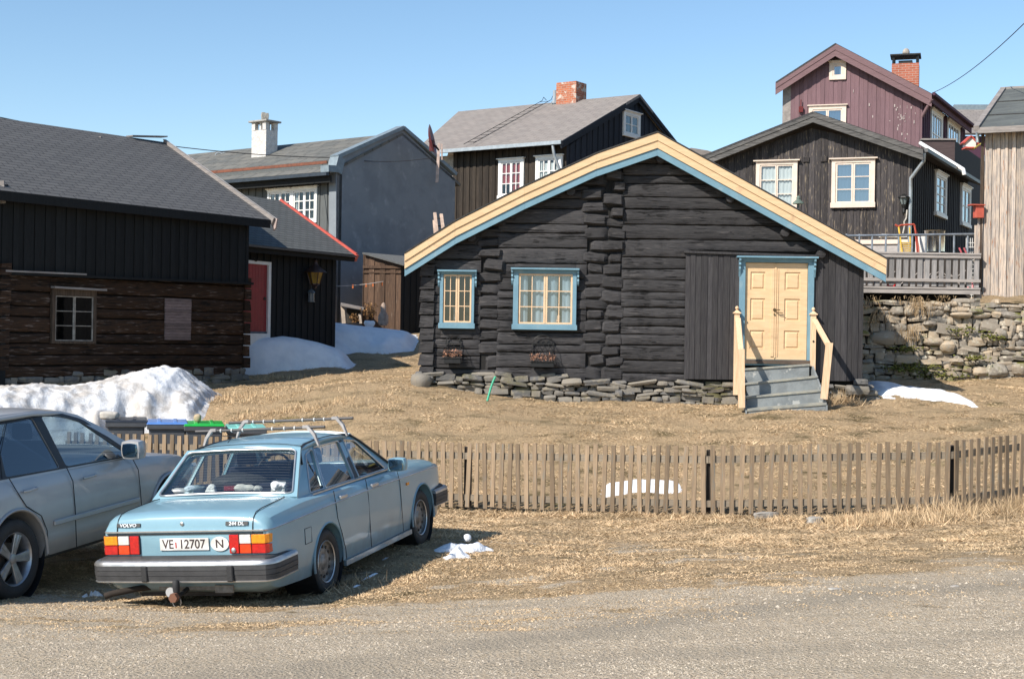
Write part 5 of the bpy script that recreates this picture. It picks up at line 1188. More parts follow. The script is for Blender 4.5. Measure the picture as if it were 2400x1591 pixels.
window(fh, dg, w2, (w2[0] + .11, w2[1] + .12, w2[2] - .11, w2[3] - .10), 2, 3, CRM, CRM, .05, .03, curtain=GREYC, cspans=((0, 1, 0, 1),), glass=GLASSB, hood=.07, sill=.14, mun=.025, hoodw=.07)
for px_, py_ in ((1889, 374), (1931, 373)):
    r = dg.rect(px_ - 7, py_ - 6, px_ + 7, py_ + 6, .02); mb = MB(); bar(mb, dg, r, .01, .05)
    for k in range(4): bar(mb, dg, (r[0] + .02, r[1] + .02 + k * .035, r[2] - .02, r[1] + .035 + k * .035), .05, .06)
    mb.build('air_vent', BWE, fh)
GWB = wood('grey_black_bargeboard', (.13, .125, .12), (.06, .058, .056), vert=False, var=.2, third=(.24, .22, .20), tlo=.58, thi=.75)
tl, tr, tpk = dg.st(1645, 366, .4), dg.st(2164, 350, .4), dg.st(1906, 262, .4)
DF = dg.off(.4)
for (lo, hi, d_, nm) in ((.02, .15, .02, 'upper_bargeboard'), (.14, .30, 0, 'lower_bargeboard')):
    mb = MB()
    for a, b in ((tl, tpk), (tpk, tr)): mb.prism([(a[0], a[1] - hi), (b[0], b[1] - hi), (b[0], b[1] - lo), (a[0], a[1] - lo)], DF.at, d_, d_ + .03)
    mb.build(nm, GWB, fh)
Ls = 9.0; a, b, c = DF.at(tl[0], tl[1], .05), DF.at(tpk[0], tpk[1], .05), DF.at(tr[0], tr[1], .05)
roofslab(fh, [a, a + du * Ls, b + du * Ls, b], .06, FELT); roofslab(fh, [c, c + du * Ls, b + du * Ls, b], .06, FELT)
mb = MB(); mb.beam(c + du * .1 - up * .02 + ds.n * .05, c + du * Ls - up * .02 + ds.n * .05, .11, .10); mb.build('gutter', mat('dark_zinc', (.12, .12, .12), rough=.5, metal=.4), fh)
sw1 = ds.rect(2188, 398, 2215, 508, .02); sw2 = ds.rect(2249, 430, 2272, 532, .02)
sw1 = (ds.st(2189, 400)[0], ds.st(2189, 505)[1], ds.st(2214, 420)[0], ds.st(2189, 400)[1]); sw2 = (ds.st(2250, 430)[0], ds.st(2250, 528)[1], ds.st(2271, 440)[0], ds.st(2250, 431)[1])
hs_ = [(w[0] + .05, w[1] + .05, w[2] - .05, w[3] - .05) for w in (sw1, sw2)]
zEs = rv[1] - .05
mb = MB(); boards(mb, ds, 0, Ls - .3, lambda s: zEs, lambda s: 3.2, hs_, w=.14, d=0, step=.02, seed=112); mb.build('side_boards', DKB, fh)
solidwall(fh, ds, [(0, 3), (Ls - .3, 3), (Ls - .3, zEs), (0, zEs)], hs_, DARK, d=-.03, th=.1, name='side_wall')
BLI = mat('beige_blind', (.45, .42, .34), rough=.9)
window(fh, ds, sw1, (sw1[0] + .12, sw1[1] + .12, sw1[2] - .12, sw1[3] - .12), 2, 4, WHT, WHT, .05, .03, hood=.06, sill=.1, curtain=GREYC, cspans=((0, 1, .75, 1),))
window(fh, ds, sw2, (sw2[0] + .12, sw2[1] + .12, sw2[2] - .12, sw2[3] - .12), 2, 2, WHT, WHT, .05, .03, hood=.06, sill=.1, curtain=BLI, cspans=((0, 1, 0, .8),))
q0 = ds.at(.05, zEs - .35, .07); pipe(fh, [c + du * .12 - up * .1, c + du * .12 - up * .3, dg.at(-.03, c.z - .75, .10), dg.at(-.03, c.z - 1.1, .10), dg.at(-.04, 4.0, .10)], .05, ZINC)
# wall lamp and twisted hook under it
a = dg.st(2118, 482, .2); lamp = thing('porch_lamp', 'black carriage lamp near the right corner of the black gable house', 'lamp', dg.at(a[0], a[1], .1)); c = dg.at(a[0], dg.st(2118, 480, .2)[1], .18)
mb = MB(); mb.lathe([(.06, 0), (.13, .20)], T(c), 6); mb.build('lamp_glass', mat('clear_lamp_glass', (.2, .24, .24), rough=.1), lamp)
mb = MB(); mb.lathe([(.17, .19), (.16, .22), (.06, .27), (.02, .31)], T(c), 8); mb.lathe([(.005, -.30), (.05, -.2), (.04, -.1), (.07, 0), (.07, .01)], T(c), 8)
for k6 in range(6): t_ = k6 * math.pi / 3; mb.tube([c + Vector((.065 * math.cos(t_), .065 * math.sin(t_), 0)), c + Vector((.135 * math.cos(t_), .135 * math.sin(t_), .2))], .01, 4)
mb.tube([c - up * .1, c - up * .15 - dg.n * .08, c - up * .1 - dg.n * .18], .015, 5); mb.build('lamp_cage', IRON, lamp)
# green bird feeder hood left of the bargeboard
mb = MB(); c = W(1871, 478, 38.4); mb.lathe([(.16, 0), (.15, .03), (.05, .12), (.06, .16), (.02, .22)], T(c), 8); mb.tube([c, c - up * .8], .02, 5); tag(mb.build('garden_umbrella', mat('dull_green_cloth', (.14, .19, .16), rough=.9), smooth=40), 'top of a folded dull green parasol behind the cottage roof', 'parasol')
# ---- purple house
pu = du; pg_u = Vector((.90, -.28, 0)).normalized(); PC = W(2157, 560, 50)
PUR = wood('plum_boards', (.185, .112, .125), (.155, .092, .104), var=.12, bmp=.3); PURD = wood('shaded_plum_boards', (.085, .035, .062), (.06, .025, .045), var=.15)  # PURD: plum darkened to carry the shade of the right wall
pur = thing('plum_house', 'tall plum coloured boarded house with red brick chimney at the top right', 'house', (PC.x, PC.y, 4.0))
pg = Plane(PC, pg_u); ps = Plane(PC, pu)
pkp = pg.st(1958, 112); prv = pg.st(2157, 232); plv = pg.st(1838, 205)
topp = pw([(plv[0] - 1, plv[1] - .5), (plv[0], plv[1] + .05), (pkp[0], pkp[1]), (prv[0], prv[1] + .1)])
sw = pg.rect(1944, 146, 1983, 187, .02); lw = pg.rect(1896, 250, 1983, 300, .02); lw = (lw[0], lw[1] - .6, lw[2], lw[3])
hp = [(w[0] + .05, w[1] + .05, w[2] - .05, w[3] - .05) for w in (sw, lw)]
sx0 = pg.st(1853, 250)[0]
mb = MB(); boards(mb, pg, sx0, 0, topp, lambda s: 4, hp, w=.15, d=0, step=.018, seed=121, kinks=(pkp[0],)); mb.build('board_wall', PUR, pur)
solidwall(pur, pg, [(sx0, 3.8), (0, 3.8), (0, topp(0)), (pkp[0], topp(pkp[0])), (sx0, topp(sx0))], hp, DARK, d=-.03, th=.1, name='wall_core')
ex = pg.st(1834, 250)[0]; mb = MB(); bar(mb, pg, (ex, 3.8, sx0, topp(ex) + .1), -.3, .0); mb.build('grey_corner', mat('grey_corner_render', (.30, .27, .25), rough=.9), pur)
mb = MB()
for k in range(34):
    u_, v_ = (rng.gauss(2108, 14), rng.gauss(288, 26)) if k < 30 else (rng.uniform(1990, 2150), rng.uniform(200, 320))
    a = pg.st(u_, v_); w_ = rng.uniform(.01, .045); h_ = rng.uniform(.02, .12); bar(mb, pg, (a[0], a[1], a[0] + w_, a[1] + h_), .0, .0245)
mb.build('peeled_spots', mat('bare_undercoat', (.45, .38, .36), rough=.9), pur)
window(pur, pg, sw, (sw[0] + .13, sw[1] + .13, sw[2] - .13, sw[3] - .13), 1, 1, CRM, CRM, .05, .03, curtain=LACE, cspans=((0, .3, 0, 1), (.7, 1, 0, 1)), hood=.05, glass=GLASSB)
window(pur, pg, lw, (lw[0] + .14, lw[1] + .13, lw[2] - .14, lw[3] - .13), 2, 2, CRM, CRM, .05, .03, curtain=GREYC, cspans=((0, 1, 0, 1),), hood=.06, glass=GLASSB)
tl, tr, tk_ = pg.st(1818, 193, .35), pg.st(2184, 220, .35), pg.st(1958, 102, .35); PF = pg.off(.35)
PUT = wood('plum_bargeboard', (.19, .118, .125), (.155, .094, .1), vert=False, var=.1)
for (lo, hi, d_, nm) in ((.02, .24, .02, 'upper_bargeboard'), (.23, .46, 0, 'lower_bargeboard')):
    mb = MB()
    for a, b in ((tl, tk_), (tk_, tr)): mb.prism([(a[0], a[1] - hi), (b[0], b[1] - hi), (b[0], b[1] - lo), (a[0], a[1] - lo)], PF.at, d_, d_ + .03)
    mb.build(nm, PUT, pur)
a, b, c = PF.at(tl[0], tl[1], .05), PF.at(tk_[0], tk_[1], .05), PF.at(tr[0], tr[1], .05); Lp = 8.3
roofslab(pur, [a, a + pu * Lp, b + pu * Lp, b], .06, FELT); roofslab(pur, [c, c + pu * Lp, b + pu * Lp, b], .06, FELT)
mb = MB(); mb.beam(c + pu * .1 - up * .12 - ps.n * .1, c + pu * Lp - up * .12 - ps.n * .1, .06, .26); mb.beam(c + pu * .1 - up * .0 + ps.n * .04, c + pu * Lp - up * .0 + ps.n * .04, .1, .1); mb.build('eave_board', PURD, pur)
pipe(pur, [c - up * .2, pg.at(.0, c.z - .75, .12)], .06, PUT)
zEp = prv[1] + .05
pw1 = (ps.st(2179, 300)[0], ps.st(2180, 326)[1] - .6, ps.st(2205, 300)[0], ps.st(2181, 254)[1]); pw2 = (ps.st(2218, 300)[0], ps.st(2180, 326)[1] - .6, ps.st(2246, 300)[0], ps.st(2219, 278)[1])
hp = [(w[0] + .05, w[1] + .05, w[2] - .05, w[3] - .05) for w in (pw1, pw2)]
mb = MB(); boards(mb, ps, 0, Lp + 5, lambda s: zEp if s < Lp else zEp - 1.5, lambda s: 4, hp, w=.16, d=0, step=.025, seed=122, kinks=()); mb.build('side_boards', PURD, pur)
solidwall(pur, ps, [(0, 3.8), (Lp + 5, 3.8), (Lp + 5, zEp - 1.5), (Lp, zEp - 1.5), (Lp, zEp), (0, zEp)], hp, DARK, d=-.03, th=.1, name='side_wall')
for w_ in (pw1, pw2): window(pur, ps, w_, (w_[0] + .12, w_[1] + .12, w_[2] - .12, w_[3] - .12), 4, 2, WHT, WHT, .05, .03, curtain=GREYC, cspans=((0, 1, 0, 1),), glass=GLASSB, hood=.06, mun=.04)
for (x0, y0, x1, y1) in ((2299, 360, 2310, 410), (2296, 520, 2306, 560)):
    w_ = (ps.st(x0, y0)[0], ps.st(x0, y1)[1], ps.st(x1, y0)[0] + .0, ps.st(x0, y0)[1]); mb = MB(); bar(mb, ps, w_, .0, .05); mb.build('far_window', mat('dim_white', (.5, .52, .55)) if 'dim_white' not in bpy.data.materials else bpy.data.materials['dim_white'], pur)
# chimney, brick with metal cowl
cp2 = onroof(2122, 200, c, b - c, pu, (0, 8)); zt_ = CH + (CY - 139) / F * cp2.y; ch, qd = brickbox(pur, cp2, .98, .80, cp2.z - .8, zt_, pg_u, BRK2)
mb = MB()
for q in qd: mb.tube([Vector((q.x, q.y, zt_ - .02)) + (Vector((cp2.x, cp2.y, 0)) - Vector((q.x, q.y, 0))).normalized() * .08, Vector((q.x, q.y, zt_ + .30)) + (Vector((cp2.x, cp2.y, 0)) - Vector((q.x, q.y, 0))).normalized() * .08], .05, 6)
mb.box((cp2.x, cp2.y, zt_ + .32), (1.1, .95, .05), math.atan2(pg_u.y, pg_u.x)); mb.lathe([(.62, .34), (.3, .40)], T((cp2.x, cp2.y, zt_)) @ Matrix.Rotation(math.atan2(pg_u.y, pg_u.x) + math.pi / 4, 4, 'Z'), 4); mb.box((cp2.x, cp2.y, zt_ + .06), (.5, .5, .14), math.atan2(pg_u.y, pg_u.x)); mb.build('chimney_cowl', IRON, ch)
mb = MB(); rock(mb, (cp2.x, cp2.y, zt_ + .50), (.26, .24, .24), .2, .3); mb.build('cap_stone', gs, ch, smooth=50)
mb = MB(); a = pg.st(1877, 257, .1); mb.box(pg.at(a[0], a[1], .1), (.13, .12, .2)); mb.tube([pg.at(a[0], a[1] + .1, .1), pg.at(a[0], a[1] + .35, .1)], .02, 5); mb.build('alarm_box', mat('dark_red_box', (.16, .02, .02)), pur)
# balcony annex between the plum and the black house
AC = W(2160, 400, 44.5); ap = Plane(AC, Vector((.97, -.10, 0))); ax_ = Plane(ap.at(ap.st(2238, 350)[0], 0), du)
ann = thing('balcony_annex', 'flat topped brown boxed balcony between the black house and the plum house', 'balcony', (AC.x, AC.y, 5)); ztp = ap.st(2200, 329)[1]; se = ap.st(2238, 350)[0]
BRA = wood('brown_annex_boards', (.085, .060, .058), (.065, .045, .045), vert=False, var=.1)
mb = MB(); bar(mb, ap, (0, 4.5, se, ztp), -.15, 0); mb.build('front_panel', BRA, ann)
mb = MB(); bar(mb, ax_, (0, 4.5, 5.5, ztp - .02), -.15, 0); mb.build('side_panel', DKB, ann)
mb = MB(); bar(mb, ap, (-.03, ztp, se + .04, ztp + .05), -.22, .05); mb.build('top_rail', GRW, ann)
mb = MB(); aa = W(2157, 336, 44.2); bb = W(2258, 398, 42.2); mb.tube([aa, bb, bb + Vector((.03, 0, -.15))], .06, 10); tag(mb.build('plastic_pipe', WHT, smooth=50), 'white plastic drain pipe sloping down over the black house roof', 'pipe')
# roof in the gap behind
mb = MB(); a, b, c, d_ = W(2235, 312, 64), W(2420, 312, 64), W(2420, 256, 68), W(2235, 256, 68); far = thing('far_roof_house', 'distant house whose pinkish tiled roof shows left of the weathered barn', 'house', (a.x, a.y, 4)); roofslab(far, [a, b, c, d_], .1, PNK)
mb = MB(); mb.hexa([Vector((a.x, a.y + .3, 4)), Vector((b.x, b.y + .3, 4)), Vector((b.x, b.y + 8, 4)), Vector((a.x, a.y + 8, 4)), Vector((a.x, a.y + .3, a.z - .1)), Vector((b.x, b.y + .3, b.z - .1)), Vector((b.x, b.y + 8, b.z - .1)), Vector((a.x, a.y + 8, b.z - .1))]); mb.build('wall', PURD, far)
mb = MB(); mb.beam(c + up * .05, d_ + up * .05, .2, .3); mb.build('ridge_cap', CAP, far)
fr2 = thing('far_roof_house', 'distant house whose dull roof corner shows right of the cottage peak', 'house', W(1640, 380, 60)); a, b = W(1585, 362, 60), W(1700, 368, 60); mb = MB(); mb.hexa([Vector((a.x, 60, 4)), Vector((b.x, 60, 4)), Vector((b.x, 66, 4)), Vector((a.x, 66, 4)), a, b, b + Vector((0, 6, 0)), a + Vector((0, 6, 0))]); mb.build('wall', GBD, fr2)
mb = MB(); mb.prism([(a.x - .4, a.z - .0), (b.x, b.z), (W(1655, 356, 60).x, W(1655, 355, 60).z), (W(1618, 350, 60).x, W(1618, 349, 60).z)], lambda x, z, d: Vector((x, 59.7 - d, z)), -6, 0); mb.build('roof', GRW, fr2)
# ================================================================== dry stone retaining wall
WST = stonemat('field_stone_wall', (.43, .34, .24), (.19, .175, .155), (.34, .31, .26), moss=(.13, .13, .025), lichen=(.55, .50, .40))
wp = Plane(Vector((5.5, WALLY, 0)), (1, 0)); wL, wR = 0.0, 10.5
sw_ = thing('stone_wall', 'dry stone retaining wall with mossy patches under the deck and the weathered barn', 'wall', wp.at(3, 1.4, 0))
ztop = lambda s: 3.31 + .03 * math.sin(s * 3); gzw = lambda s: terz(wp.at(s, 0).x, WALLY - .3) - .08
mb = MB(); stonerow(mb, wp, wL, wR, ztop, gzw, .135, .27, .21, .40, 131, sq=.70, wild=.9)
for (px, py, w_, h_) in ((2070, 792, .66, .38), (2125, 842, .62, .24), (2220, 812, .34, .28), (2338, 868, .5, .34), (2135, 728, .36, .24), (2300, 870, .4, .22), (2345, 780, .32, .26), (2255, 738, .5, .13), (2180, 758, .36, .16), (2290, 728, .34, .12), (2105, 728, .3, .2), (2390, 865, .34, .3), (2190, 800, .42, .2), (2245, 845, .32, .13)):
    p = wp.at(*wp.st(px, py, .26), .12); rock(mb, p, (w_, .42, h_), rng.uniform(-.1, .1), .35, .1, hi=True)
mb.build('stones', WST, sw_, smooth=30)
mb = MB(); bar(mb, wp, (wL, .6, wR, 3.2), -.3, .0); mb.build('earth_core', bpy.data.materials['dark_earth'], sw_)
MOSS = mat('green_moss', (.17, .18, .03), (.10, .10, .02), scale=30, var=.5)
mb = MB()
for (px, py, n_, sx, sy) in ((2145, 862, 260, .32, .06), (2120, 818, 90, .18, .04), (2260, 775, 60, .2, .05), (2200, 880, 60, .4, .03), (2290, 838, 60, .2, .03), (2330, 790, 60, .15, .03)):
    for k in range(n_):
        p = wp.at(*wp.st(px, py, .28), .30) + Vector((rng.gauss(0, sx), rng.uniform(-.08, .08), rng.gauss(0, sy))); r_ = rng.uniform(.015, .035); rock(mb, p, (r_ * 2, r_ * 1.6, r_), rng.random() * 3, 0, .2)
tag(mb.build('moss', MOSS, smooth=60), 'cushions of green moss in the joints of the retaining wall', 'moss', kind='stuff')
mb = MB(); SG = mat('hanging_dry_stalks', (.42, .30, .17), (.28, .19, .10), scale=10, var=.4)
for (px, py, n_, drop) in ((2150, 705, 60, 1.0), (2060, 735, 40, .8), (2135, 770, 40, .9), (2215, 700, 40, .2), (2110, 698, 30, .2), (2045, 700, 25, .5), (2340, 700, 14, .15)):
    for k in range(n_):
        p = wp.at(*wp.st(px, py, .3), .30) + Vector((rng.gauss(0, .12), -.03, rng.uniform(-.1, .08))); pts = [p]; v_ = Vector((rng.uniform(-.3, .3), -.12, rng.uniform(0, .5)))
        for j in range(4): pts.append(pts[-1] + v_ * .11 * drop); v_ += Vector((rng.uniform(-.3, .3), 0, -.55))
        mb.tube(pts, .0045, 3, False, rng.random())
tag(mb.build('dry_stalks', SG, fixn=False), 'withered stalks hanging down the face of the retaining wall', 'dry plants', kind='stuff')
# ================================================================== weathered plank barn, far right
RWD = wood('weathered_raw_planks', (.46, .375, .30), (.24, .215, .20), var=.32, third=(.26, .12, .06), tlo=.57, thi=.70, bmp=.8)
qC = W(2303, 690, 31.9); qu = Vector((.90, -.43, 0)).normalized(); qp = Plane(qC, qu)
pb = thing('plank_barn', 'weathered grey plank barn with felt roof standing on the stone wall', 'barn', qC)
zb0, zt0 = qp.st(2303, 694)[1], qp.st(2310, 312)[1]
mb = MB(); boards(mb, qp, .0, 5.2, lambda s: zt0 + .1, lambda s: zb0 + .02 * math.sin(s * 9), w=.088, d=0, step=.028, seed=141, jit=.4, gap=.006); mb.build('plank_wall', RWD, pb)
solidwall(pb, qp, [(0, zb0 + .05), (5.2, zb0 + .05), (5.2, zt0 + .1), (0, zt0 + .1)], [], DARK, d=-.035, th=.1, name='wall_core')
qs = Plane(qp.at(0, 0, 0), (-qp.n.x, -qp.n.y)); mb = MB(); mb.add([qp.at(0, zb0, -.02), qp.at(0, zb0, -4.5), qp.at(0, zt0, -4.5), qp.at(0, zt0, -.02)], [(0, 1, 2, 3, 4)])
mb.build('side_wall', RWD, pb)
mb = MB(); mb.beam(qp.at(-.05, zb0 + .1, .02), qp.at(-.05, zt0, .0), .06, .05); mb.build('corner_post', WDK, pb)
mb = MB(); bar(mb, qp, (-.13, zb0 - .05, -.02, qp.st(2295, 500)[1]), -.02, .03); bar(mb, qp, (-.20, zb0 - .05, -.135, qp.st(2292, 528)[1]), -.05, .0); mb.build('edge_planks', RWD, pb)
e0 = qp.at(qp.st(2292, 303, .35)[0], qp.st(2292, 300, .35)[1], .35); e1 = e0 + qp.u * 5.8; rdir = None
r0_, kk = ridge_from(2355, 208, qp, e0, qp.n, .8, 9)
r0_ = None
for k in np.arange(1.0, 4.0, .02):
    for z_ in (None,):
        X, Y = e0.x - qp.n.x * k + .0, e0.y - qp.n.y * k
RK = 5.0; base = e0 - qp.n * RK; q = W(2355, 208, base.y); r0_ = Vector((q.x, base.y, q.z))
FG = mat('green_grey_felt', (.105, .115, .11), (.075, .082, .08), scale=1.2, stretch=(1, 3, 1), rough=.95, bmp=.5, bscale=25, third=(.16, .165, .13), tscale=3, tlo=.6, thi=.75)
roofslab(pb, [e0, e1, r0_ + qp.u * 5.3, r0_], .07, FG)
roofslab(pb, [e0 - qp.n * 10, e1 - qp.n * 10, r0_ + qp.u * 5.3, r0_], .07, FG)
mb = MB(); sl3 = r0_ - e0
for t_ in (.28, .62): a = e0 + sl3 * t_ + up * .012; mb.beam(a, a + qp.u * 5.5, .03, .02)
mb.build('felt_seam', FELT, pb)
mb = MB(); mb.beam(e0 - qp.u * .03 - up * .02 + qp.n * .04, r0_ - qp.u * .03 - up * .02, .12, .12); mb.beam(r0_ - qp.u * .1, r0_ + qp.u * 5.3, .14, .06); mb.build('verge_board', GRW, pb)
mb = MB(); mb.beam(e0 - up * .06 + qp.n * .01, e1 - up * .06 + qp.n * .01, .04, .13); mb.build('eave_board', GRW, pb)
mb = MB(); mb.tube([qp.at(-.15, zt0 - .0, .1), qp.at(-.15, zt0 - .22, .1)], .04, 8); mb.build('spout', ZINC, pb)
a = qp.st(2293, 482, .15); rb_ = MB(); c = qp.at(a[0], a[1] - .14, .1); rb_.box(c, (.19, .16, .27), .1); rb_.box(c + Vector((-.06, -.02, .15)), (.34, .22, .025), .1); rb_.build if False else None
tag(rb_.build('mail_box', mat('orange_red_paint', (.50, .10, .06), (.42, .08, .05), rough=.6), bevel=.006), 'orange red hanging box at the left edge of the plank barn', 'box')
bh = thing('bird_house', 'small white bird house with red roof fixed left of the plank barn roof', 'bird house', W(2274, 350, 33)); c = W(2272, 345, 33); u_ = Vector((.95, .3, 0))
mb = MB(); mb.prism([(-.12, 0), (.12, -.03), (.12, .10), (0, .21), (-.12, .12)], lambda x, z, d: c + Vector((x, d, z)), -.1, .1); mb.build('house_box', WHT, bh)
mb = MB(); mb.beam(c + Vector((-.18, 0, .07)), c + Vector((0, 0, .24)), .28, .03); mb.beam(c + Vector((.18, 0, .05)), c + Vector((0, 0, .24)), .28, .03); mb.box(c + Vector((0, 0, -.03)), (.26, .3, .03)); mb.build('roof', RDT, bh)
mb = MB(); mb.tube([c + Vector((.08, 0, -.05)), W(2306, 333, 32.2)], .02, 6); mb.build('mount_arm', mat('yellow_rod', (.6, .5, .1)), bh)
# ================================================================== wooden deck with slatted railing
DY = 31.75; kp = Plane(Vector((6.4, DY, 0)), (1, 0)); DW = wood('deck_grey_wood', (.40, .36, .33), (.28, .255, .24), vert=False, var=.15, bmp=.4); DS = wood('deck_slat_wood', (.30, .28, .27), (.19, .185, .18), var=.3, third=(.32, .20, .12), tlo=.63, thi=.8, bmp=.5)
deck = thing('wooden_deck', 'weathered wooden deck with slatted railing on top of the retaining wall', 'deck', kp.at(1, 3.2, 0))
xL, xR = kp.st(2012, 640)[0], kp.st(2297, 640)[0]; R_ = lambda y0, y1: (xL, kp.st(2160, y1)[1], xR, kp.st(2160, y0)[1])
mb = MB(); bar(mb, kp, R_(677, 688), -.06, .03); bar(mb, kp, (xL, kp.st(2160, 677)[1] + .001, xR, kp.st(2160, 677)[1] + .04), -1.9, .05); mb.build('deck_floor', DW, deck)
mb = MB(); bar(mb, kp, R_(653, 660), .0, .05); mb.build('lower_rail', DW, deck)
mb = MB(); bar(mb, kp, R_(597, 604), .0, .04); mb.build('upper_rail', DW, deck)
mb = MB(); r = R_(592, 596); bar(mb, kp, r, -.08, .06); mb.build('top_rail', DW, deck)
mb = MB(); bar(mb, kp.off(-1.35), (xL - .3, 3.3, xR + .2, 4.35), 0, .05); mb.build('slat_shade_board', mat('slat_gap_shade', (.05, .04, .035), (.03, .025, .02), rough=.9), deck)  # dark board added to stand in for the shade seen between the slats
x = 2018.0; k = 0
while x < 2290:
    a = kp.st(x, 640)[0]; b = kp.st(x + 10.8, 640)[0]; z1 = kp.st(2160, 598)[1]; z0_ = kp.st(2160, 671 + rng.uniform(-1, 2))[1]
    mb = MB(); mb.prism([(a, z0_), (b, z0_), (b + .004, z1), (a + .004, z1)], kp.at, -.025, -.001, rng.random() if k < 15 else .9); mb.build('slat', DS, deck); x += 16.6; k += 1
for px_ in (2056, 2170, 2292): mb = MB(); a = kp.st(px_, 640)[0]; bar(mb, kp, (a - .04, kp.st(2160, 686)[1], a + .04, kp.st(2160, 597)[1]), -.12, -.03); mb.build('rail_post', DW, deck)
mb = MB(); bar(mb, kp, (xL, 3.05, xR, kp.st(2160, 689)[1]), -1.6, -1.5)
for px_ in (2050, 2140, 2243, 2296): a = kp.st(px_, 692)[0]; rock(mb, kp.at(a, 3.19, -.15), (.26, .3, .17), 0, .8, .05)
mb.build('deck_footing', WST, deck)
# tubular railing of the terrace behind
TY = 34.2; tp_ = Plane(Vector((6, TY, 0)), (1, 0.0)); tr_ = thing('steel_railing', 'thin grey steel tube railing of the terrace behind the wooden deck', 'railing', tp_.at(2, 3.4)); GST = mat('grey_steel_tube', (.35, .38, .42), rough=.4, metal=.5)
zr = tp_.st(2160, 551)[1]; mb = MB(); mb.tube([tp_.at(tp_.st(1975, 551)[0], tp_.st(1975, 553)[1]), tp_.at(tp_.st(2300, 551)[0], tp_.st(2300, 549)[1])], .03, 8); mb.build('top_tube', GST, tr_, smooth=50)
for px_ in (1984, 2014, 2044, 2076, 2106, 2138, 2170, 2203, 2236, 2268): a = tp_.st(px_, 570)[0]; mb = MB(); mb.tube([tp_.at(a, 3.3), tp_.at(a, zr)], .024, 8); mb.build('post', GST, tr_, smooth=50)
mb = MB(); x0_, x1_ = tp_.st(2274, 570)[0], tp_.st(2298, 570)[0]
for k in range(6): mb.tube([tp_.at(x0_ + (x1_ - x0_) * k / 5, 3.4, -.3), tp_.at(x0_ + (x1_ - x0_) * k / 5, zr - .03, -.3)], .008, 4)
for k in range(14): mb.tube([tp_.at(x0_, 3.45 + k * .105, -.3), tp_.at(x1_, 3.45 + k * .105, -.3)], .008, 4)
tag(mb.build('wire_trellis', WHT), 'white wire trellis between the steel railing and the plank barn', 'trellis')
# house foundation behind, white sill
f0 = dg.st(1990, 560); zz_ = dg.st(2135, 560)[1]; mb = MB(); bar(mb, dg, (f0[0] - 3.5, 3.0, .02, zz_ - .14), .0, .05); mb.build('foundation', mat('pale_render', (.42, .39, .37), (.34, .32, .31), rough=.9), fh)
mb = MB(); bar(mb, dg, (f0[0] - 3.5, zz_ - .14, .02, zz_ - .02), .0, .10); mb.build('foundation_sill', CRM, fh)
mb = MB(); bar(mb, ds, (0, 3.0, 8, zz_ - .05), .0, .05); mb.build('side_foundation', DKB, fh)
# big steel pot
p = W(2190, 592, 36.2); pot = thing('steel_pot', 'large shiny steel pot on a black ring before the dark side wall', 'pot', p); zp = W(2190, 541, 36.2).z
mb = MB(); mb.lathe([(.25, p.z), (.25, zp - .02), (.262, zp)], T((p.x, p.y, 0)), 32); mb.build('pot_body', mat('polished_steel', (.75, .74, .72), rough=.22, metal=1), pot, smooth=40)
mb = MB(); mb.lathe([(.27, p.z - .5), (.27, p.z + .02)], T((p.x, p.y, 0)), 20); mb.build('burner_ring', IRON, pot)
# kick sledge: yellow slats, red frame
sd = thing('kick_sledge', 'yellow slatted kick sledge with red handles leaning by the steel railing', 'sledge', W(2130, 596, 34.9)); YL = mat('yellow_slats', (.72, .45, .06), rough=.5); RO = mat('red_orange_frame', (.55, .09, .05), rough=.5)
mb = MB()
for k in range(9): a, b = W(2109, 569 + k * 4.4, 34.7), W(2136, 570 + k * 4.4, 34.7); mb.beam(a, b, .02, .028)
mb.build('seat_slats', YL, sd)
mb = MB(); mb.tube([W(2106, 531, 34.8), W(2115, 595, 34.6)], .022, 6); mb.tube([W(2132, 533, 34.8), W(2134, 580, 34.7)], .02, 6); mb.build('yellow_poles', YL, sd)
mb = MB(); mb.tube([W(2098, 527, 34.8), W(2105, 531, 34.8), W(2112, 528, 34.8), W(2142, 526, 34.8), W(2147, 545, 34.8), W(2152, 580, 34.7), W(2155, 620, 34.6)], .026, 6); mb.tube([W(2144, 527, 34.8), W(2150, 600, 34.6)], .015, 5); mb.build('red_frame', RO, sd)
mb = MB(); mb.box(W(2160, 574, 35.0), (.13, .1, .5)); mb.box(W(2152, 576, 35.05), (.12, .1, .45)); tag(mb.build('white_box', WHT), 'narrow white upright box between the kick sledge and the steel pot', 'box')
for lb, x_ in (('pink ski tip, the left one of the pair behind the deck rail', 2248), ('pink ski tip, the right one of the pair behind the deck rail', 2259)):
    mb = MB(); mb.tube([W(x_, 581, 33.4), W(x_ + 7, 596, 33.4), W(x_ + 22, 680, 33.0)], .022, 6); tag(mb.build('ski', mat('pink_ski', (.6, .14, .16), rough=.5) if 'pink_ski' not in bpy.data.materials else bpy.data.materials['pink_ski']), lb, 'ski', 'skis on the deck')
mb = MB(); c = W(2092, 673, 32.2); mb.tube([c + Vector((-.13, 0, 0)), c + Vector((.13, 0, 0))], .065, 14); tag(mb.build('fuel_can', mat('bright_red_plastic', (.62, .02, .02), rough=.4), smooth=50), 'bright red canister lying on the deck floor behind the slats', 'canister')
mb = MB()
for k in range(60): c = W(rng.uniform(2030, 2280), rng.uniform(640, 676), rng.uniform(32.2, 33.2)); mb.beam(c, c + Vector((rng.uniform(-.3, .3), 0, rng.uniform(-.05, .2))), .015, .02, rnd=rng.random())
tag(mb.build('deck_clutter', DW), 'tangle of sticks and small odds on the deck behind the slats', 'clutter', kind='stuff')
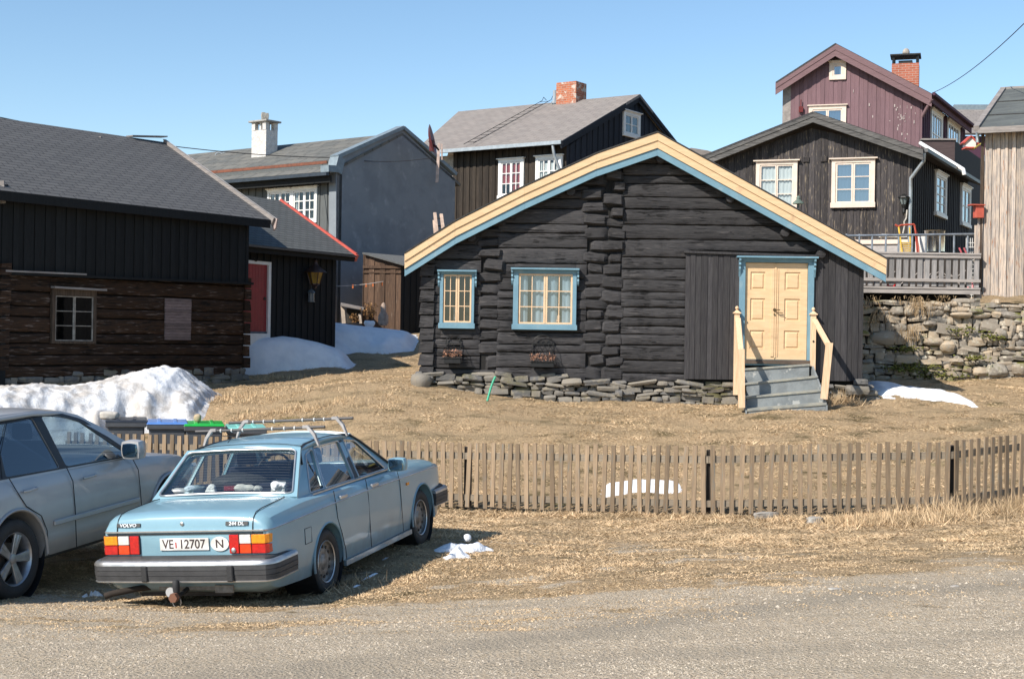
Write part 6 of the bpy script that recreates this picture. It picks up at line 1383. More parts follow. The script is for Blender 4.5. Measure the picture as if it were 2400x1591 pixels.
mb = MB(); mb.tube([W(2126, 492, 38.3), W(2124, 512, 38.3), W(2119, 520, 38.2), W(2120, 530, 38.2), W(2116, 548, 38.0)], .02, 6); tag(mb.build('rope_hook', mat('pale_rope_2', (.5, .46, .4))), 'pale cable hanging below the black carriage lamp', 'cable')
mb = MB(); mb.box(W(2093, 553, 36.5), (.65, .3, .07)); mb.box(W(2076, 575, 36.5), (.04, .04, .5)); mb.box(W(2110, 575, 36.5), (.04, .04, .5)); tag(mb.build('outdoor_table', WHT), 'small white table top behind the steel railing, left of the sledge', 'table')
# ================================================================== picket fence
FM = wood('picket_wood', (.285, .205, .132), (.205, .15, .098), var=.32, third=(.19, .175, .145), tlo=.54, thi=.7, bmp=.5)
FR = wood('rail_wood', (.26, .215, .16), (.20, .165, .125), vert=False, var=.1, bmp=.4); FP = wood('post_wood', (.045, .035, .03), (.03, .025, .02), var=.2)
path = [W(150, 1150, 22.4), W(1087, 1192, 20.7), W(1658, 1211, 19.4), W(2231, 1201, 19.1), W(2480, 1172, 20.0)]
for p in path: p.z = 0
tops_ = {0: W(150, 1012, 22.4).z, 1: W(1087, 1038, 20.7).z, 2: W(1658, 1045, 19.4).z, 3: W(2231, 1034, 19.1).z, 4: W(2480, 1006, 20.0).z}
fen = thing('picket_fence', 'low weathered picket fence running across behind the two cars', 'fence', (path[1].x, path[1].y, -.17)); pk_list = []
for i in range(4):
    a, b = path[i], path[i + 1]; L = (b - a).length; u_ = (b - a).normalized(); pl_ = Plane(a, u_); n_ = int(L / .1285)
    zt = lambda s: tops_[i] + (tops_[i + 1] - tops_[i]) * s / L; sec_h = .95
    for k in range(n_):
        s_ = (k + .5) * L / n_ + rng.uniform(-.004, .004); pk_list.append((pl_, s_, zt(s_) + rng.uniform(-.012, .012), rng.uniform(-.017, .017), i))
    for (lo, hi) in ((.14, .235), (.745, .835)):
        if i == 0 and False: continue
        nseg = max(1, round(L / 3.5)); 
        for j in range(nseg):
            s0_, s1__ = L * j / nseg + .004, L * (j + 1) / nseg - .004; mb = MB()
            mb.prism([(s0_, zt(s0_) - hi), (s1__, zt(s1__) - hi), (s1__, zt(s1__) - lo), (s0_, zt(s0_) - lo)], pl_.at, -.045, -.011, rng.random()); mb.build('rail', FR, fen)
posts = [(path[1], tops_[1]), (path[2], tops_[2]), (path[3], tops_[3])]
a, b = path[0], path[1]; posts += [(a.lerp(b, t), tops_[0] + (tops_[1] - tops_[0]) * t) for t in (.12, .42, .72)]
for p, zt_ in posts: mb = MB(); g = terz(p.x, p.y); mb.box((p.x + .05, p.y + .115, (g - .1 + zt_ - .06) / 2), (.11, .11, zt_ - .06 - g + .1), rng.uniform(-.1, .1)); mb.build('fence_post', FP, fen, bevel=.01)
pk_list.sort(key=lambda q: -(topx(q[0].at(q[1], q[2]))[0]))
def picket(mb, q):
    pl_, s_, z_, ln, i = q; w_ = .062; h_ = .94; c = pl_.at(s_, z_); g = terz(c.x, c.y); zb_ = max(z_ - h_ + rng.uniform(-.01, .02), g - .03)
    mb.prism([(s_ - w_ / 2 - ln, zb_), (s_ + w_ / 2 - ln, zb_), (s_ + w_ / 2 + ln, z_), (s_ - w_ / 2 + ln, z_)], pl_.at, -.010, .014, rng.random())
for q in pk_list[:98]: mb = MB(); picket(mb, q); mb.build('picket', FM, fen)
mb = MB()
for q in pk_list[98:]: picket(mb, q)
o = mb.build('picket', FM, fen); o['kind'] = 'stuff'
# ================================================================== refuse bins
BG = mat('dark_grey_plastic', (.085, .09, .10), (.07, .075, .085), scale=5, rough=.5)
def wheelie(cx, ylid, Y, rz, lidm, lab, ptop, tilt=R(0)):
    p = W(cx, ylid, Y); p.z -= ptop * 1.1; p.y += .12; Mx = T(p) @ Matrix.Rotation(rz, 4, 'Z') @ Matrix.Scale(1.1, 4); t = thing('wheelie_bin', lab, 'bin', mat=Mx, group='wheeled refuse bins behind the fence')
    H_ = ptop
    mb = MB(); q = lambda w_, d_, z_: [Vector((-w_, -d_, z_)), Vector((w_, -d_, z_)), Vector((w_, d_, z_)), Vector((-w_, d_, z_))]
    mb.hexa(q(.22, .26, .04) + q(.275, .33, H_ - .10)); mb.build('bin_body', BG, t, local=True, bevel=.02, seg=2)
    mb = MB(); mb.hexa(q(.30, .36, H_ - .13) + q(.305, .365, H_ - .06)); mb.build('bin_rim', BG, t, local=True, bevel=.01)
    mb = MB(); Rt = Matrix.Translation((0, .36, H_ - .055)) @ Matrix.Rotation(-tilt, 4, 'X'); 
    def lb(x, y, z): return Rt @ Vector((x, y - .36, z))
    mb.hexa([lb(-.31, -.37, 0), lb(.31, -.37, 0), lb(.31, .36, 0), lb(-.31, .36, 0), lb(-.29, -.34, .035), lb(.29, -.34, .035), lb(.29, .35, .045), lb(-.29, .35, .045)])
    for x in (-.12, .12): mb.hexa([lb(x - .03, -.34, .03), lb(x + .03, -.34, .03), lb(x + .03, .30, .04), lb(x - .03, .30, .04), lb(x - .025, -.32, .05), lb(x + .025, -.32, .05), lb(x + .025, .28, .06), lb(x - .025, .28, .06)])
    mb.build('bin_lid', lidm, t, local=True, bevel=.008, seg=2)
    mb = MB(); mb.tube([(-.24, .36, H_ - .05), (-.24, .43, H_ - .05), (.24, .43, H_ - .05), (.24, .36, H_ - .05)], .016, 8); mb.build('bin_handle', BG, t, local=True)
    for x in (-.25, .25): mb = MB(); mb.lathe([(.1, -.03), (.1, .03)], T((x, .28, .1)) @ Matrix.Rotation(math.pi / 2, 4, 'Y'), 16); mb.build('wheel', IRON, t, local=True)
    return t, Mx @ Rt @ Vector((0, -.36, .05))
lidK = mat('black_lid', (.03, .035, .045), rough=.35); lidB = mat('blue_lid', (.10, .22, .52), (.08, .18, .45), rough=.3); lidG = mat('green_lid', (.02, .38, .06), (.02, .32, .05), rough=.3); lidT = mat('turquoise_lid', (.22, .58, .52), (.18, .50, .46), rough=.35)
RZ = R(14)
t1, k1 = wheelie(292, 979, 23.9, RZ, lidK, 'grey wheelie bin with black lid and a pale rock lying on it', 1.09)
t2, k2 = wheelie(388, 984, 24.0, RZ, lidB, 'grey wheelie bin with the blue lid', 1.08)
t3, k3 = wheelie(474, 988, 24.1, RZ, lidG, 'grey wheelie bin with bright green lid and a small round stone on it', 1.075)
t4, k4 = wheelie(573, 996, 24.4, RZ, lidT, 'grey wheelie bin with turquoise lid behind the roof rack', 1.05)
mb = MB(); rock(mb, k1 + Vector((-.25, -.12, .045)), (.32, .24, .14), .1, .35, .08, hi=True); tag(mb.build('lid_stone', stonemat('pale_rock', (.48, .45, .40), (.44, .41, .37), (.56, .53, .48)), smooth=55), 'big pale rock weighing down the black bin lid', 'stone')
mb = MB(); rock(mb, k3 + Vector((-.10, -.04, .06)), (.13, .13, .14), .1, .1, .06, hi=True); tag(mb.build('lid_stone', stonemat('tan_rock', (.42, .33, .21), (.40, .31, .2), (.46, .37, .26)), smooth=55), 'small round tan stone on the green bin lid', 'stone')
# ================================================================== overhead wires
def wire(name, lab, pts, r, m):
    mb = MB(); mb.tube(pts, r, 5); tag(mb.build(name, m), lab, 'wire')
WR = mat('black_cable', (.03, .03, .035), rough=.6)
def sagline(a, b, sag, n=24): return [a.lerp(b, t) - Vector((0, 0, sag * 4 * t * (1 - t))) for t in np.linspace(0, 1, n)]
wire('overhead_wire', 'long thin cable crossing the sky above the barn to the grey house', sagline(W(-60, 263, 34), W(788, 370, 44), .25), .013, WR)
wire('overhead_wire', 'thin cable along the grey rendered gable to the pale post', sagline(W(788, 370, 43.6), W(1012, 370, 44.6), .12), .012, WR)
wire('overhead_wire', 'thin cable rising into the upper right sky from the plum house eave', sagline(W(2186, 218, 49.5), W(2420, 36, 30), .2), .011, WR)
# ================================================================== cars
def carpaint(name, c, c2=None, metal=0, dirt=None, rough=.3):
    m, nt, b = newmat(name); inp(b, 'Roughness', rough); inp(b, 'Metallic', metal); inp(b, 'Coat Weight', .5); inp(b, 'Coat Roughness', .09)
    t = tex(nt, 2.2, 6); col = mixc(nt, sst(nt, t.outputs[0], .35, .75), c, c2 or c)
    if dirt:
        tc = node(nt, 'ShaderNodeTexCoord'); s = node(nt, 'ShaderNodeSeparateXYZ'); nt.links.new(tc.outputs['Object'], s.inputs[0]); t2 = tex(nt, 6, 6)
        k = mth(nt, 'MULTIPLY', sst(nt, mth(nt, 'SUBTRACT', .62, s.outputs[2]), .0, .45), mth(nt, 'ADD', mth(nt, 'MULTIPLY', t2.outputs[0], .8), .1)); col = mixc(nt, k, col, dirt)
        nt.links.new(mth(nt, 'ADD', mth(nt, 'MULTIPLY', k, .5), rough), b.inputs['Roughness'])
    nt.links.new(col, b.inputs['Base Color']); return m
CARGL = glass_mat('car_glass', tint=(.86, .90, .88), refl=.06, rough=.01); CARGD = glass_mat('tinted_car_glass', tint=(.08, .11, .14), refl=.07, rough=.01); CARGM = glass_mat('green_car_glass', tint=(.40, .48, .50), refl=.08, rough=.01)
CHR = mat('bright_chrome', (.58, .565, .55), (.42, .42, .42), rough=.36, metal=.85); ALU = mat('dull_aluminium', (.62, .61, .60), (.5, .5, .5), rough=.38, metal=.85)
RUB = mat('black_rubber', (.028, .028, .03), (.02, .02, .02), rough=.75, bmp=.3, bscale=60); TRIM = mat('black_trim', (.02, .02, .022), rough=.45)
RUBG = mat('greyed_bumper_rubber', (.05, .05, .052), (.036, .036, .038), scale=10, rough=.6, bmp=.2, bscale=50)
NAVY = mat('dark_blue_upholstery', (.02, .026, .05), rough=.95); LREDM = mat('red_lens', (.55, .012, .01), (.40, .01, .01), scale=30, rough=.15, coat=1); LORG = mat('bright_red_lens', (.85, .06, .01), rough=.15, coat=1); LAMB = mat('amber_lens', (.85, .30, .01), (.72, .22, .01), scale=40, rough=.15, coat=1); LWHT = mat('clear_lens', (.72, .70, .66), (.55, .55, .52), scale=40, rough=.15, coat=1)
PLW = mat('plate_white', (.78, .76, .72), rough=.4); INK = mat('plate_ink', (.05, .03, .03), rough=.6)
def cat_(ys, v): # smooth interpolation
    return lambda y: float(np.interp(y, ys, v))
def loft(secs, close=True):
    """secs: list of half sections [(x,z)...] with y ; mirrored"""
    vs = []; fs = []; n = len(secs[0][1]) * 2 - 2
    for y, h in secs:
        loop = [(x, z) for x, z in h] + [(-x, z) for x, z in h[-2:0:-1]]
        vs += [Vector((x, y, z)) for x, z in loop]
    m = len(secs)
    for i in range(m - 1):
        for k in range(n): fs.append((i * n + k, i * n + (k + 1) % n, (i + 1) * n + (k + 1) % n, (i + 1) * n + k))
    if close: fs.append(tuple(range(n))); fs.append(tuple((m - 1) * n + k for k in reversed(range(n))))
    return vs, fs
def cut(o, cutters):
    for c in cutters:
        b = o.modifiers.new('cut', 'BOOLEAN'); b.operation = 'DIFFERENCE'; b.object = c; b.solver = 'EXACT'
    bpy.context.view_layer.update(); dg_ = bpy.context.evaluated_depsgraph_get(); me = bpy.data.meshes.new_from_object(o.evaluated_get(dg_)); o.modifiers.clear(); old = o.data; o.data = me
    me.shade_smooth(); me.set_sharp_from_angle(angle=R(32))
    for c in cutters: bpy.data.objects.remove(c)
def cyl_cutter(x0, x1, y, z, r):
    mb = MB(); mb.lathe([(r, x0), (r, x1)], T((0, y, z)) @ Matrix.Rotation(math.pi / 2, 4, 'Y'), 40); return mb.build('cutter', TRIM, None)
def refine(secs, per=4):
    out = []; n = len(secs)
    for i in range(n - 1):
        p0, p1, p2, p3 = secs[max(i - 1, 0)], secs[i], secs[i + 1], secs[min(i + 2, n - 1)]
        for k in range(per):
            t = k / per; y = p1[0] + (p2[0] - p1[0]) * t; row = []
            for j in range(len(p1[1])):
                q = []
                for c in (0, 1):
                    a, b, c_, d = p0[1][j][c], p1[1][j][c], p2[1][j][c], p3[1][j][c]; h1 = max(p2[0] - p1[0], 1e-6)
                    m1 = (c_ - a) / max(p2[0] - p0[0], 1e-6) * h1; m2 = (d - b) / max(p3[0] - p1[0], 1e-6) * h1
                    if (b - a) * (c_ - b) <= 0: m1 = 0
                    if (c_ - b) * (d - c_) <= 0: m2 = 0
                    t2, t3 = t * t, t * t * t; q.append((2 * t3 - 3 * t2 + 1) * b + (t3 - 2 * t2 + t) * m1 + (-2 * t3 + 3 * t2) * c_ + (t3 - t2) * m2)
                row.append(tuple(q))
            out.append((y, row))
    out.append(secs[-1]); return out
def text(parent, s, size, M, m, name, ext=.002, sx=1.0, bold=0):
    cu = bpy.data.curves.new(name, 'FONT'); cu.body = s; cu.size = size; cu.extrude = ext; cu.align_x = 'CENTER'; cu.align_y = 'CENTER'; cu.offset = bold
    o = bpy.data.objects.new(name + '_tmp', cu); COL.objects.link(o); bpy.context.view_layer.update(); me = bpy.data.meshes.new_from_object(o.evaluated_get(bpy.context.evaluated_depsgraph_get())); bpy.data.objects.remove(o)
    me.transform(M @ Matrix.Diagonal((sx, 1, 1, 1))); me.materials.clear(); me.materials.append(m); q = bpy.data.objects.new(name, me); COL.objects.link(q); q.parent = parent; WM[q.name] = WM[parent.name]; return q
def wheel(parent, x, y, z, r, w, side, rimf):
    """side +1: outer face towards +x"""
    Mx = T((x, y, z)) @ Matrix.Rotation(side * math.pi / 2, 4, 'Y')
    mb = MB(); h = w / 2; mb.lathe([(r * .64, -h * .8), (r * .80, -h), (r * .95, -h * .92), (r, -h * .7), (r, h * .7), (r * .95, h * .92), (r * .82, h), (r * .66, h * .86), (r * .63, h * .7)], Mx, 40, caps=False)
    mb.lathe([(r * .64, -h * .8), (r * .5, -h * .5), (.02, -h * .5)], Mx, 24, caps=False)
    ty = mb.build('wheel', RUB, parent, smooth=50, local=True); rimf(ty, Mx, r, h); return ty
# ------------------------------------------------ blue sedan
Rf = [3.3333, -2.515, 13.668, -2.443, .279, .038, -.052]
def rotm(yaw, pitch, roll):
    c, s = math.cos, math.sin
    Z = Matrix(((c(yaw), s(yaw), 0), (-s(yaw), c(yaw), 0), (0, 0, 1))); Xr = Matrix(((1, 0, 0), (0, c(pitch), -s(pitch)), (0, s(pitch), c(pitch)))); Yr = Matrix(((c(roll), 0, s(roll)), (0, 1, 0), (-s(roll), 0, c(roll)))); return Z @ Xr @ Yr
Bc = Matrix(((cr, 0, -sr), (0, 1, 0), (sr, 0, cr)))
M3 = Bc @ rotm(*Rf[4:7]); tv = Bc @ Vector(Rf[1:4]) + Vector((0, 0, CH)); MS = T(tv) @ M3.to_4x4()
sed = thing('sedan', 'light blue boxy four door sedan with roof rack seen from behind', 'car', mat=MS)
BLUE = carpaint('pale_blue_paint', (.205, .355, .43), (.185, .32, .39), dirt=(.16, .15, .14))
def sec(y, w, zt, cz, zb=.24, crown=.02, sh=1.0, tw=0):
    return (y, [(0, zt + crown), (w * .45, zt + crown * .8), (w * (.80 - tw), zt + .004), (w * .90, zt - .018), (w * .955, zt - .05), (w * .978, cz + .035), (w * .998, cz + .008), (w * 1.0, cz - .008), (w * 1.005, .66), (w * 1.0, .50), (w * .985, .36), (w * .95, zb), (w * .80, zb - .04), (0, zb - .04)])
S_ = [(-1.175, [(0, .805), (.36, .805), (.66, .805), (.72, .804), (.745, .803), (.755, .802), (.765, .80), (.768, .78), (.77, .70), (.768, .60), (.765, .50), (.74, .42), (.66, .40), (0, .40)])]
S_ += [(-1.165, [(0, .86), (.36, .86), (.68, .855), (.735, .845), (.76, .83), (.775, .815), (.785, .803), (.79, .785), (.79, .70), (.788, .58), (.785, .46), (.765, .38), (.66, .36), (0, .36)])]
S_ += [sec(-1.145, .805, .905, .800, .34), sec(-1.09, .822, .938, .802, .30), sec(-1.0, .83, .952, .806, .27), sec(-.7, .842, .972, .815, .25), sec(-.35, .85, .985, .824), sec(0, .856, .980, .832), sec(.6, .862, .972, .838), sec(1.2, .862, .962, .838), sec(1.75, .858, .957, .834), sec(2.1, .855, .952, .83), sec(2.6, .85, .935, .822), sec(3.05, .838, .905, .812), sec(3.28, .82, .88, .80), sec(3.36, .80, .84, .77, .34)]
vs, fs = loft(refine(S_, 3)); mb = MB(); mb.add(vs, fs)
body = mb.build('body', BLUE, None, smooth=32)
cut(body, [cyl_cutter(.52, 1.1, 0, .33, .345), cyl_cutter(-1.1, -.52, 0, .33, .345), cyl_cutter(.52, 1.1, 2.64, .33, .355), cyl_cutter(-1.1, -.52, 2.64, .33, .355)])
body.parent = sed; WM[body.name] = MS
for sx in (1, -1):   # arch lips and dark wells
    for y, r in ((0, .345), (2.64, .355)):
        mb = MB(); pts = [Vector((sx * (.852 if z > .5 else .848), y + r * math.cos(a), .33 + r * math.sin(a))) for a in np.linspace(R(-12), R(192), 26) for z in (.33 + r * math.sin(a),)]
        mb.tube(pts, .013, 6); mb.build('wheel_arch_lip', BLUE, sed, smooth=60, local=True)
        mb = MB(); mb.lathe([(r + .004, .50), (r + .004, .84)], T((0, y, .33)) @ Matrix.Rotation(sx * math.pi / 2, 4, 'Y'), 30, caps=False); mb.lathe([(r, .50), (.01, .50)], T((0, y, .33)) @ Matrix.Rotation(sx * math.pi / 2, 4, 'Y'), 30, caps=False); mb.build('wheel_well', TRIM, sed, local=True, fixn=False)
def steelrim(p, Mx, r, h):
    mb = MB(); rr = r * .64; mb.lathe([(rr, h * .75), (rr * .96, h * .55), (rr * .80, h * .40), (rr * .62, h * .52), (rr * .40, h * .50), (rr * .30, h * .62), (.0, h * .66)], Mx, 30, caps=False); sr_ = mat('silver_steel_rim', (.26, .25, .24), (.13, .12, .11), scale=14, rough=.5, metal=.5) if 'silver_steel_rim' not in bpy.data.materials else bpy.data.materials['silver_steel_rim']
    mb.m = 1
    for k in range(12): a = k * math.pi / 6; c = Mx @ Vector((rr * .72 * math.cos(a), rr * .72 * math.sin(a), h * .45)); mb.lathe([(rr * .08, 0), (rr * .08, .012)], T(c) @ Mx.to_3x3().to_4x4(), 8)
    mb.build('rim', [sr_, TRIM], p, local=True, smooth=30)
    mb = MB(); mb.lathe([(rr * 1.03, h * .80), (rr * 1.0, h * .9), (rr * .95, h * .82)], Mx, 36, caps=False); mb.build('rim_ring', ALU, p, smooth=60, local=True)
for sx in (1, -1):
    for y in (0, 2.64): wheel(sed, sx * .735, y, .307, .307, .19, sx, steelrim)
# greenhouse -----------------------------------------------------
gx_ = lambda z: .755 - (z - .955) * .40 - max(0, z - 1.25) * .25
def side_fn(sx, off=0): return lambda y, z, d: Vector((sx * (gx_(z) + d + off), y, z))
outer = [(-.44, .955), (-.40, .99), (.00, 1.30), (.09, 1.365), (.22, 1.392), (.5, 1.405), (.9, 1.405), (1.2, 1.39), (1.33, 1.37), (1.45, 1.30), (2.02, .955)]
def rnd_poly(p, r=.03, n=4):
    out = []; m = len(p)
    for i in range(m):
        a, b, c = Vector(p[i - 1]), Vector(p[i]), Vector(p[(i + 1) % m]); d1 = (a - b).normalized() * min(r, (a - b).length / 2.2); d2 = (c - b).normalized() * min(r, (c - b).length / 2.2)
        for k in range(n + 1): t = k / n; out.append(tuple((b + d1) * (1 - t) ** 2 + b * 2 * t * (1 - t) + (b + d2) * t ** 2))
    return out
wq_ = rnd_poly([(-.13, .975), (.19, .972), (.345, 1.345), (.13, 1.305)], .035); wr_ = rnd_poly([(.225, .972), (.945, .965), (1.0, 1.35), (.385, 1.352)], .03); wf_ = rnd_poly([(1.07, .965), (1.80, .96), (1.37, 1.315), (1.115, 1.352)], .03)
for sx in (1, -1):
    mb = MB(); mb.sheet(outer, [wq_, wr_, wf_], side_fn(sx), -.03, .0); mb.build('side_frame', BLUE, sed, local=True, smooth=30)
    for nm, w_ in (('quarter_window', wq_), ('rear_side_window', wr_), ('front_side_window', wf_)):
        mb = MB(); mb.add([side_fn(sx)(y, z, -.012) for y, z in w_], [tuple(range(len(w_)))]); g = mb.build(nm, CARGL, sed, local=True)
        mb = MB(); mb.tube([side_fn(sx)(y, z, .002) for y, z in w_ + w_[:2]], .008, 5, False); mb.build('window_trim', ALU, g, local=True)
    # B pillar dark, belt moulding, drip rail
    mb = MB(); mb.prism([(.965, .968), (1.055, .968), (1.10, 1.352), (1.01, 1.352)], side_fn(sx), .0, .004); mb.build('door_pillar', TRIM, sed, local=True)
    mb = MB(); mb.tube([side_fn(sx)(y, z, .012) for y, z in [(-.06, 1.24), (.02, 1.315), (.10, 1.372), (.22, 1.398), (.5, 1.412), (.9, 1.412), (1.2, 1.397), (1.34, 1.375), (1.47, 1.30), (2.02, .96)]], .012, 6); mb.build('drip_rail', TRIM, sed, local=True, smooth=60)
    mb = MB(); mb.beam(side_fn(sx)(-.14, .962, .02), side_fn(sx)(1.84, .955, .02), .03, .012); mb.build('belt_moulding', ALU, sed, local=True)
# roof
yr = [(.0, 1.385, .56), (.10, 1.415, .575), (.25, 1.435, .583), (.55, 1.452, .588), (.9, 1.452, .588), (1.15, 1.438, .585), (1.30, 1.415, .575), (1.38, 1.385, .56)]
mb = MB(); vs = []; nx_ = 13
for y, zc, hw in yr:
    for i in range(nx_):
        u_ = -1 + 2 * i / (nx_ - 1); z = zc - (.042) * abs(u_) ** 2.6; yy = y + (.045 * u_ * u_ if y > .7 else -.035 * u_ * u_ + .0) * (-1 if y > .7 else -1) ; vs.append(Vector((hw * u_, yy, z)))
fs = [(i * nx_ + k, i * nx_ + k + 1, (i + 1) * nx_ + k + 1, (i + 1) * nx_ + k) for i in range(len(yr) - 1) for k in range(nx_ - 1)]
mb.add(vs, fs); ro = mb.build('roof', BLUE, sed, smooth=60, local=True, fixn=False); so_ = ro.modifiers.new('solid', 'SOLIDIFY'); so_.thickness = .03; so_.offset = -1
# rear and front screens: a bilinear patch frame with a hole
def patch(bl, br_, tr_, tl_, bow):
    bl, br_, tr_, tl_ = map(Vector, (bl, br_, tr_, tl_)); n = (br_ - bl).cross(tl_ - bl).normalized()
    def f(u, v, d):
        p = (bl * (1 - u) + br_ * u) * (1 - v) + (tl_ * (1 - u) + tr_ * u) * v
        return p + n * (d + bow * (1 - (2 * u - 1) ** 2))
    return f
def dense(p, n=6): return [tuple(Vector(p[i]).lerp(Vector(p[(i + 1) % len(p)]), k / n)) for i in range(len(p)) for k in range(n)]
def screen(name, f, m, frame_m, inset, trim):
    a, b, c, d = inset; hole = rnd_poly([(a, b), (1 - a, b), (1 - c, 1 - d), (c, 1 - d)], .06, 4); hole = [q for i, p in enumerate(hole) for q in ([p] if i % 5 != 4 else [tuple(Vector(p).lerp(Vector(hole[(i + 1) % len(hole)]), t)) for t in (0, .2, .4, .6, .8)])]
    out_ = dense([(0, 0), (1, 0), (1, 1), (0, 1)], 8)
    mb = MB(); mb.sheet(out_, [hole], f, -.025, 0); mb.build(name + '_frame', frame_m, sed, local=True, smooth=30)
    nn = 10; mb = MB(); vs = []; 
    for j in range(2):
        for i in range(nn + 1):
            v = (b - .01) if j == 0 else (1 - d + .01); e = (a if j == 0 else c) - .01; vs.append(f(e + (1 - 2 * e) * i / nn, v, -.012))
    mb.add(vs, [(i, i + 1, nn + 2 + i, nn + 1 + i) for i in range(nn)]); g = mb.build(name, m, sed, local=True, smooth=60)
    mb = MB(); mb.tube([f(u_, v_, .004) for u_, v_ in hole + hole[:2]], trim, 6, False); mb.build('screen_trim', ALU, g, local=True, smooth=60)
    return g
rs_f = patch((-.735, -.43, .985), (.755, -.43, .985), (.615, .02, 1.395), (-.585, .02, 1.395), .03)
rg = screen('rear_window', rs_f, CARGL, BLUE, (.03, .055, .035, .06), .010)
mb = MB()
for k in range(15): v = .12 + .76 * k / 14; mb.tube([rs_f(u_, v, -.02) for u_ in np.linspace(.07, .93, 9)], .0012, 3, False)
mb.build('heater_lines', mat('heater_line', (.25, .22, .2)), rg, local=True)
fs_f = patch((.72, 2.04, .955), (-.72, 2.04, .955), (-.57, 1.34, 1.395), (.57, 1.34, 1.395), .05)
screen('windscreen', fs_f, CARGL, BLUE, (.03, .05, .03, .05), .008)
# trunk lid: shut lines, trim strip, letters
SHUT = mat('shut_line', (.012, .014, .016), rough=.8)
BT = lambda x, y: float(np.interp(y, [-1.09, -1.0, -.7, -.35, 0], [.942, .955, .972, .985, .975])) + .022 * (1 - (x / .80) ** 2) if abs(x) < .8 else 0
for sx in (1, -1):
    mb = MB(); xs_ = .665 * sx; mb.tube([Vector((xs_ * 1.005, -1.185, .66)), Vector((xs_, -1.180, .805)), Vector((xs_, -1.168, .862)), Vector((xs_, -1.143, .912)), Vector((xs_, -1.09, .951)), Vector((xs_, -.98, .967)), Vector((xs_, -.7, .983)), Vector((xs_ * .99, -.50, .993)), Vector((xs_ * .96, -.46, .995))], .0045, 5); mb.build('lid_shut_line', SHUT, sed, local=True)
mb = MB(); mb.beam((-.775, -1.182, .803), (.775, -1.182, .803), .016, .012); mb.build('lid_trim', ALU, sed, local=True)
mb = MB(); mb.beam((-.76, -1.180, .782), (.76, -1.180, .782), .012, .010); mb.build('lid_groove', SHUT, sed, local=True)
for sx in (1, -1):
    mb = MB(); mb.tube([Vector((sx * .775, -1.18, .803)), Vector((sx * .80, -1.155, .803))] + [Vector((sx * (w_ + .003), y, cz)) for y, w_, cz in ((-1.09, .822, .804), (-.7, .842, .816), (0, .856, .833), (.6, .862, .839), (1.2, .862, .839), (1.75, .858, .835), (2.6, .85, .823), (3.28, .82, .801))], .0065, 5); mb.build('side_moulding', ALU, sed, local=True)
    for pts in ([(.19, .95), (.20, .80), (.215, .68), (.30, .52), (.36, .36), (.37, .26)], [(1.01, .95), (1.015, .80), (1.02, .6), (1.02, .26)], [(1.90, .93), (1.93, .80), (1.94, .6), (1.95, .27)]):
        mb = MB(); mb.tube([Vector((sx * (.8635 if z < .86 else .848 - .0), y, z)) for y, z in pts], .004, 4, False); mb.build('door_shut_line', SHUT, sed, local=True)
    for y in (.30, 1.12):
        mb = MB(); mb.box((sx * .858, y + .09, .865), (.03, .17, .035)); mb.build('door_handle', ALU, sed, local=True, bevel=.006)
    mb = MB(); mb.box((sx * .835, 1.32, .215), (.03, 1.85, .05)); mb.build('sill', BLUE, sed, local=True)
for pts in ([(-.52, .70), (-.38, .70), (-.38, .56), (-.52, .56), (-.52, .70)],):
    mb = MB(); mb.tube([Vector((.852, y, z)) for y, z in pts], .003, 4, False); mb.build('fuel_flap_line', SHUT, sed, local=True)
mb = MB(); mb.box((.864, 2.16, .75), (.015, .07, .03)); mb.build('side_marker', LAMB, sed, local=True)
# tail lights
def tail(sx):
    t0 = .44; n = MB(); o = None
    def f(u, v, d):   # u from inner to outer, wraps round the corner
        x = t0 + u * .35; y = -1.183 + (0 if u < .93 else (u - .93) * .0)
        return Vector((sx * x, y - d, v))
    mb = MB(); mb.prism([(0, .602), (1.0, .602), (1.0, .772), (0, .772)], f, -.03, .006); base_ = mb.build('tail_light', TRIM, sed, local=True, bevel=.006)
    cells = [('red', 0, .27, .605, .769, LREDM), ('white', .285, .60, .690, .769, LWHT), ('stop', .285, .60, .605, .684, LORG), ('amber', .615, 1.0, .690, .769, LAMB), ('low', .615, 1.0, .605, .684, LREDM)]
    for nm, a, b, c, d, m_ in cells:
        mb = MB(); mb.prism([(a + .005, c), (b, c), (b, d), (a + .005, d)], f, .004, .018)
        if b == 1.0: mb.hexa([Vector((sx * (t0 + .345), -1.201, c)), Vector((sx * .812, -1.17, c)), Vector((sx * .822, -1.08, c)), Vector((sx * .77, -1.08, c)), Vector((sx * (t0 + .345), -1.201, d)), Vector((sx * .812, -1.17, d)), Vector((sx * .822, -1.08, d)), Vector((sx * .77, -1.08, d))])
        mb.build('lens', m_, base_, local=True, bevel=.005)
    if sx > 0: mb = MB(); mb.lathe([(.022, 0), (.022, .012), (.012, .02)], T((sx * (t0 + .045), -1.20, .635)) @ Matrix.Rotation(math.pi / 2, 4, 'X'), 14); mb.build('lock_knob', ALU, base_, local=True, smooth=40)
tail(1); tail(-1)
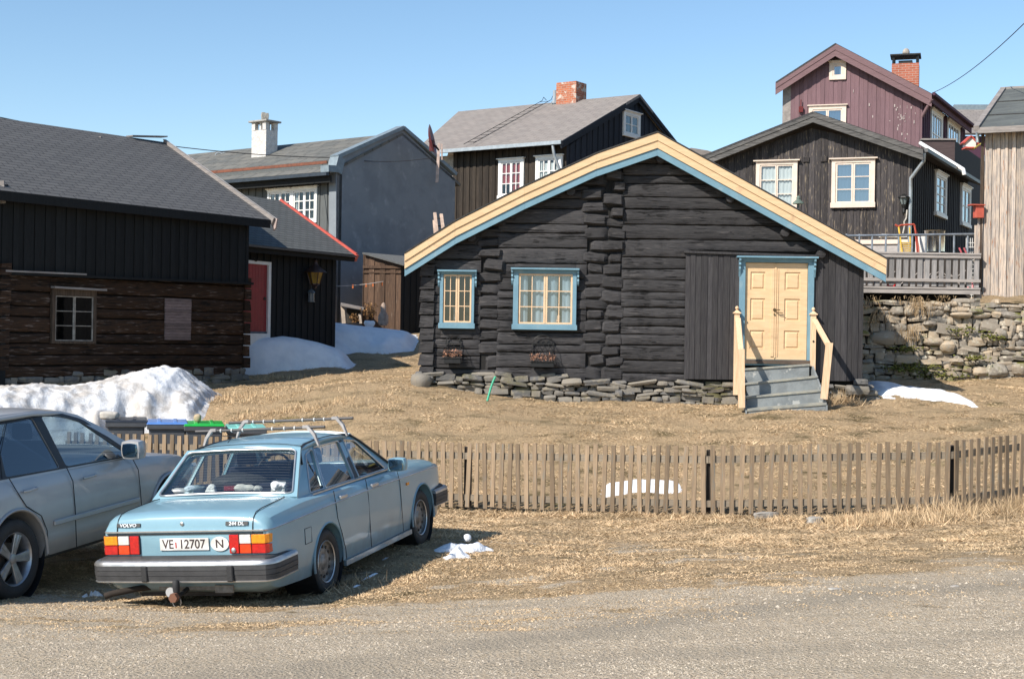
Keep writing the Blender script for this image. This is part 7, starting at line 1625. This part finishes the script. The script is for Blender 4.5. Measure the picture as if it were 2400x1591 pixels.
# number plate and oval sticker
Mt = T((.0, -1.189, .72)) @ Matrix.Rotation(math.pi / 2, 4, 'X')
mb = MB(); mb.box((.0, -1.186, .690), (.48, .008, .108)); pl8 = mb.build('number_plate', PLW, sed, local=True, bevel=.003)
text(pl8, 'VE', .112, T((-.158, -1.191, .688)) @ Matrix.Rotation(math.pi / 2, 4, 'X'), INK, 'plate_letters', .001, .90, .0012); text(pl8, '12707', .112, T((.078, -1.191, .688)) @ Matrix.Rotation(math.pi / 2, 4, 'X'), INK, 'plate_digits', .001, .92, .0012)
mb = MB(); mb.box((-.080, -1.1915, .684), (.010, .003, .05)); mb.build('plate_mark', LREDM, pl8, local=True)
mb = MB(); mb.lathe([(.088, 0), (.088, .004)], T((.345, -1.184, .690)) @ Matrix.Rotation(math.pi / 2, 4, 'X') @ Matrix.Diagonal((1, .72, 1, 1)), 32); ov = mb.build('oval_sticker', PLW, sed, local=True)
text(ov, 'N', .105, T((.345, -1.190, .688)) @ Matrix.Rotation(math.pi / 2, 4, 'X'), INK, 'sticker_letter', .0008, 1.05, .001)
tilt_ = Matrix.Rotation(math.pi / 2 - .30, 4, 'X')
BADGE = mat('badge_chrome', (.82, .82, .80), rough=.3, metal=.5)
mb = MB(); mb.box((-.55, -1.172, .862), (.235, .008, .030), M=Matrix.Rotation(-.30, 3, 'X')); bd1 = mb.build('maker_badge', TRIM, sed, local=True); text(bd1, 'VOLVO', .040, T((-.55, -1.179, .861)) @ tilt_, BADGE, 'badge_letters', .002, 1.25, .001)
mb = MB(); mb.box((.515, -1.172, .864), (.215, .008, .034), M=Matrix.Rotation(-.30, 3, 'X')); bd2 = mb.build('model_badge', TRIM, sed, local=True); text(bd2, '244 DL', .044, T((.515, -1.179, .863)) @ tilt_, BADGE, 'badge_letters', .002, 1.1, .001)
mb = MB(); mb.lathe([(.017, 0), (.017, .008), (.010, .012)], T((-.02, -1.168, .868)) @ Matrix.Rotation(math.pi / 2, 4, 'X'), 14); mb.build('boot_lock', CHR, sed, local=True, smooth=40)
# bumpers
def bumper(y0, sgn):
    path_ = [(.885, y0 - sgn * .52), (.89, y0 - sgn * .14), (.87, y0 - sgn * .06), (.82, y0 - sgn * .012), (.74, y0 + .0), (.3, y0 + sgn * .018), (0, y0 + sgn * .02)]; full = path_ + [(-x, y) for x, y in path_[-2::-1]]
    def strip(name, prof, m):
        mb = MB(); vs = []; n = len(prof)
        for i, (x, y) in enumerate(full):
            a = Vector(full[max(i - 1, 0)]); b = Vector(full[min(i + 1, len(full) - 1)]); t = (b - a).normalized(); nn = Vector((t.y, -t.x)) 
            if nn.dot(Vector((x, y - (y0 - sgn * .9)))) < 0: nn = -nn
            for o, z in prof: vs.append(Vector((x + nn.x * o, y + nn.y * o, z)))
        fs = [(i * n + k, i * n + (k + 1) % n, (i + 1) * n + (k + 1) % n, (i + 1) * n + k) for i in range(len(full) - 1) for k in range(n)]; fs += [tuple(range(n)), tuple((len(full) - 1) * n + k for k in reversed(range(n)))]
        mb.add(vs, fs); return mb.build(name, m, sed, smooth=35, local=True)
    a = strip('bumper', [(-.045, .40), (.0, .385), (.005, .43), (-.001, .433), (.006, .437), (.008, .475), (.002, .478), (.008, .482), (.006, .520), (-.05, .522)], RUBG)
    strip('bumper_chrome', [(-.10, .545), (-.02, .565), (-.004, .556), (.007, .540), (.009, .522), (-.05, .520)], CHR)
    strip('bumper_top', [(-.15, .59), (-.09, .592), (-.05, .575), (-.045, .556), (-.10, .55)], RUBG)
    strip('bumper_lip', [(-.04, .392), (.003, .376), (.006, .386), (-.03, .402)], ALU)
    return a
bp_ = bumper(-1.30, -1); bumper(3.50, 1)
for x in (-.33, .50):
    mb = MB(); mb.box((x, -1.325, .455), (.06, .03, .14)); mb.build('overrider', RUB, bp_, local=True, bevel=.008)
# towbar
mb = MB(); mb.beam((-.30, -1.12, .30), (.42, -1.12, .30), .06, .05); mb.box((.35, -1.16, .29), (.18, .02, .07)); tb = mb.build('towbar', mat('dirty_zinc', (.30, .28, .25), (.2, .18, .16), scale=20, rough=.7, metal=.3), sed, local=True, bevel=.004)
mb = MB(); mb.tube([(-.02, -1.12, .29), (-.02, -1.30, .26), (-.02, -1.34, .28), (-.02, -1.34, .33)], .022, 10); mb.lathe([(.028, 0), (.032, .05), (.030, .09), (.018, .105)], T((-.02, -1.34, .30)), 14); mb.build('tow_ball', RUB, tb, smooth=50, local=True)
mb = MB(); mb.lathe([(.045, 0), (.045, .05)], T((-.11, -1.24, .285)) @ Matrix.Rotation(math.pi / 2, 4, 'X'), 14); mb.build('tow_socket', mat('grey_socket', (.4, .4, .4), rough=.6), tb, local=True)
mb = MB(); mb.lathe([(.042, 0), (.042, .05)], T((-.015, -1.37, .262)) @ Matrix.Rotation(math.pi / 2, 4, 'X'), 6); mb.build('tow_nut', mat('rusty_nut', (.22, .10, .06), rough=.9), tb, local=True)
mb = MB(); mb.tube([Vector((-.01 + .04 * math.sin(t), -1.36, .215 + .045 * math.cos(t))) for t in np.linspace(-2.6, 2.2, 12)], .004, 5); mb.build('tow_ring', CHR, tb, local=True)
mb = MB(); mb.tube([(-.15, -.75, .29), (-.30, -1.0, .295), (-.50, -1.2, .30), (-.66, -1.33, .285), (-.72, -1.36, .27)], .028, 10); mb.build('exhaust_pipe', mat('brown_exhaust', (.035, .025, .018), rough=.9), sed, smooth=50, local=True)
mb = MB(); mb.box((0, .9, .23), (1.3, 3.6, .06)); mb.box((-.1, -.85, .27), (.9, .35, .14)); mb.build('underbody', TRIM, sed, local=True)
# door mirror (right) and a left one
for sx in (1, -1):
    mb = MB(); c = Vector((sx * .955, 1.66, 1.02)); rock(mb, c, (.21, .12, .15), 0, .62, 0, hi=True); mb.tube([c - Vector((sx * .06, 0, .06)), Vector((sx * .84, 1.68, .955))], .02, 6); mr = mb.build('door_mirror', BLUE if sx > 0 else TRIM, sed, local=True, smooth=60)
    mb = MB(); rock(mb, c - Vector((0, .056, 0)), (.17, .02, .115), 0, .7, 0, hi=True); mb.build('mirror_glass', mat('mirror_dark', (.25, .33, .36), rough=.12, metal=1) if 'mirror_dark' not in bpy.data.materials else bpy.data.materials['mirror_dark'], mr, local=True)
# cabin
mb = MB(); mb.add([(-.70, -.40, 1.012), (.70, -.40, 1.012), (.74, .22, 1.0), (-.74, .22, 1.0)], [(0, 1, 2, 3)]); mb.hexa([Vector(p) for p in ((-.72, .0, .96), (.72, .0, .96), (.74, 1.95, .96), (-.74, 1.95, .96), (-.70, .0, .985), (.70, .0, .985), (.73, 1.95, .985), (-.73, 1.95, .985))]); mb.build('cabin_tray', NAVY, sed, local=True)
def seat(x, y, w_, h, name='seat'):
    mb = MB(); q = lambda w, d, z, yy: [Vector((x - w, yy - d, z)), Vector((x + w, yy - d, z)), Vector((x + w, yy + d, z)), Vector((x - w, yy + d, z))]
    mb.hexa(q(w_, .06, .96, y + .03) + q(w_ * .86, .045, .96 + h, y - .04)); o = mb.build(name, NAVY, sed, local=True, bevel=.04, seg=3, smooth=60)
    if name == 'seat': mb = MB(); mb.hexa(q(.11, .035, .97 + h, y - .06) + q(.10, .03, .97 + h + .16, y - .07)); mb.build('headrest', NAVY, o, local=True, bevel=.03, seg=3, smooth=60)
seat(-.36, .88, .25, .18); seat(.36, .88, .25, .18); seat(0, .12, .62, .10, 'rear_seat')
mb = MB(); T0 = T((-.36, 1.42, 1.02)) @ Matrix.Rotation(R(62), 4, 'X'); mb.tube([T0 @ Vector((.19 * math.cos(t), .19 * math.sin(t), 0)) for t in np.linspace(0, 2 * math.pi, 30)], .014, 6, False); mb.tube([T0 @ Vector((-.18, 0, 0)), T0 @ Vector((.18, 0, 0))], .018, 6); mb.lathe([(.06, -.02), (.06, .02)], T0, 12); mb.build('steering_wheel', TRIM, sed, local=True)
mb = MB(); mb.box((-.36, 1.72, 1.03), (.42, .2, .12)); mb.box((0, 1.78, .995), (1.3, .3, .05)); mb.build('dashboard', TRIM, sed, local=True, bevel=.02)
mb = MB(); mb.box((0, 1.28, 1.30), (.22, .03, .06)); mb.build('rear_view_mirror', TRIM, sed, local=True)
# things lying on the parcel shelf: separate objects in the car
SHc = [((-.48, -.30, 1.035), (.20, .12, .07), 'crumpled white cloth at the left end of the parcel shelf', (.62, .62, .62)), ((-.36, -.26, 1.04), (.26, .14, .08), 'pale blue crumpled cloth on the parcel shelf', (.35, .45, .5)), ((-.20, -.27, 1.045), (.14, .10, .08), 'small white paper bag left of the shelf lamp', (.7, .7, .7)), ((.16, -.27, 1.05), (.15, .10, .10), 'crumpled white paper right of the shelf lamp', (.68, .66, .62)), ((.26, -.25, 1.04), (.10, .08, .07), 'small wad of paper beside the crumpled white paper', (.66, .64, .6)), ((.50, -.27, 1.05), (.26, .13, .11), 'white plastic bag at the right end of the parcel shelf', (.75, .76, .76))]
for i, (c, sz, lb, col) in enumerate(SHc):
    mb = MB(); rock(mb, MS @ Vector(c), sz, i * 1.0, .1, .28, hi=True); tag(mb.build('shelf_paper', mat('shelf_paper_%s' % 'abcdef'[i], col, rough=.8)), lb, 'paper', 'papers on the parcel shelf')
mb = MB(); mb.box((0, -.22, 1.06), (.17, .10, .09)); sl_ = mb.build('brake_lamp', TRIM, sed, local=True, bevel=.01); mb = MB(); mb.box((0, -.275, 1.06), (.12, .008, .045)); mb.build('lens', mat('dim_red_lens', (.22, .02, .03), rough=.3), sl_, local=True)
mb = MB(); p_ = MS @ Vector((-.05, .05, 1.05)); rock(mb, p_, (.55, .25, .22), .2, .1, .1, hi=True); tag(mb.build('seat_cushion', mat('dark_woven', (.05, .05, .05), (.02, .02, .02), scale=60), smooth=60), 'dark woven cushion heaped on the rear seat of the blue sedan', 'cushion')
# roof rack: two bars
BARM = mat('grey_black_bar', (.075, .07, .07), rough=.5)
for y, zb_, lab in ((.42, 1.545, 'rear bar of the roof rack on the blue sedan'), (1.14, 1.565, 'front bar of the roof rack on the blue sedan')):
    mb = MB(); mb.tube([(-.70, y, zb_), (.70, y, zb_)], .015, 10); rb = mb.build('roof_rack_bar', BARM, sed, local=True, smooth=60); rb['label'] = lab
    for sx in (1, -1):
        mb = MB(); mb.add([Vector((sx * (.47 + (a * .165)), y + dy_, zb_ + .022 - b)) for (a, b) in ((0, 0), (.35, .0), (.75, .085), (.98, .20), (.90, .20), (.62, .10), (.25, .028), (0, .028)) for dy_ in (-.02, .02)],
                 [(0, 2, 3, 1), (2, 4, 5, 3), (4, 6, 7, 5), (6, 8, 9, 7), (8, 10, 11, 9), (10, 12, 13, 11), (12, 14, 15, 13), (14, 0, 1, 15), (0, 14, 12, 2), (2, 12, 10, 4), (4, 10, 8, 6), (1, 3, 13, 15), (3, 5, 11, 13), (5, 7, 9, 11)]); mb.build('rack_foot', mat('worn_white_foot', (.42, .40, .39), (.3, .28, .27), rough=.6) if 'worn_white_foot' not in bpy.data.materials else bpy.data.materials['worn_white_foot'], rb, local=True)
    for x in (-.42, -.30, -.18, .14, .27, .38): mb = MB(); mb.lathe([(.019, -.006), (.019, .006)], T((x, y, zb_)) @ Matrix.Rotation(math.pi / 2, 4, 'Y'), 10); mb.build('rack_clip', LWHT, rb, local=True)
mb = MB(); mb.tube([(-.25, .22, 1.44), (-.22, .28, 1.50), (-.5, .34, 1.50)], .004, 5); mb.build('aerial', TRIM, sed, local=True)
mb = MB(); mb.tube([Vector((x, .17 - .02 * (x / .56) ** 2, 1.427 - .035 * abs(x / .57) ** 2.6)) for x in np.linspace(-.57, .57, 15)], .003, 4, False); mb.build('roof_seam', SHUT, sed, local=True)
# ------------------------------------------------ silver estate / soft roader
yw = R(16.3); cxr = W(38, 1310, 12.8); Msv = rotm(yw, R(2.2), R(-2.0)); 
PSV = Vector((cxr.x, cxr.y, cxr.z)) - Msv @ Vector((.90, 0, .362)); MV = T(PSV) @ Msv.to_4x4()
suv = thing('estate_car', 'silver grey soft roader with five spoke alloy wheel, cut off by the left edge', 'car', mat=MV)
SIL = carpaint('silver_grey_paint', (.42, .41, .405), (.375, .37, .37), metal=.2, dirt=(.24, .21, .17), rough=.35)
def vs2(y, w, zt, zb=.30, f=1.0, tw=.0):
    return (y, [(0, zt + .015), (w * .5, zt + .012), (w * .84, zt - .002), (w * .915, zt - .025), (w * .955, zt - .075), (w * .985, zt - .20), (w * 1.0, .72), (w * .995, .60), (w * .975, .545), (w * .985, .50), (w * .98, .42), (w * .93, zb), (w * .7, zb - .03), (0, zb - .03)])
SV = [(-.98, [(0, .95), (.4, .95), (.6, .945), (.66, .93), (.69, .90), (.71, .80), (.72, .70), (.72, .60), (.71, .55), (.72, .50), (.70, .42), (.66, .36), (.5, .34), (0, .34)]), vs2(-.92, .82, 1.00), vs2(-.75, .88, 1.07), vs2(-.4, .918, 1.09), vs2(0, .928, 1.092), vs2(.6, .925, 1.09), vs2(1.2, .92, 1.085), vs2(1.8, .92, 1.075), vs2(2.2, .92, 1.06), vs2(2.6, .915, 1.03), vs2(3.0, .895, .98), vs2(3.3, .85, .92, .32), vs2(3.5, .76, .84, .34), vs2(3.62, .60, .74, .38)]
vs, fs = loft(refine(SV, 3)); mb = MB(); mb.add(vs, fs); bdy = mb.build('body', SIL, None, smooth=40)
cut(bdy, [cyl_cutter(.55, 1.2, 0, .37, .43), cyl_cutter(-1.2, -.55, 0, .37, .43), cyl_cutter(.55, 1.2, 2.715, .37, .43), cyl_cutter(-1.2, -.55, 2.715, .37, .43)])
bdy.parent = suv; WM[bdy.name] = MV
def alloy(p, Mx, r, h):
    rr = r * .665; AL = bpy.data.materials.get('alloy') or mat('alloy', (.50, .51, .53), (.35, .35, .36), rough=.35, metal=.8)
    mb = MB(); mb.lathe([(rr, h * .9), (rr * .94, h * .75), (rr * .90, h * .1), (rr * .9, -h * .4)], Mx, 36, caps=False); mb.lathe([(rr, h * .9), (rr * 1.02, h * .8)], Mx, 36, caps=False)
    mb.build('rim', AL, p, smooth=50, local=True)
    for k in range(5):
        a = k * 2 * math.pi / 5 + .3; mb = MB(); u_ = Vector((math.cos(a), math.sin(a), 0)); v_ = Vector((-math.sin(a), math.cos(a), 0))
        for s_ in (-1, 1):
            p0 = u_ * rr * .10 + v_ * s_ * .010; p1 = u_ * rr * .93 + v_ * s_ * .026
            L = [Mx @ (p0 + v_ * e * .017 + Vector((0, 0, h * zz))) for e, zz in ((-1, .62), (1, .62), (1, .40), (-1, .40))] + [Mx @ (p1 + v_ * e * .024 + Vector((0, 0, h * zz))) for e, zz in ((-1, .80), (1, .80), (1, .55), (-1, .55))]; mb.hexa([L[0], L[1], L[2], L[3], L[4], L[5], L[6], L[7]])
        mb.build('spoke', AL, p, local=True, bevel=.004)
    mb = MB(); mb.lathe([(rr * .20, h * .45), (rr * .19, h * .70), (rr * .08, h * .76)], Mx, 20); mb.build('hub_cap', AL, p, local=True, smooth=40)
    mb = MB(); mb.lathe([(rr * .62, -h * .1), (rr * .62, h * .05), (.03, h * .05)], Mx, 30, caps=False); mb.build('brake_disc', mat('brake_disc', (.18, .16, .15), rough=.5, metal=.7) if 'brake_disc' not in bpy.data.materials else bpy.data.materials['brake_disc'], p, local=True)
for sx in (1, -1):
    for y in (0, 2.715): wheel(suv, sx * .795, y, .362, .362, .225, sx, alloy)
    for y in (0, 2.715):
        mb = MB(); mb.lathe([(.434, .54), (.434, .90)], T((0, y, .37)) @ Matrix.Rotation(sx * math.pi / 2, 4, 'Y'), 30, caps=False); mb.lathe([(.43, .54), (.01, .54)], T((0, y, .37)) @ Matrix.Rotation(sx * math.pi / 2, 4, 'Y'), 30, caps=False); mb.build('wheel_well', TRIM, suv, local=True, fixn=False)
        mb = MB(); mb.tube([Vector((sx * (.925 if a_ else .925), y + .437 * math.cos(a), .37 + .437 * math.sin(a))) for a in np.linspace(R(-5), R(185), 24) for a_ in (1,)], .017, 6); mb.build('wheel_arch_lip', SIL, suv, smooth=60, local=True)
gx2 = lambda z: .845 - (z - 1.08) * .36 - max(0, z - 1.45) * .35
sf2 = lambda sx: (lambda y, z, d: Vector((sx * (gx2(z) + d), y, z)))
out2 = [(-.93, 1.06), (-.78, 1.30), (-.55, 1.50), (-.30, 1.595), (.2, 1.635), (.8, 1.635), (1.2, 1.60), (1.42, 1.545), (1.75, 1.37), (2.35, 1.055)]
q2 = rnd_poly([(-.62, 1.12), (-.10, 1.105), (-.04, 1.50), (-.28, 1.49), (-.48, 1.38)], .05); r2_ = rnd_poly([(-.02, 1.105), (.80, 1.09), (.70, 1.575), (.1, 1.555)], .03); f2_ = rnd_poly([(.90, 1.09), (2.02, 1.075), (1.40, 1.475), (1.12, 1.565), (.83, 1.575)], .05)
for sx in (1, -1):
    mb = MB(); mb.sheet(out2, [q2, r2_, f2_], sf2(sx), -.035, 0); mb.build('side_frame', SIL, suv, local=True, smooth=35)
    fr_o = rnd_poly([(-.68, 1.095), (2.12, 1.06), (1.43, 1.505), (1.13, 1.595), (.1, 1.585), (-.31, 1.52), (-.52, 1.40)], .06)
    mb = MB(); mb.sheet(fr_o, [q2, r2_, f2_], sf2(sx), .0, .004); mb.build('window_surround', TRIM, suv, local=True)
    for nm, w_, g_ in (('quarter_window', q2, CARGD), ('rear_side_window', r2_, CARGD), ('front_side_window', f2_, CARGM)):
        mb = MB(); mb.add([sf2(sx)(y, z, -.006) for y, z in w_], [tuple(range(len(w_)))]); mb.build(nm, g_, suv, local=True)
    mb = MB(); mb.tube([sf2(sx)(y, z, .006) for y, z in ((.30, 1.565), (.0, 1.30), (-.08, 1.1))], .004, 4); mb.build('window_bar', TRIM, suv, local=True)
    for pts in ([(.86, 1.085), (.90, .95), (.90, .7), (.90, .32)], [(2.0, 1.065), (2.06, .92), (2.08, .7), (2.10, .34)], [(-.02, 1.09), (.03, .98), (.14, .82), (.36, .70), (.44, .55), (.45, .32)]):
        mb = MB(); mb.tube([Vector((sx * (.9285 - max(0, z - .9) * .28), y, z)) for y, z in pts], .0045, 4, False); mb.build('door_shut_line', SHUT, suv, local=True)
    for y in (.22, 1.18): mb = MB(); mb.tube([(sx * .915, y - .10, .955), (sx * .945, y - .06, .96), (sx * .945, y + .06, .965), (sx * .915, y + .10, .965)], .014, 8); mb.build('door_handle', SIL, suv, local=True, smooth=60)
    mb = MB(); mb.beam((sx * .93, .55, .60), (sx * .93, 2.05, .61), .025, .05); mb.build('side_moulding', SIL, suv, local=True, bevel=.008)
    c = Vector((sx * 1.0, 1.86, 1.15)); mb = MB(); rock(mb, c, (.24, .17, .21), 0, .6, 0, hi=True); mb.tube([c - Vector((sx * .05, 0, .05)), Vector((sx * .86, 1.9, 1.10))], .03, 6); mr = mb.build('door_mirror', SIL, suv, local=True, smooth=60)
    mb = MB(); rock(mb, c - Vector((0, .078, 0)), (.175, .03, .145), 0, .7, 0, hi=True); mb.build('mirror_glass', bpy.data.materials['mirror_dark'], mr, local=True)
yr2 = [(-.60, 1.50, .60), (-.45, 1.57, .64), (-.2, 1.625, .65), (.2, 1.665, .645), (.7, 1.67, .64), (1.1, 1.645, .63), (1.35, 1.60, .62), (1.45, 1.565, .61)]
mb = MB(); vs = []
for y, zc, hw in yr2:
    for i in range(nx_): u_ = -1 + 2 * i / (nx_ - 1); vs.append(Vector((hw * u_, y, zc - .05 * abs(u_) ** 2.4)))
mb.add(vs, [(i * nx_ + k, i * nx_ + k + 1, (i + 1) * nx_ + k + 1, (i + 1) * nx_ + k) for i in range(len(yr2) - 1) for k in range(nx_ - 1)]); ro = mb.build('roof', SIL, suv, smooth=60, local=True, fixn=False); so_ = ro.modifiers.new('solid', 'SOLIDIFY'); so_.thickness = .03; so_.offset = -1
_sed = sed; sed = suv
f_ = patch((-.80, -.92, 1.05), (.80, -.92, 1.05), (.61, -.56, 1.49), (-.61, -.56, 1.49), .04); screen('rear_window', f_, CARGD, SIL, (.07, .12, .07, .08), .006)
f_ = patch((.80, 2.36, 1.06), (-.80, 2.36, 1.06), (-.62, 1.42, 1.55), (.62, 1.42, 1.55), .07); screen('windscreen', f_, CARGL, TRIM, (.03, .06, .03, .04), .004)
mb = MB(); mb.hexa([Vector(p) for p in ((-.8, -.7, 1.07), (.8, -.7, 1.07), (.8, 2.2, 1.05), (-.8, 2.2, 1.05), (-.8, -.7, 1.095), (.8, -.7, 1.095), (.79, 2.2, 1.075), (-.79, 2.2, 1.075))]); mb.build('cabin_tray', NAVY, suv, local=True)
seat(-.38, .95, .26, .38); seat(.38, .95, .26, .38)
mb = MB(); T0 = T((-.38, 1.5, 1.13)) @ Matrix.Rotation(R(62), 4, 'X'); mb.tube([T0 @ Vector((.19 * math.cos(t), .19 * math.sin(t), 0)) for t in np.linspace(0, 2 * math.pi, 30)], .016, 6, False); mb.build('steering_wheel', TRIM, suv, local=True)
mb = MB(); mb.box((0, 1.0, .27), (1.4, 3.6, .08)); mb.build('underbody', TRIM, suv, local=True)
for sx in (1, -1): mb = MB(); mb.box((sx * .70, -.95, .92), (.22, .10, .18)); mb.build('tail_light', LREDM, suv, local=True, bevel=.03); mb = MB(); mb.box((sx * .70, 3.42, .76), (.26, .16, .14)); mb.build('headlight', LWHT, suv, local=True, bevel=.03)
sed = _sed
# ------------------------------------------------------------------ light
w = bpy.data.worlds.new('World'); S.world = w; w.use_nodes = True
nt = w.node_tree; nt.nodes.clear()
sky = nt.nodes.new('ShaderNodeTexSky'); sky.sky_type = 'NISHITA'; sky.sun_disc = False
SB, SE = R(46), R(39.5)
sky.sun_elevation = SE; sky.sun_rotation = R(180) + SB
sky.altitude = 600; sky.air_density = 1.0; sky.dust_density = .15; sky.ozone_density = 1.6
bg = nt.nodes.new('ShaderNodeBackground'); bg.inputs[1].default_value = .12
wo = nt.nodes.new('ShaderNodeOutputWorld'); hs = nt.nodes.new('ShaderNodeHueSaturation'); hs.inputs['Saturation'].default_value = 1.08; hs.inputs['Hue'].default_value = .496; nt.links.new(sky.outputs[0], hs.inputs['Color']); nt.links.new(hs.outputs[0], bg.inputs[0]); nt.links.new(bg.outputs[0], wo.inputs[0])
sl = bpy.data.lights.new('sun', 'SUN'); sl.energy = 4.9; sl.angle = R(.5); sl.color = (1, .93, .83)
so = bpy.data.objects.new('sun', sl); COL.objects.link(so)
d = Vector((math.sin(SB) * math.cos(SE), math.cos(SB) * math.cos(SE), -math.sin(SE)))
so.rotation_euler = d.to_track_quat('-Z', 'Y').to_euler()
S.view_settings.view_transform = 'Standard'; S.view_settings.look = 'None'; S.view_settings.exposure = .47; S.view_settings.gamma = 1
S.render.engine = 'CYCLES'; S.cycles.max_bounces = 6; S.cycles.transparent_max_bounces = 16
S.cycles.use_denoising = True; S.cycles.sample_clamp_indirect = 4
